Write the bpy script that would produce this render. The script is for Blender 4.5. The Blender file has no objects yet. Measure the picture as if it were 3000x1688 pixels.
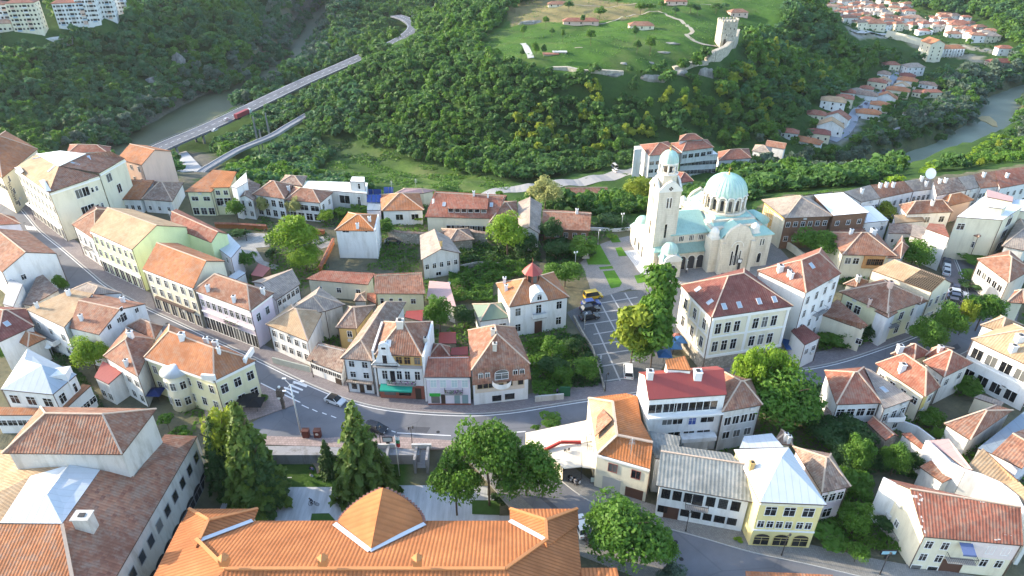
import bpy, bmesh, math, random
import numpy as np
from mathutils import Vector, Matrix, noise
random.seed(7); RNG=np.random.default_rng(7)
SC=bpy.context.scene; COL=SC.collection
PIT=math.radians(31.6);F=2000.;HC=83.;c_=math.cos(PIT);s_=math.sin(PIT)
# survey frames: origin and scale of the picture crops the positions were measured in
CR={'a':(0,0,3.4333),'b':(750,0,3.4333),'c':(1500,0,3.4333),'d':(2250,0,3.4333),'e':(0,400,3.6233),'f':(500,450,3.6233),'g':(1050,450,3.6233),
'h':(1600,400,3.1029),'i':(2200,400,2.71875),'j':(0,800,3.6233),'k':(400,800,3.6233),'l':(900,800,3.1029),'m':(1600,800,3.1029),'n':(2200,800,2.71875),
'o':(0,1150,2.69375),'p':(700,1150,2.69375),'r':(1500,1150,2.69375),'s':(2200,1150,2.69375),'w':(0,0,.85833),'N':(0,0,1.),'t':(1840,420,3.6214),'u':(2500,600,4.83),'v':(760,1080,6.0375)}
def K(k,x,y): o=CR[k]; return (o[0]+x/o[2],o[1]+y/o[2])
def ray(k,x,y):
    px,py=K(k,x,y); u=(px-1500)/F; v=(844-py)/F
    return Vector((u,c_+s_*v,-s_+c_*v))
CAMP=Vector((0,0,HC))
def P(k,x,y,z=0.):
    d=ray(k,x,y); t=(z-HC)/d.z; return CAMP+d*t
def proj(p):
    zz=p[2]-HC; d=p[1]*c_-zz*s_; up=p[1]*s_+zz*c_
    return 1500+F*p[0]/max(d,1e-3), 844-F*up/max(d,1e-3), d
def hz(k,bx,by,ty,z0=0.):
    b=P(k,bx,by,z0); d=ray(k,0,ty); return HC+b.y*d.z/d.y
# ---------- object helpers
CNT={}
def link(o,parent=None):
    COL.objects.link(o)
    if parent is not None: o.parent=parent
    return o
def tag(o,label=None,cat=None,group=None,kind=None):
    if label: o['label']=label
    if cat: o['category']=cat
    if group: o['group']=group
    if kind: o['kind']=kind
    return o
def empty(name,loc,label=None,cat=None,group=None,rz=0):
    o=bpy.data.objects.new(name,None); o.location=loc; o.rotation_euler=(0,0,rz); o.empty_display_size=.5
    link(o); return tag(o,label,cat,group)
def uvaxes(n):
    if abs(n.z)>.999: return Vector((1,0,0)),Vector((0,1,0))
    u=Vector((0,0,1)).cross(n).normalized(); return u,n.cross(u)
class MB:
    """collects faces (own vertices per face) with a uv in metres along the face"""
    def __init__(s): s.v=[];s.f=[];s.m=[];s.sm=[]
    def face(s,pts,m=0,smooth=False):
        i=len(s.v); s.v+= [tuple(p) for p in pts]; s.f.append(tuple(range(i,i+len(pts)))); s.m.append(m); s.sm.append(smooth)
    def box(s,x0,y0,z0,x1,y1,z1,m=0):
        a=[(x0,y0),(x1,y0),(x1,y1),(x0,y1)]; s.prism(a,z0,z1,m)
    def prism(s,poly,z0,z1,m=0,top=True,bot=True,mt=None):
        n=len(poly)
        ar=sum(poly[i][0]*poly[(i+1)%n][1]-poly[(i+1)%n][0]*poly[i][1] for i in range(n))
        if ar<0: poly=poly[::-1]
        f0=(lambda p:z0) if not callable(z0) else z0
        f1=(lambda p:z1) if not callable(z1) else z1
        for i in range(n):
            a=poly[i];b=poly[(i+1)%n]
            s.face([(a[0],a[1],f0(a)),(b[0],b[1],f0(b)),(b[0],b[1],f1(b)),(a[0],a[1],f1(a))],m)
        if top: s.face([(p[0],p[1],f1(p)) for p in poly],m if mt is None else mt)
        if bot: s.face([(p[0],p[1],f0(p)) for p in poly[::-1]],m)
    def beam(s,a,b,w,h,m=0):
        """bar from a to b, width w (sideways), height h"""
        a=Vector(a);b=Vector(b);d=(b-a)
        if d.length<1e-4: return
        d.normalize(); up=Vector((0,0,1)) if abs(d.z)<.95 else Vector((1,0,0))
        x=d.cross(up).normalized()*w/2; y=x.cross(d).normalized()*h/2
        A=[a-x-y,a+x-y,a+x+y,a-x+y];B=[q+(b-a) for q in A]
        for i in range(4):
            j=(i+1)%4; s.face([A[i],A[j],B[j],B[i]][::-1],m)
        s.face(A,m); s.face(B[::-1],m)
    def cyl(s,cx,cy,z0,z1,r0,r1,n=12,m=0,cap=True,smooth=True):
        A=[(cx+r0*math.cos(2*math.pi*i/n),cy+r0*math.sin(2*math.pi*i/n),z0) for i in range(n)]
        B=[(cx+r1*math.cos(2*math.pi*i/n),cy+r1*math.sin(2*math.pi*i/n),z1) for i in range(n)]
        for i in range(n):
            j=(i+1)%n
            if r1<1e-4: s.face([A[i],A[j],B[i]],m,smooth)
            else: s.face([A[i],A[j],B[j],B[i]],m,smooth)
        if cap:
            if r1>1e-4: s.face(B,m)
            s.face(A[::-1],m)
    def lathe(s,cx,cy,prof,n=24,m=0,a0=0.,a1=2*math.pi,smooth=True):
        for (r0,z0),(r1,z1) in zip(prof[:-1],prof[1:]):
            for i in range(n):
                t0=a0+(a1-a0)*i/n; t1=a0+(a1-a0)*(i+1)/n
                q=[(cx+r0*math.cos(t0),cy+r0*math.sin(t0),z0),(cx+r0*math.cos(t1),cy+r0*math.sin(t1),z0),(cx+r1*math.cos(t1),cy+r1*math.sin(t1),z1),(cx+r1*math.cos(t0),cy+r1*math.sin(t0),z1)]
                if r0<1e-4: q=q[1:]
                elif r1<1e-4: q=q[:3]
                s.face(q,m,smooth)
    def slab(s,pts,th,m=0,ms=None):
        """prism below an arbitrary planar face"""
        s.face(pts,m); lo=[(p[0],p[1],p[2]-th) for p in pts]; s.face(lo[::-1],m); n=len(pts)
        for i in range(n):
            j=(i+1)%n; s.face([lo[i],lo[j],pts[j],pts[i]],m if ms is None else ms)
    def mesh(s,name,mats,weld=False):
        me=bpy.data.meshes.new(name); me.from_pydata(s.v,[],s.f)
        for m in (mats if isinstance(mats,(list,tuple)) else [mats]): me.materials.append(m)
        me.polygons.foreach_set('material_index',s.m); me.polygons.foreach_set('use_smooth',s.sm)
        uv=me.uv_layers.new(name='UVMap'); dat=np.zeros(len(me.loops)*2); k=0
        for p in me.polygons:
            u,v=uvaxes(p.normal)
            for vi in p.vertices:
                q=me.vertices[vi].co; dat[k]=q.dot(u); dat[k+1]=q.dot(v); k+=2
        uv.data.foreach_set('uv',dat)
        if weld or any(s.sm):
            bm=bmesh.new(); bm.from_mesh(me); bmesh.ops.remove_doubles(bm,verts=bm.verts,dist=1e-4); bm.to_mesh(me); bm.free()
        return me
    def build(s,name,mats,parent=None,loc=None,weld=False):
        o=bpy.data.objects.new(name,s.mesh(name,mats,weld))
        if loc is not None:
            lv=Vector(loc); o.data.transform(Matrix.Translation(-lv)); o.location=lv
        link(o,parent)
        return o
def isect(v,tris):
    """ray (Vector dir from camera) against list of triangles"""
    best=None
    for a,b,c in tris:
        n=(b-a).cross(c-a)
        if n.length<1e-9: continue
        den=n.dot(v)
        if abs(den)<1e-9: continue
        t=n.dot(a-CAMP)/den
        if t<=0: continue
        p=CAMP+v*t; ok=True
        for q,r in ((a,b),(b,c),(c,a)):
            if (r-q).cross(p-q).dot(n)<-1e-3*n.length*1: ok=False;break
        if ok and (best is None or t<best[0]): best=(t,p,n.normalized() if n.z>=0 else -n.normalized())
    return best
# ---------- materials
MC={}
def nodes(m): m.use_nodes=True; return m.node_tree.nodes,m.node_tree.links
def mix(N,L,fac,a,b,bt='MIX'):
    x=N.new('ShaderNodeMix'); x.data_type='RGBA'; x.blend_type=bt
    for i,v in ((0,fac),(6,a),(7,b)):
        if isinstance(v,(int,float)): x.inputs[i].default_value=v
        elif isinstance(v,tuple): x.inputs[i].default_value=v+((1,) if len(v)==3 else ())
        else: L.new(v,x.inputs[i])
    return x.outputs[2]
def ramp(N,L,src,p0,p1,c0=(0,0,0,1),c1=(1,1,1,1)):
    r=N.new('ShaderNodeValToRGB'); r.color_ramp.elements[0].position=p0; r.color_ramp.elements[1].position=p1
    r.color_ramp.elements[0].color=c0; r.color_ramp.elements[1].color=c1; L.new(src,r.inputs[0]); return r.outputs[0]
def tex(N,L,vec,scale,detail=3,rough=.55,typ='NOISE'):
    t=N.new('ShaderNodeTexNoise'); t.inputs['Scale'].default_value=scale; t.inputs['Detail'].default_value=detail; t.inputs['Roughness'].default_value=rough
    if vec is not None: L.new(vec,t.inputs['Vector'])
    return t.outputs['Fac']
def mathn(N,L,op,a,b=None):
    x=N.new('ShaderNodeMath'); x.operation=op
    for i,v in enumerate((a,b)):
        if v is None: continue
        if isinstance(v,(int,float)): x.inputs[i].default_value=v
        else: L.new(v,x.inputs[i])
    return x.outputs[0]
def geo(N): return N.new('ShaderNodeNewGeometry').outputs['Position']
def mul(c,f): return tuple(min(1,x*f) for x in c[:3])
def solid(name,col,rough=.7,metal=0.,var=.12,scale=.6,spec=.3):
    key=('s',name)
    if key in MC: return MC[key]
    m=bpy.data.materials.new(name); N,L=nodes(m); b=N['Principled BSDF']
    f=tex(N,L,geo(N),scale,4,.6)
    L.new(mix(N,L,f,mul(col,1-var),mul(col,1+var)),b.inputs['Base Color'])
    b.inputs['Roughness'].default_value=rough; b.inputs['Metallic'].default_value=metal; b.inputs['Specular IOR Level'].default_value=spec
    MC[key]=m; return m
def plaster(name,col,dirt=.35):
    key=('p',name)
    if key in MC: return MC[key]
    m=bpy.data.materials.new('plaster_'+name); N,L=nodes(m); b=N['Principled BSDF']; g=geo(N)
    mp=N.new('ShaderNodeMapping'); mp.inputs['Scale'].default_value=(1.3,1.3,.28); L.new(g,mp.inputs[0])
    n1=tex(N,L,mp.outputs[0],.55,6,.65); n2=tex(N,L,g,3.,4,.6)
    st=ramp(N,L,n1,.48,.70)
    base=mix(N,L,n2,mul(col,.93),mul(col,1.05))
    st2=mathn(N,L,'MULTIPLY',st,min(1,dirt*1.5))
    L.new(mix(N,L,st2,base,(col[0]*.55,col[1]*.52,col[2]*.47)),b.inputs['Base Color'])
    b.inputs['Roughness'].default_value=.9; b.inputs['Specular IOR Level'].default_value=.15
    bp=N.new('ShaderNodeBump'); bp.inputs['Strength'].default_value=.25; bp.inputs['Distance'].default_value=.05; L.new(n2,bp.inputs['Height']); L.new(bp.outputs[0],b.inputs['Normal'])
    MC[key]=m; return m
def tiles(name,cols,tw=.42,th=.5,mott=.5,rib=.35,patch=.25,pc=(.30,.22,.17)):
    """clay tile roof from uv in metres: ribs down the slope, courses, tile-to-tile colour, old patches"""
    key=('t',name)
    if key in MC: return MC[key]
    m=bpy.data.materials.new('tiles_'+name); N,L=nodes(m); b=N['Principled BSDF']
    uv=N.new('ShaderNodeUVMap').outputs[0]; g=geo(N)
    sp=N.new('ShaderNodeSeparateXYZ'); L.new(uv,sp.inputs[0])
    fu=mathn(N,L,'FLOOR',mathn(N,L,'DIVIDE',sp.outputs[0],tw)); fv=mathn(N,L,'FLOOR',mathn(N,L,'DIVIDE',sp.outputs[1],th))
    cb=N.new('ShaderNodeCombineXYZ'); L.new(fu,cb.inputs[0]); L.new(fv,cb.inputs[1])
    wn=N.new('ShaderNodeTexWhiteNoise'); wn.noise_dimensions='2D'; L.new(cb.outputs[0],wn.inputs['Vector'])
    cr=N.new('ShaderNodeValToRGB'); L.new(wn.outputs['Value'],cr.inputs[0])
    cr.color_ramp.interpolation='LINEAR'
    el=cr.color_ramp.elements; el[0].color=cols[0]+(1,); el[1].color=cols[-1]+(1,)
    for i,cc in enumerate(cols[1:-1]): e=el.new((i+1)/(len(cols)-1)); e.color=cc+(1,)
    avg=tuple(sum(q[i] for q in cols)/len(cols) for i in range(3))
    base=mix(N,L,mott,avg,cr.outputs[0])
    big=tex(N,L,g,.22,5,.6); base=mix(N,L,ramp(N,L,big,.35,.7),mul(avg,.62),base)
    pn=tex(N,L,g,.9,6,.7); pm=mathn(N,L,'MULTIPLY',ramp(N,L,pn,.47,.62),min(1,patch*1.5)); base=mix(N,L,pm,base,pc)
    ru=mathn(N,L,'SINE',mathn(N,L,'MULTIPLY',sp.outputs[0],2*math.pi/tw)); rv=mathn(N,L,'FRACT',mathn(N,L,'DIVIDE',sp.outputs[1],th))
    ru2=mathn(N,L,'MULTIPLY',mathn(N,L,'ADD',ru,1.),.5)
    gr=mathn(N,L,'MULTIPLY',mathn(N,L,'SUBTRACT',1.,ramp(N,L,ru2,.0,.5)),rib)
    base=mix(N,L,gr,base,mul(avg,.45),'MIX')
    L.new(base,b.inputs['Base Color'])
    h=mathn(N,L,'ADD',mathn(N,L,'MULTIPLY',ru2,.6),mathn(N,L,'MULTIPLY',rv,-.4))
    h=mathn(N,L,'ADD',h,mathn(N,L,'MULTIPLY',wn.outputs['Value'],.25))
    bp=N.new('ShaderNodeBump'); bp.inputs['Strength'].default_value=.7; bp.inputs['Distance'].default_value=.08; L.new(h,bp.inputs['Height']); L.new(bp.outputs[0],b.inputs['Normal'])
    b.inputs['Roughness'].default_value=.85; b.inputs['Specular IOR Level'].default_value=.2
    MC[key]=m; return m
def metalroof(name,col,seam=.6,rough=.45,patina=None,spec=.5):
    key=('m',name)
    if key in MC: return MC[key]
    m=bpy.data.materials.new('metal_'+name); N,L=nodes(m); b=N['Principled BSDF']
    uv=N.new('ShaderNodeUVMap').outputs[0]; g=geo(N); sp=N.new('ShaderNodeSeparateXYZ'); L.new(uv,sp.inputs[0])
    fr=mathn(N,L,'FRACT',mathn(N,L,'DIVIDE',sp.outputs[0],seam)); ln=ramp(N,L,fr,.04,.09,(1,1,1,1),(0,0,0,1))
    n=tex(N,L,g,.7,6,.65); base=mix(N,L,n,mul(col,.82),mul(col,1.12))
    if patina:
        mp=N.new('ShaderNodeMapping'); mp.inputs['Scale'].default_value=(1.5,1.5,.25); L.new(g,mp.inputs[0])
        n2=tex(N,L,mp.outputs[0],1.1,7,.7); base=mix(N,L,mathn(N,L,'MULTIPLY',ramp(N,L,n2,.5,.7),.55),base,patina)
    base=mix(N,L,mathn(N,L,'MULTIPLY',ln,.35),base,mul(col,.5))
    L.new(base,b.inputs['Base Color']); b.inputs['Roughness'].default_value=rough; b.inputs['Specular IOR Level'].default_value=spec
    bp=N.new('ShaderNodeBump'); bp.inputs['Strength'].default_value=.4; bp.inputs['Distance'].default_value=.04; L.new(ln,bp.inputs['Height']); L.new(bp.outputs[0],b.inputs['Normal'])
    MC[key]=m; return m
def stone(name,col,sc=1.6,mortar=.6,w=.8,h=.35):
    key=('k',name)
    if key in MC: return MC[key]
    m=bpy.data.materials.new('stone_'+name); N,L=nodes(m); b=N['Principled BSDF']; uv=N.new('ShaderNodeUVMap').outputs[0]
    v=N.new('ShaderNodeTexVoronoi'); v.inputs['Scale'].default_value=sc; L.new(uv,v.inputs['Vector'])
    sp=N.new('ShaderNodeSeparateColor'); L.new(v.outputs['Color'],sp.inputs[0])
    base=mix(N,L,sp.outputs[0],mul(col,.7),mul(col,1.2)); n=tex(N,L,geo(N),.5,5,.6); base=mix(N,L,mathn(N,L,'MULTIPLY',ramp(N,L,n,.45,.7),.5),base,mul(col,.55))
    v2=N.new('ShaderNodeTexVoronoi'); v2.feature='DISTANCE_TO_EDGE'; v2.inputs['Scale'].default_value=sc; L.new(uv,v2.inputs['Vector'])
    ed=ramp(N,L,v2.outputs['Distance'],.02,.09); base=mix(N,L,ed,mul(col,mortar),base)
    L.new(base,b.inputs['Base Color']); b.inputs['Roughness'].default_value=.95; b.inputs['Specular IOR Level'].default_value=.1
    bp=N.new('ShaderNodeBump'); bp.inputs['Strength'].default_value=.6; bp.inputs['Distance'].default_value=.06; L.new(ed,bp.inputs['Height']); L.new(bp.outputs[0],b.inputs['Normal'])
    MC[key]=m; return m
def coursed(name,col):
    key=('cs',name)
    if key in MC: return MC[key]
    m=plaster(name,col,.45); N,L=m.node_tree.nodes,m.node_tree.links; b=N['Principled BSDF']; src=b.inputs['Base Color'].links[0].from_socket
    br=N.new('ShaderNodeTexBrick'); br.inputs['Scale'].default_value=1.; br.inputs['Brick Width'].default_value=1.1; br.inputs['Row Height'].default_value=.5; br.inputs['Mortar Size'].default_value=.03; br.inputs['Color1'].default_value=(1,1,1,1); br.inputs['Color2'].default_value=(.95,.945,.93,1); br.inputs['Mortar'].default_value=(.84,.82,.79,1)
    L.new(N.new('ShaderNodeUVMap').outputs[0],br.inputs['Vector']); L.new(mix(N,L,1.,src,br.outputs['Color'],'MULTIPLY'),b.inputs['Base Color']); MC[key]=m; return m
def foliage(name,c0,c1,tip=None,vs=.35,trans=.35):
    """leaf colour: varies from clump to clump and from tree to tree"""
    key=('f',name)
    if key in MC: return MC[key]
    m=bpy.data.materials.new('leaves_'+name); N,L=nodes(m); b=N['Principled BSDF']; g=geo(N)
    oi=N.new('ShaderNodeObjectInfo').outputs['Random']
    n=tex(N,L,g,vs,3,.7); n2=tex(N,L,g,.03,3,.6)
    at=N.new('ShaderNodeAttribute'); at.attribute_name='tint'; 
    f=ramp(N,L,n,.3,.7); base=mix(N,L,f,c0,c1)
    base=mix(N,L,mathn(N,L,'MULTIPLY',ramp(N,L,n2,.35,.65),.35),base,mul(c1,1.25))
    base=mix(N,L,mathn(N,L,'MULTIPLY',oi,.25),base,(c0[0]*.8,c0[1]*.95,c0[2]*1.3))
    if tip: base=mix(N,L,at.outputs['Fac'],base,tip)
    L.new(base,b.inputs['Base Color']); b.inputs['Roughness'].default_value=.6; b.inputs['Specular IOR Level'].default_value=.25
    tr=N.new('ShaderNodeBsdfTranslucent'); L.new(mix(N,L,.5,base,mul(c1,1.6)),tr.inputs[0]); ms=N.new('ShaderNodeMixShader'); ms.inputs[0].default_value=trans
    L.new(b.outputs[0],ms.inputs[1]); L.new(tr.outputs[0],ms.inputs[2]); L.new(ms.outputs[0],N['Material Output'].inputs[0])
    MC[key]=m; return m
ROOF={'or':lambda:tiles('orange',[(.46,.18,.085),(.54,.25,.12),(.36,.13,.06)],mott=.8,patch=.35),
 'on':lambda:tiles('bright_orange',[(.54,.20,.07),(.60,.25,.10),(.46,.15,.05)],tw=.45,th=.45,mott=.5,rib=.6,patch=.15),
 'rd':lambda:tiles('red',[(.34,.12,.08),(.44,.18,.12),(.25,.09,.065)],mott=.85,patch=.4),
 'br':lambda:tiles('old_brown',[(.26,.15,.11),(.40,.27,.20),(.15,.095,.08),(.46,.36,.29)],mott=1.,patch=.6,pc=(.34,.28,.23),tw=.38,th=.42),
 'bm':lambda:tiles('brown_red',[(.33,.14,.09),(.44,.23,.145),(.21,.09,.065)],mott=1.,patch=.5),
 'gy':lambda:tiles('lichen_grey',[(.36,.30,.26),(.44,.38,.33),(.27,.22,.19)],mott=.8,patch=.4,pc=(.45,.38,.30)),
 'sl':lambda:tiles('weathered_grey',[(.25,.27,.265),(.31,.33,.32),(.19,.205,.205)],mott=.8,patch=.4,pc=(.34,.33,.30),tw=.55,th=.6,rib=.25),
 'dr':lambda:tiles('dark_red',[(.24,.085,.07),(.30,.12,.095),(.18,.06,.055)],mott=.6,patch=.15),
 'pk':lambda:metalroof('pink',(.46,.30,.28),.9,.7),
 'mr':lambda:metalroof('maroon',(.30,.055,.045),.8,.5),
 'bg':lambda:metalroof('blue_grey',(.36,.42,.48),1.2,.5),
 'mw':lambda:metalroof('pale',(.52,.56,.60),1.0,.6),
 'wh':lambda:metalroof('white',(.82,.82,.80),3.,.7),
 'gr':lambda:metalroof('green',(.15,.21,.15),.9,.6),
 'fb':lambda:metalroof('felt_blue',(.20,.26,.32),2.,.9),
 'fg':lambda:metalroof('felt_grey',(.42,.42,.42),2.,.9),
 'tn':lambda:tiles('tan',[(.50,.34,.20),(.58,.42,.26),(.42,.27,.16)],mott=.5,patch=.25,pc=(.5,.42,.3)),
 'cu':lambda:metalroof('copper',(.33,.53,.47),.55,.6,patina=(.22,.34,.29))}
WALL={'wt':lambda:plaster('white',(.74,.74,.73),.32),'cr':lambda:plaster('cream',(.72,.67,.52),.25),'yl':lambda:plaster('yellow',(.74,.63,.30),.2),
 'py':lambda:plaster('pale_yellow',(.72,.69,.46),.2),'gn':lambda:plaster('lime',(.66,.74,.42),.15),'pk':lambda:plaster('pink',(.74,.63,.68),.15),'sp':lambda:plaster('salmon',(.66,.48,.40),.15),
 'gy':lambda:plaster('grey',(.52,.51,.48),.5),'lg':lambda:plaster('light_grey',(.62,.61,.58),.45),'oc':lambda:plaster('ochre',(.55,.38,.16),.3),'bw':lambda:solid('brown_boards',(.21,.12,.075),.8,var=.35,scale=2.),
 'ow':lambda:solid('orange_boards',(.45,.24,.10),.8,var=.3,scale=2.),'st':lambda:stone('rubble',(.42,.38,.32)),'lil':lambda:plaster('lilac',(.70,.66,.72),.2),'dw':lambda:plaster('weathered',(.64,.60,.53),.75)}
def trimm(): return solid('white_trim',(.78,.77,.74),.7,var=.05)
def fascia(): return solid('eaves_board',(.09,.055,.04),.8,var=.3)
def mortar(): return solid('ridge_mortar',(.50,.38,.29),.9,var=.25,scale=2.)
def glass():
    if 'gl' in MC: return MC['gl']
    m=bpy.data.materials.new('window_glass'); N,L=nodes(m); b=N['Principled BSDF']
    n=tex(N,L,geo(N),.8,2,.5); oi=N.new('ShaderNodeObjectInfo').outputs['Random']; L.new(mix(N,L,mathn(N,L,'MULTIPLY',ramp(N,L,oi,.86,.9),.7),mix(N,L,ramp(N,L,n,.4,.65),(.007,.008,.011),(.035,.034,.034)),(.18,.18,.17)),b.inputs['Base Color']); b.inputs['Roughness'].default_value=.12; b.inputs['Specular IOR Level'].default_value=.6
    MC['gl']=m; return m
def dark(): return solid('dark_metal',(.03,.03,.032),.5,var=.1)
# ---------- windows and doors (meshes shared by size)
WM={}
def winmesh(w,h,st):
    key=(round(w,2),round(h,2),st)
    if key in WM: return WM[key]
    f=MB(); t=.075
    f.box(-w/2-t,-.09,-t,w/2+t,.0,0.); f.box(-w/2-t,-.08,h,w/2+t,.0,h+t)
    f.box(-w/2-t,-.08,0,-w/2,.0,h); f.box(w/2,-.08,0,w/2+t,.0,h)
    if st in('c','a'):
        if w>.7: f.box(-.025,-.05,0,.025,0.,h)
        if h>1.1: f.box(-w/2,-.045,h*.66,w/2,0.,h*.66+.04)
    if st=='g':
        n=max(2,int(w/1.1))
        for i in range(1,n): x=-w/2+w*i/n; f.box(x-.03,-.05,0,x+.03,0.,h)
    if st=='b':
        for i in range(1,5): x=-w/2+w*i/5; f.box(x-.03,-.1,0,x+.03,-.04,h)
        for i in range(1,5): z=h*i/5; f.box(-w/2,-.1,z-.03,w/2,-.04,z+.03)
    if st=='a':
        n=8
        for i in range(n):
            a=math.pi*i/n; b=math.pi*(i+1)/n; r0=w/2; r1=w/2+t
            q=[(r0*math.cos(a),-.08,h+t+r0*math.sin(a)*.6),(r1*math.cos(a),-.08,h+t+r1*math.sin(a)*.6),(r1*math.cos(b),-.08,h+t+r1*math.sin(b)*.6),(r0*math.cos(b),-.08,h+t+r0*math.sin(b)*.6)]
            f.face(q)
    g=MB(); g.face([(-w/2,-.02,0),(w/2,-.02,0),(w/2,-.02,h),(-w/2,-.02,h)])
    if st=='a': g.face([(w/2*math.cos(math.pi*i/8),-.03,h+t+w/2*math.sin(math.pi*i/8)*.6) for i in range(9)])
    r=(f,g); WM[key]=r; return r
MESH={}
def put(parent,A,B,x,z,w,h,st='c',fm=None,gm=None,name='window',pname='pane',push=0.):
    """a window of w by h on the wall from A to B (metres x along it), sill at z"""
    d=(B-A); d.z=0; L_=d.length; d.normalize(); n=Vector((d.y,-d.x,0))
    fm=fm or (solid('iron_bars',(.02,.02,.02)) if st=='b' else trimm()); gm=gm or glass()
    key=(round(w,2),round(h,2),st,fm.name,gm.name,name)
    if key not in MESH:
        f,g=winmesh(w,h,st); MESH[key]=(f.mesh(name,fm),g.mesh(pname,gm))
    a,b=MESH[key]; o=bpy.data.objects.new(name,a); link(o,parent)
    loc=A+d*x+n*(.012+push); loc.z=z; o.matrix_local=Matrix.Translation(loc-parent.location)@Matrix.Rotation(math.atan2(d.y,d.x),4,'Z')
    p=bpy.data.objects.new(pname,b); link(p,o); return o
class House: pass
def on_edge(h,e,k,x,y):
    """picture point onto the plane of wall e -> distance along it, height"""
    A,B=h.wall[e]; d=(B-A); d.z=0; d.normalize(); n=Vector((d.y,-d.x,0)); v=ray(k,x,y)
    t=n.dot(A-CAMP)/n.dot(v); p=CAMP+v*t; return (p-A).dot(d),p.z
def roof_geom(q,ze,rt,rise,pitch):
    p0,p1,p2,p3=[Vector((a.x,a.y,ze)) for a in q]
    lx=((p1-p0).length+(p2-p3).length)/2; ly=((p3-p0).length+(p2-p1).length)/2
    def up(a,z): return Vector((a.x,a.y,ze+z))
    caps=[]; gab=[]
    if rt in('gx','hx'):
        r=rise if rise is not None else pitch*ly/2
        a=(p0+p3)/2;b=(p1+p2)/2
        if rt=='hx': f=min(.46,(ly/2)/lx*.95); a,b=a.lerp(b,f),b.lerp(a,f)
        a=up(a,r);b=up(b,r); fs=[[p0,p1,b,a],[p2,p3,a,b]]; caps=[(a,b)]
        if rt=='hx': fs+=[[p1,p2,b],[p3,p0,a]]; caps+=[(a,p0),(a,p3),(b,p1),(b,p2)]
        else: gab=[(1,b),(3,a)]
    elif rt in('gy','hy'):
        r=rise if rise is not None else pitch*lx/2
        a=(p0+p1)/2;b=(p3+p2)/2
        if rt=='hy': f=min(.46,(lx/2)/ly*.95); a,b=a.lerp(b,f),b.lerp(a,f)
        a=up(a,r);b=up(b,r); fs=[[p1,p2,b,a],[p3,p0,a,b]]; caps=[(a,b)]
        if rt=='hy': fs+=[[p0,p1,a],[p2,p3,b]]; caps+=[(a,p0),(a,p1),(b,p2),(b,p3)]
        else: gab=[(0,a),(2,b)]
    elif rt=='py':
        r=rise if rise is not None else pitch*min(lx,ly)/2
        a=up((p0+p1+p2+p3)/4,r); fs=[[p0,p1,a],[p1,p2,a],[p2,p3,a],[p3,p0,a]]; caps=[(a,p) for p in(p0,p1,p2,p3)]
    elif rt=='sh':
        r=rise if rise is not None else pitch*ly*.7
        fs=[[p0,p1,up(p2,r),up(p3,r)]]; gab=[('s',r)]
    elif rt=='sr':   # high on the right
        r=rise if rise is not None else pitch*lx*.7
        fs=[[p0,up(p1,r),up(p2,r),p3]]; gab=[('r',r)]
    else: fs=[[p0,p1,p2,p3]]
    return fs,caps,gab
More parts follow.
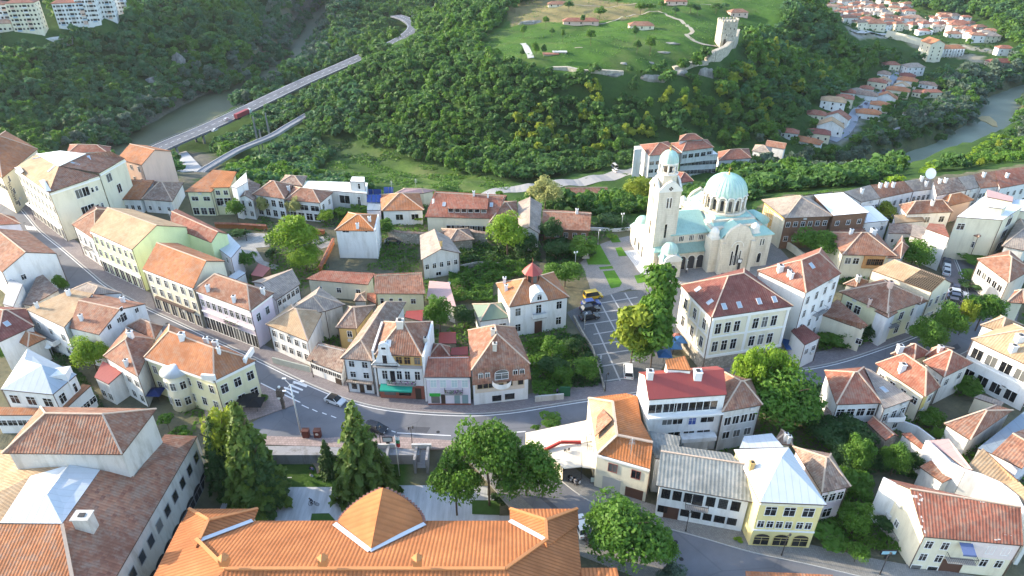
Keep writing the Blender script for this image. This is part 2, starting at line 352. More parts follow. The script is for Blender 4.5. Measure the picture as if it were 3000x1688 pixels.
def H(k,pts,ze,rt,roof,wall,label=None,cat='house',name='house',win=(),pw=(),ch=(),sky=(),d=None,r=None,rise=None,pitch=.42,z0=0.,oh=.45,root=None,cw=.65,group=None,simple=False,rth=.18,cap=True,parapet=None,wst='c',wfm=None):
    q=[P(k if len(p)==2 else p[0],p[-2],p[-1],ze) for p in pts]
    if len(q)==2:
        e=(q[1]-q[0]); n=Vector((-e.y,e.x,0)).normalized()
        if r is not None:
            dd=6.
            for _ in range(12):
                R=P(k,r[0],r[1],ze+pitch*dd); dd=max(.5,(R-q[0]).dot(n))
            d=2*dd; 
        q+= [q[1]+n*d,q[0]+n*d]
    elif len(q)==3: q.append(q[0]+q[2]-q[1])
    if rt in('sh','sr') and len(pts)==4:
        if rise is None: rise=pitch*.7*(((q[3]-q[0]).length+(q[2]-q[1]).length)/2 if rt=='sh' else (q[1]-q[0]).length)*.85
        for i in ((2,3) if rt=='sh' else (1,2)):
            p_=pts[i]; v=P(k if len(p_)==2 else p_[0],p_[-2],p_[-1],ze+rise); q[i]=Vector((v.x,v.y,ze))
    h=House(); h.q=q; h.ze=ze
    if root is None: 
        cen=sum(q,Vector())/4; root=empty(name,(cen.x,cen.y,z0),label,cat,group)
    h.root=root; off=root.location.copy()
    fs,caps,gab=roof_geom(q,ze,rt,rise,pitch)
    h.fs=fs
    m=MB(); sl=Vector((0,0,0))
    for f in fs:
        m.slab([p-off for p in f],rth,0,2)
    if caps and cap:
        for a,b in caps: m.beam(a-off+Vector((0,0,.03)),b-off+Vector((0,0,.03)),.24,.14,1)
    R=m.build('roof',[ROOF[roof](),mortar(),fascia()],root)
    h.roof=R
    # walls, set in by the overhang
    cen=sum(q,Vector())/4
    iq=[]
    for i in range(4):
        a=q[i-1];b=q[i];c2=q[(i+1)%4]; u=(a-b).normalized();v=(c2-b).normalized(); iq.append(b+(u+v)*oh)
    h.iq=iq; w=MB(); ftop=ze-rth*.5; zb=z0-.6
    zt=[ftop]*4
    if gab and gab[0][0]=='s': zt=[ftop,ftop,ftop+gab[0][1],ftop+gab[0][1]]
    if gab and gab[0][0]=='r': zt=[ftop,ftop+gab[0][1],ftop+gab[0][1],ftop]
    for i in range(4):
        j=(i+1)%4;a=iq[i]-off;b=iq[j]-off; z1,z2=zt[i]-off.z,zt[j]-off.z
        pts_=[Vector((a.x,a.y,zb-off.z)),Vector((b.x,b.y,zb-off.z)),Vector((b.x,b.y,z2)),Vector((a.x,a.y,z1))]
        for g in gab:
            if g[0]==i:
                mid=(a+b)/2; pts_.insert(3,Vector((mid.x,mid.y,g[1].z-off.z-rth)))
        w.face(pts_)
    h.wallo=w.build('wall',WALL[wall](),root)
    h.wall=[(iq[i].copy(),iq[(i+1)%4].copy()) for i in range(4)]
    h.z0=z0; tris=[]
    for f in fs:
        for i in range(1,len(f)-1): tris.append((f[0],f[i],f[i+1]))
    h.tris=tris
    for wv in win:
        e,rows,cols=wv[:3]; ww=wv[3] if len(wv)>3 else 1.; hh=wv[4] if len(wv)>4 else 1.45; x0=wv[5] if len(wv)>5 else 0.; x1=wv[6] if len(wv)>6 else 1.; st=wv[7] if len(wv)>7 else wst
        A,B=h.wall[e]; LL=(B-A).xy.length
        if isinstance(rows,int):
            sh=(ze-z0)/rows; zs=[z0+sh*i+(sh-hh)*.55 for i in range(rows)]
        else: zs=[z0+z for z in rows]
        for z in zs:
            for c in range(cols):
                x=LL*(x0+(x1-x0)*(c+.5)/cols)
                put(root,A,B,x,z,ww,hh,st,fm=wfm)
    for pv in pw:   # (edge,x,y,w,h[,style,name])
        x,z=on_edge(h,pv[0],k,pv[1],pv[2]); A,B=h.wall[pv[0]]; LL=(B-A).xy.length
        ww,hh=pv[3],pv[4]; x=min(max(x,ww/2+.15),LL-ww/2-.15); st=pv[5] if len(pv)>5 else wst; nm=pv[6] if len(pv)>6 else 'window'
        z=max(z-hh/2,z0+.05)
        if nm=='door': put(root,A,B,x,z0+.05,ww,hh,'n',fm=solid('brown_frame',(.12,.06,.04)),gm=solid('door_wood',(.10,.05,.035),.6),name='door',pname='panel')
        else: put(root,A,B,x,z,ww,hh,st,fm=wfm)
    if ze-z0>5.5 and name=='house' and win:
        pipes(h,[0,1]); e=win[0][0]; A,B=h.wall[e]; d_=(B-A); d_.z=0; LL=d_.length; d_.normalize(); n_=Vector((d_.y,-d_.x,0)); rr=random.Random(int(ze*97+LL*13))
        for _ in range(rr.choice((0,1,1,2))):
            c=A+d_*rr.uniform(1.2,LL-1.2)+n_*.2-off; z=rr.choice((z0+2.6,ze-.85))-off.z; m=MB(); m.prism([((c+d_*a+n_*b_).x,(c+d_*a+n_*b_).y) for a,b_ in ((-.42,-.18),(.42,-.18),(.42,.18),(-.42,.18))],z,z+.55); m.build('air_conditioner',solid('ac_case',(.55,.55,.53)),root)
    for cv in ch:
        chimney(h,k,cv[0],cv[1],cv[2] *.8 if len(cv)>2 else cw,cv[3] if len(cv)>3 else 'wt')
    for sv in sky: skylight(h,k,sv[0],sv[1])
    return h
def chimney(h,k,x,y,w=.8,col='wt',ht=1.15):
    hit=isect(ray(k,x,y),h.tris)
    if not hit: return
    p=hit[1]-h.root.location; m=MB()
    m.box(p.x-w/2,p.y-w/2,p.z-.7,p.x+w/2,p.y+w/2,p.z+ht); t=w/2+.08
    m.box(p.x-t,p.y-t,p.z+ht,p.x+t,p.y+t,p.z+ht+.12)
    c=m.build('chimney',WALL[col](),h.root)
    f=MB(); f.box(p.x-w*.25,p.y-w*.25,p.z+ht+.121,p.x+w*.25,p.y+w*.25,p.z+ht+.3); f.build('flue',dark(),c)
def skylight(h,k,x,y,w=.9,l=1.3,gm=None):
    hit=isect(ray(k,x,y),h.tris)
    if not hit: return
    p=hit[1]-h.root.location; n=hit[2]; u,v=uvaxes(n)
    def q(a,b,z): return p+u*a+v*b+n*z
    m=MB(); 
    for (a0,b0,a1,b1) in ((-w/2,-l/2,w/2,-l/2+.1),(-w/2,l/2-.1,w/2,l/2),(-w/2,-l/2+.1,-w/2+.1,l/2-.1),(w/2-.1,-l/2+.1,w/2,l/2-.1)):
        T=[q(a0,b0,.14),q(a1,b0,.14),q(a1,b1,.14),q(a0,b1,.14)]; Bm=[q(a0,b0,-.02),q(a1,b0,-.02),q(a1,b1,-.02),q(a0,b1,-.02)]
        m.face(T)
        for i in range(4): j=(i+1)%4; m.face([Bm[i],Bm[j],T[j],T[i]])
    s=m.build('skylight',solid('grey_flashing',(.45,.47,.5),.4),h.root)
    g=MB(); g.face([q(-w/2+.1,-l/2+.1,.08),q(w/2-.1,-l/2+.1,.08),q(w/2-.1,l/2-.1,.08),q(-w/2+.1,l/2-.1,.08)]); g.build('pane',skyglass(),s)
def skyglass():
    if 'sg' in MC: return MC['sg']
    m=bpy.data.materials.new('skylight_glass'); N,L=nodes(m); b=N['Principled BSDF']; b.inputs['Base Color'].default_value=(.35,.42,.48,1); b.inputs['Roughness'].default_value=.08; b.inputs['Specular IOR Level'].default_value=1.
    MC['sg']=m; return m
def band(h,e,z,hh,out,mat,name='cornice',x0=0.,x1=1.):
    """a horizontal moulding or strip on wall e"""
    A,B=h.wall[e]; d=(B-A); d.z=0; L_=d.length; d.normalize(); n=Vector((d.y,-d.x,0)); o=h.root.location
    a=A+d*(L_*x0)-o;b=A+d*(L_*x1)-o; m=MB()
    a1=a+n*out;b1=b+n*out;a0=a+n*.004;b0=b+n*.004
    m.prism([(a0.x,a0.y),(a1.x,a1.y),(b1.x,b1.y),(b0.x,b0.y)],z-o.z,z+hh-o.z)
    return m.build(name,mat,h.root)
def shop(h,e,x0,x1,z0,z1,kind='window',mat=None,out=.05,name='shop_window'):
    """panel as fraction x0..x1 of wall"""
    return band(h,e,z0,z1-z0,out,mat or glass(),name,x0,x1)
def balcony(h,e,x,z,w=2.6,dp=1.,mat=None,solidp=None,flowers=False):
    A,B=h.wall[e]; d=(B-A); d.z=0; d.normalize(); n=Vector((d.y,-d.x,0)); o=h.root.location
    C=A+d*x-o; C.z=z-o.z; m=MB()
    a=C-d*w/2;b=C+d*w/2
    m.slab([a+n*dp,b+n*dp,b+n*.01,a+n*.01],.16)
    s=m.build('balcony',solid('balcony_slab',(.30,.29,.28)),h.root)
    r=MB()
    if solidp:
        for p,q_ in ((a,a+n*dp),(a+n*dp,b+n*dp),(b+n*dp,b)): r.beam(p+Vector((0,0,.52)),q_+Vector((0,0,.52)),.08,1.0)
        r.build('railing',solidp,s)
    else:
        for p,q_ in ((a,a+n*dp),(a+n*dp,b+n*dp),(b+n*dp,b)):
            r.beam(p+Vector((0,0,.95)),q_+Vector((0,0,.95)),.06,.05); L2=(q_-p).length; k=max(2,int(L2/.25))
            for i in range(k+1): c=p.lerp(q_,i/k); r.beam(c,c+Vector((0,0,.95)),.02,.02)
        r.build('railing',dark(),s)
    if flowers:
        fm=MB()
        for i in range(60):
            c=(a+n*dp).lerp(b+n*dp,random.random())+n*random.uniform(-.1,.2)+Vector((0,0,random.uniform(.3,1.05))); s2=.09
            v1=Vector((random.uniform(-1,1),random.uniform(-1,1),random.uniform(-1,1))).normalized()*s2; v2=v1.orthogonal().normalized()*s2; fm.face([c-v1-v2,c+v1-v2,c+v1+v2,c-v1+v2],i%2)
        fm.build('flowers',[solid('flower_green',(.06,.13,.03)),solid('flower_purple',(.22,.06,.2))],s)
    return s
def awning(h,e,x0,x1,z,dp=1.4,drop=.7,mat=None,name='awning'):
    A,B=h.wall[e]; d=(B-A); d.z=0; L_=d.length; d.normalize(); n=Vector((d.y,-d.x,0)); o=h.root.location
    a=A+d*(L_*x0)-o;b=A+d*(L_*x1)-o;a.z=b.z=z-o.z; lo=Vector((0,0,-drop)); m=MB()
    p=[a+n*dp+lo,b+n*dp+lo,b+n*.03,a+n*.03]; m.slab(p,.04)
    m.face([p[0]+Vector((0,0,-.3)),p[1]+Vector((0,0,-.3)),p[1],p[0]]); 
    return m.build(name,mat,h.root)
def pipes(h,corners,mat=None):
    for i in corners:
        A=h.iq[i]; cen=sum(h.iq,Vector())/4; u=(A-cen); u.z=0; u.normalize(); o=h.root.location; p=A+u*.12-o
        m=MB(); m.cyl(p.x,p.y,h.z0-o.z,h.ze-.2-o.z,.07,.07,6); m.build('downpipe',mat or solid('pipe_brown',(.13,.09,.07)),h.root)
def slabpx(name,mat,pts,parent,th=.15,off=None):
    """roof planes given as picture points with heights"""
    m=MB(); o=parent.location if parent is not None else Vector()
    for f in pts: m.slab([P(*p)-o for p in f],th)
    return m.build(name,mat,parent)
# ---------- terrain: surveyed heights joined by a radial surface
CP=[]
def cp(px,py,z): p=P('N',px,py,z); CP.append((p.x,p.y,z))
edge=[(-260,520),(-60,500),(150,492),(350,505),(520,520),(640,560),(800,575),(1000,580),(1200,590),(1400,610),(1600,640),(1750,655),(1900,650),(2150,640),(2300,570),(2480,560),(2700,520),(3000,480),(3300,440)]
for x,y in edge: cp(x,y,0)
TOWN=[P('N',x,y,0) for x,y in edge]
TOWNP=[(p.x,p.y) for p in TOWN]
TOWNP=[(TOWNP[0][0]-60,-60)]+TOWNP+[(TOWNP[-1][0]+60,-60)]
for x,y,z in [(0,400,-62),(450,470,-72),(700,500,-60),(1100,500,-56),(1300,545,-46),(1500,545,-45),(1860,505,-45),(1640,510,-46),(1250,480,-56),(2200,480,-50),(2400,540,-58),
 (500,430,-76),(720,330,-76),(900,240,-74),(1100,160,-70),(1220,100,-66),(1150,140,-68),(1190,60,-66),(700,450,-66),(870,370,-62),(1050,450,-58),
 (400,380,-74),(620,280,-74),(300,300,-64),(100,250,-50),(100,350,-64),(60,110,-30),(300,60,-24),(300,150,-45),(550,150,-55),(600,50,-38),(600,0,-30),(0,0,-15),(0,150,-36),(450,0,-24),
 (900,0,-45),(800,60,-60),(1100,20,-60),(1200,0,-55),(870,130,-76),(760,235,-76),
 (1400,130,-22),(1450,190,-20),(1550,212,-20),(1700,225,-20),(1900,215,-20),(2080,185,-20),(2150,150,-19),(2190,110,-19),(2300,40,-19),(2380,10,-18),(1700,100,-18),(1600,0,-14),(2000,0,-14),(1420,0,-20),(1340,50,-24),
 (1300,120,-32),(1300,40,-35),(1100,200,-35),(1100,300,-46),(1100,400,-56),(1300,500,-56),(1700,500,-52),(1700,400,-46),(1700,300,-33),(1450,300,-33),(1450,400,-46),(1450,470,-54),(2000,300,-34),(2100,300,-37),(2100,400,-50),(1950,450,-52),
 (2300,150,-38),(2450,220,-58),(2300,300,-48),(2300,400,-56),(2240,70,-26),(2420,30,-60),
 (2550,300,-62),(2450,380,-58),(2600,200,-62),(2700,250,-67),(2850,300,-71),(2800,200,-64),(2450,50,-62),(2600,50,-60),(2700,90,-60),(2900,130,-58),(2750,20,-50),(2990,100,-50),(2990,20,-42),(2500,0,-60),
 (2600,500,-66),(2960,430,-42),(2990,375,-60),(2800,470,-52),(2850,440,-58)]: cp(x,y,z)
for x,y,z in [(-900,300,0),(-700,500,20),(-600,800,20),(-400,1000,10),(0,1150,-10),(300,1200,-10),(700,900,0),(700,400,-60),(900,150,-60),(-500,150,-20),(-400,-150,0),(400,-150,0),(0,1700,120),(-900,1500,140),(900,1500,110),(-1500,800,120),(1500,800,90),(1500,-100,-30),(-1500,-100,0),(0,2500,260),(-1500,2500,300),(1500,2500,240),(0,-150,-2),
 (500,600,-50),(620,700,-20)]: CP.append((x,y,z))
for x in (-45,-15,15,45,60):
    for y,z in ((220,-17),(250,-34),(280,-43)): CP.append((x,y,z))
for x in (-120,-60,0,60,120,170):
    for y in (30,80,130): CP.append((x,y,0))
CPa=np.array(CP); XY=CPa[:,:2]
def phi(r): return r
_n=len(CPa); _A=np.zeros((_n+3,_n+3)); _A[:_n,:_n]=phi(np.linalg.norm(XY[:,None]-XY[None],axis=2)); _A[:_n,_n]=1;_A[:_n,_n+1:]=XY;_A[_n,:_n]=1;_A[_n+1:,:_n]=XY.T
_A[:_n,:_n]-=np.eye(_n)*0.5
_w=np.linalg.solve(_A,np.concatenate([CPa[:,2],np.zeros(3)]))
def inpoly(X,Y,poly):
    r=np.zeros(X.shape,bool); n=len(poly)
    for i in range(n):
        x1,y1=poly[i];x2,y2=poly[(i+1)%n]
        if y1==y2: continue
        r^=((y1>Y)!=(y2>Y))&(X<(x2-x1)*(Y-y1)/(y2-y1)+x1)
    return r
def dline(X,Y,line):
    d=np.full(X.shape,1e9)
    for (x1,y1),(x2,y2) in zip(line[:-1],line[1:]):
        L2=(x2-x1)**2+(y2-y1)**2; t=np.clip(((X-x1)*(x2-x1)+(Y-y1)*(y2-y1))/L2,0,1); d=np.minimum(d,np.hypot(X-x1-t*(x2-x1),Y-y1-t*(y2-y1)))
    return d
def pl(pts,z,k='N'): return [(lambda p:(p.x,p.y))(P(k,x,y,z)) for x,y in pts]
RIVL=pl([(230,560),(330,480),(440,408),(530,355),(640,292),(760,235),(860,170),(905,90),(935,40),(990,0),(1030,-40)],-76)
RIVR=pl([(2330,610),(2410,570),(2520,517),(2600,492),(2680,466),(2770,440),(2850,396),(2915,350),(2940,295),(3010,262),(3100,240),(3250,215)],-74)
HWP=[(330,500,-64),(420,455,-64),(500,418,-64),(600,376,-64),(700,330,-63.5),(800,282,-63),(900,235,-62),(1000,192,-61),(1090,152,-60),(1160,122,-59.5),(1205,92,-59),(1212,72,-59),(1190,55,-59),(1160,45,-59.5)]
HWL=[tuple(P('N',*q)) for q in HWP]
PZ=[(-70,20),(-58,50),(-50,62),(-47,83),(-8,83),(-2.5,78),(1.5,70),(5,62),(7.5,54),(7.5,20)]
def sstep(a,b,x): t=np.clip((x-a)/(b-a),0,1); return t*t*(3-2*t)
def Tz(X,Y):
    X=np.asarray(X,float);Y=np.asarray(Y,float); sh=X.shape; x=X.ravel();y=Y.ravel(); z=np.zeros(len(x))
    for i in range(0,len(x),20000):
        a=x[i:i+20000];b=y[i:i+20000]
        z[i:i+20000]=phi(np.hypot(a[:,None]-XY[None,:,0],b[:,None]-XY[None,:,1]))@_w[:_n]+_w[_n]+a*_w[_n+1]+b*_w[_n+2]
    z=np.maximum(z,-72.)
    tw=inpoly(x,y,TOWNP); z[tw]=0.
    # ramp just outside the town edge so that the platform has no spikes
    bank=dline(x,y,TOWNP[1:-1]); near=(~tw)&(bank<14); z[near]=np.minimum(z[near],-bank[near]*.15)
    z=np.where(~tw&(y<320),np.minimum(z,0.),z)
    for line,w,zb in ((RIVL,21,-80.),(RIVR,11,-78.)):
        d=dline(x,y,line); f=sstep(w-4,w+9,d); low=~tw; z=np.where(low,zb*(1-f)+z*f,z)
    hl=[(q[0],q[1]) for q in HWL[3:]]; dh=dline(x,y,hl); 
    hn=dline(x,y,[(q[0]-6,q[1]-22) for q in HWL[4:]]); 
    cap=np.full(len(x),1e9)
    for q in HWL[3:]: cap=np.minimum(cap,q[2]-1.6+np.maximum(0,np.hypot(x-q[0],y-q[1])-42)*.6)
    z=np.where((dh<13)&~tw,np.minimum(z,np.where(dh<9,cap,cap+(dh-9)*.3)),z); z=np.where((hn<16)&~tw,np.minimum(z,cap+1.),z)
    rough=(~tw)*np.clip(bank/40,0,1); z=z+rough*(1.2*np.sin(x*.11+.7*np.sin(y*.05))*np.sin(y*.09+1)+.6*np.sin(x*.31+y*.23))
    pz=inpoly(x,y,PZ); z[pz]=-3.+1.*sstep(78.,82.,y[pz])*(x[pz]<-11)
    return z.reshape(sh)
def T1(x,y): return float(Tz(np.array([x]),np.array([y]))[0])
# raster of the surface for fast lookups
GX=np.unique(np.concatenate([np.linspace(-1500,-500,26),np.arange(-500,-170,6.),np.arange(-170,190,2.),np.arange(190,500,6.),np.linspace(500,1500,26)]))
GY=np.unique(np.concatenate([np.linspace(-150,20,12),np.arange(20,230,2.),np.arange(230,700,5.),np.arange(700,960,8.),np.linspace(960,2500,30)]))
MX,MY=np.meshgrid(GX,GY); MZ=Tz(MX,MY)
def zat(x,y):
    """bilinear lookup in the terrain mesh"""
    i=int(min(max(np.searchsorted(GX,x)-1,0),len(GX)-2)); j=int(min(max(np.searchsorted(GY,y)-1,0),len(GY)-2))
    a=(x-GX[i])/(GX[i+1]-GX[i]); b=(y-GY[j])/(GY[j+1]-GY[j])
    return float(MZ[j,i]*(1-a)*(1-b)+MZ[j,i+1]*a*(1-b)+MZ[j+1,i]*(1-a)*b+MZ[j+1,i+1]*a*b)
def zatv(X,Y):
    i=np.clip(np.searchsorted(GX,X)-1,0,len(GX)-2); j=np.clip(np.searchsorted(GY,Y)-1,0,len(GY)-2)
    a=(X-GX[i])/(GX[i+1]-GX[i]); b=(Y-GY[j])/(GY[j+1]-GY[j])
    return MZ[j,i]*(1-a)*(1-b)+MZ[j,i+1]*a*(1-b)+MZ[j+1,i]*(1-a)*b+MZ[j+1,i+1]*a*b
def G(k,x,y):
    """where the sight line of a picture point meets the ground"""
    d=ray(k,x,y); t=60.
    while t<2200:
        p=CAMP+d*t
        if p.z<zat(p.x,p.y): break
        t+=4 if t<900 else 12
    lo,hi=t-12,t
    for _ in range(14):
        m_=(lo+hi)/2; p=CAMP+d*m_
        if p.z<zat(p.x,p.y): hi=m_
        else: lo=m_
    p=CAMP+d*hi; return Vector((p.x,p.y,zat(p.x,p.y)))
def gp(pts,k='N'): return [(lambda p:(p.x,p.y))(G(k,x,y)) for x,y in pts]
PLATEAU=gp([(1395,135),(1450,190),(1550,210),(1700,218),(1900,208),(2060,178),(2150,150),(2210,110),(2300,45),(2370,0),(2390,-10),(1480,-10),(1500,30),(1465,70)])
PLATEAU=PLATEAU[:10]+[(PLATEAU[9][0]+20,900),(PLATEAU[9][0]-240,900)]+PLATEAU[12:]
MEADOW=gp([(930,500),(1000,455),(1100,430),(1180,470),(1300,500),(1500,540),(1490,560),(1300,555),(1100,540),(960,540)])
MEADOW2=gp([(930,420),(1020,405),(1120,450),(1180,480),(1000,470)])
GRAV=gp([(520,520),(520,450),(580,440),(640,460),(600,520),(560,540)])
RROAD=gp([(1440,560),(1500,540),(1600,530),(1700,520),(1860,495),(1870,520),(1700,548),(1560,562),(1470,580)])
QUARRY=gp([(1200,12),(1290,18),(1310,30),(1310,52),(1290,45),(1240,25)])
VST=[(2450,415),(2480,385),(2520,340),(2555,300),(2590,275),(2625,225),(2640,205)]
VSTW=gp(VST)
VRD=gp([(2500,97),(2600,105),(2700,125),(2790,135),(2900,150)])
# ground colour classes as an attribute of the mesh
g_=np.zeros(MX.shape+(3,)); 
FOREST_F=(.042,.088,.026); g_[:]=FOREST_F
fx,fy=MX.ravel(),MY.ravel()
def setc(mask,c): g_[mask.reshape(MX.shape)]=c
tw=inpoly(fx,fy,TOWNP); setc(tw,(.135,.135,.10))
setc(inpoly(fx,fy,[(-47,75.5),(-47,84),(-16,84),(-16,78),(-24,75.5)]),(.05,.11,.025)); setc(inpoly(fx,fy,PLATEAU),(.05,.115,.025))
setc(inpoly(fx,fy,gp([(1500,75),(1580,70),(1700,60),(1850,55),(1900,20),(1800,5),(1600,0),(1480,20)])),(.19,.17,.09)); setc(inpoly(fx,fy,MEADOW),(.07,.125,.035)); setc(inpoly(fx,fy,MEADOW2),(.065,.11,.04))
setc(inpoly(fx,fy,GRAV),(.12,.12,.11))
dl=dline(fx,fy,RIVL); setc((dl<28)&(dl>12)&~tw,(.15,.15,.12))
dr_=dline(fx,fy,RIVR); setc((dr_<15)&(dr_>9)&~tw,(.13,.15,.09))
setc(inpoly(fx,fy,QUARRY),(.42,.38,.32))
setc((dline(fx,fy,VSTW)<4.5),(.22,.23,.25)); setc((dline(fx,fy,VRD)<6),(.28,.28,.27))
setc(dline(fx,fy,gp([(2690,135),(2790,160),(2850,170)]))<9,(.30,.28,.22))
def ground_mesh():
    nx,ny=len(GX),len(GY); v=np.stack([MX,MY,MZ],-1).reshape(-1,3)
    idx=np.arange(nx*ny).reshape(ny,nx); f=np.stack([idx[:-1,:-1],idx[:-1,1:],idx[1:,1:],idx[1:,:-1]],-1).reshape(-1,4)
    me=bpy.data.meshes.new('ground'); me.vertices.add(len(v)); me.vertices.foreach_set('co',v.ravel()); me.loops.add(f.size); me.loops.foreach_set('vertex_index',f.ravel().astype(np.int32))
    me.polygons.add(len(f)); me.polygons.foreach_set('loop_start',np.arange(0,f.size,4,dtype=np.int32)); me.polygons.foreach_set('loop_total',np.full(len(f),4,dtype=np.int32)); me.polygons.foreach_set('use_smooth',np.ones(len(f),bool)); me.update()
    ca=me.color_attributes.new('soil','FLOAT_COLOR','POINT'); ca.data.foreach_set('color',np.concatenate([g_.reshape(-1,3),np.ones((nx*ny,1))],1).ravel())
    m=bpy.data.materials.new('soil_and_grass'); N,L=nodes(m); b=N['Principled BSDF']; g=geo(N)
    at=N.new('ShaderNodeAttribute'); at.attribute_name='soil'
    n1=tex(N,L,g,.05,7,.65); n2=tex(N,L,g,.6,5,.7)
    base=mix(N,L,ramp(N,L,n1,.38,.62),mul((1,1,1),.72),(1.25,1.15,1.0)); base=mix(N,L,1.,at.outputs['Color'],base,'MULTIPLY')
    n4=tex(N,L,g,.25,6,.75); base=mix(N,L,mathn(N,L,'MULTIPLY',ramp(N,L,n4,.4,.62),.6),base,mix(N,L,1.,at.outputs['Color'],(.45,.55,.6),'MULTIPLY')); base=mix(N,L,mathn(N,L,'MULTIPLY',ramp(N,L,n2,.35,.75),.45),base,mix(N,L,1.,at.outputs['Color'],(1.6,1.45,1.25),'MULTIPLY'))
    # dry patches on the grass only
    n3=tex(N,L,g,.035,6,.6); 
    sp=N.new('ShaderNodeSeparateColor'); L.new(at.outputs['Color'],sp.inputs[0]); gm=ramp(N,L,sp.outputs[1],.10,.13)
    f=mathn(N,L,'MULTIPLY',mathn(N,L,'MULTIPLY',ramp(N,L,n3,.50,.66),gm),.55); base=mix(N,L,f,base,(.17,.17,.075))
    L.new(base,b.inputs['Base Color']); b.inputs['Roughness'].default_value=1.; b.inputs['Specular IOR Level'].default_value=.05
    bp=N.new('ShaderNodeBump'); bp.inputs['Strength'].default_value=.8; bp.inputs['Distance'].default_value=.4; L.new(n2,bp.inputs['Height']); L.new(bp.outputs[0],b.inputs['Normal'])
    me.materials.append(m); o=bpy.data.objects.new('ground',me); link(o); tag(o,'hilly ground under the town, valley and plateau','ground',kind='structure')
ground_mesh()
def water(name,line,w,z,col,label):
    m=bpy.data.materials.new('water_'+name); N,L=nodes(m); b=N['Principled BSDF']; n=tex(N,L,geo(N),.25,5,.6); n2=tex(N,L,geo(N),.02,3,.5)
    L.new(mix(N,L,ramp(N,L,n2,.35,.65),col,mul(col,1.6)),b.inputs['Base Color']); b.inputs['Roughness'].default_value=.5; b.inputs['Specular IOR Level'].default_value=.15
    bp=N.new('ShaderNodeBump'); bp.inputs['Strength'].default_value=.3; bp.inputs['Distance'].default_value=.15; L.new(n,bp.inputs['Height']); L.new(bp.outputs[0],b.inputs['Normal'])
    M=MB(); pts=[Vector((x,y,z)) for x,y in line]
    nn=[]
    for i in range(len(pts)):
        a=pts[max(0,i-1)];c=pts[min(len(pts)-1,i+1)]; d=(c-a).normalized(); nn.append(Vector((-d.y,d.x,0)))
    for i in range(len(pts)-1): M.face([pts[i]-nn[i]*w,pts[i+1]-nn[i+1]*w,pts[i+1]+nn[i+1]*w,pts[i]+nn[i]*w])
    tag(M.build('river',m),label,'river',kind='structure')
water('left',RIVL,27,-77.,(.05,.062,.03),'olive green river below the wooded cliff on the left')
water('right',RIVR,15,-74.6,(.17,.20,.15),'river bending through the valley on the right')
# ---------- strips, sheets and markings
def smooth(line,n=4):
    """Catmull-Rom resampling"""
    p=[Vector(q) for q in line]; out=[]
    for i in range(len(p)-1):
        a=p[max(0,i-1)];b=p[i];c=p[i+1];d=p[min(len(p)-1,i+2)]
        for j in range(n):
            t=j/n; out.append(.5*((2*b)+(c-a)*t+(2*a-5*b+4*c-d)*t*t+(3*b-a-3*c+d)*t**3))
    out.append(p[-1]); return out
def normals(line):
    nn=[]
    for i in range(len(line)):
        a=line[max(0,i-1)];c=line[min(len(line)-1,i+1)]; d=(c-a); d.z=0; d.normalize(); nn.append(Vector((-d.y,d.x,0)))
    return nn
def strip(line,w0,w1,z=None,th=None,mb=None):
    """ribbon between offsets w0 and w1 to the left of the line"""
    M=mb or MB(); nn=normals(line)
    for i in range(len(line)-1):
        q=[line[i]+nn[i]*w0,line[i+1]+nn[i+1]*w0,line[i+1]+nn[i+1]*w1,line[i]+nn[i]*w1]
        if z is not None: q=[Vector((p.x,p.y,z)) for p in q]
        if w1<w0: q=q[::-1]
        if th: M.slab(q,th)
        else: M.face(q)
    return M
def asphalt(name='asphalt',col=(.145,.152,.17)):
    key=('as',name)
    if key in MC: return MC[key]
    m=bpy.data.materials.new(name); N,L=nodes(m); b=N['Principled BSDF']; g=geo(N)
    n=tex(N,L,g,.12,6,.6); n2=tex(N,L,g,4.,3,.6); base=mix(N,L,ramp(N,L,n,.35,.65),mul(col,.78),mul(col,1.2)); base=mix(N,L,mathn(N,L,'MULTIPLY',n2,.3),base,mul(col,1.4))
    v=N.new('ShaderNodeTexVoronoi'); v.feature='DISTANCE_TO_EDGE'; v.inputs['Scale'].default_value=.09; v.inputs['Randomness'].default_value=1.; L.new(g,v.inputs['Vector'])
    cr=ramp(N,L,v.outputs['Distance'],.0,.012,(1,1,1,1),(0,0,0,1)); base=mix(N,L,mathn(N,L,'MULTIPLY',cr,.3),base,mul(col,.5))
    L.new(base,b.inputs['Base Color']); b.inputs['Roughness'].default_value=.85; b.inputs['Specular IOR Level'].default_value=.25; MC[key]=m; return m
def paver(name,col,sx,sy,mort=.5,mcol=None,big=.3):
    key=('pv',name)
    if key in MC: return MC[key]
    m=bpy.data.materials.new('paving_'+name); N,L=nodes(m); b=N['Principled BSDF']; g=geo(N)
    br=N.new('ShaderNodeTexBrick'); br.inputs['Scale'].default_value=1.; br.inputs['Brick Width'].default_value=sx; br.inputs['Row Height'].default_value=sy; br.inputs['Mortar Size'].default_value=.02
    br.inputs['Color1'].default_value=mul(col,.85)+(1,); br.inputs['Color2'].default_value=mul(col,1.15)+(1,); br.inputs['Mortar'].default_value=(mcol or mul(col,mort))+(1,); L.new(g,br.inputs['Vector'])
    n=tex(N,L,g,.25,6,.65); base=mix(N,L,mathn(N,L,'MULTIPLY',ramp(N,L,n,.4,.7),big),br.outputs['Color'],mul(col,.6))
    L.new(base,b.inputs['Base Color']); b.inputs['Roughness'].default_value=.85; b.inputs['Specular IOR Level'].default_value=.2; MC[key]=m; return m
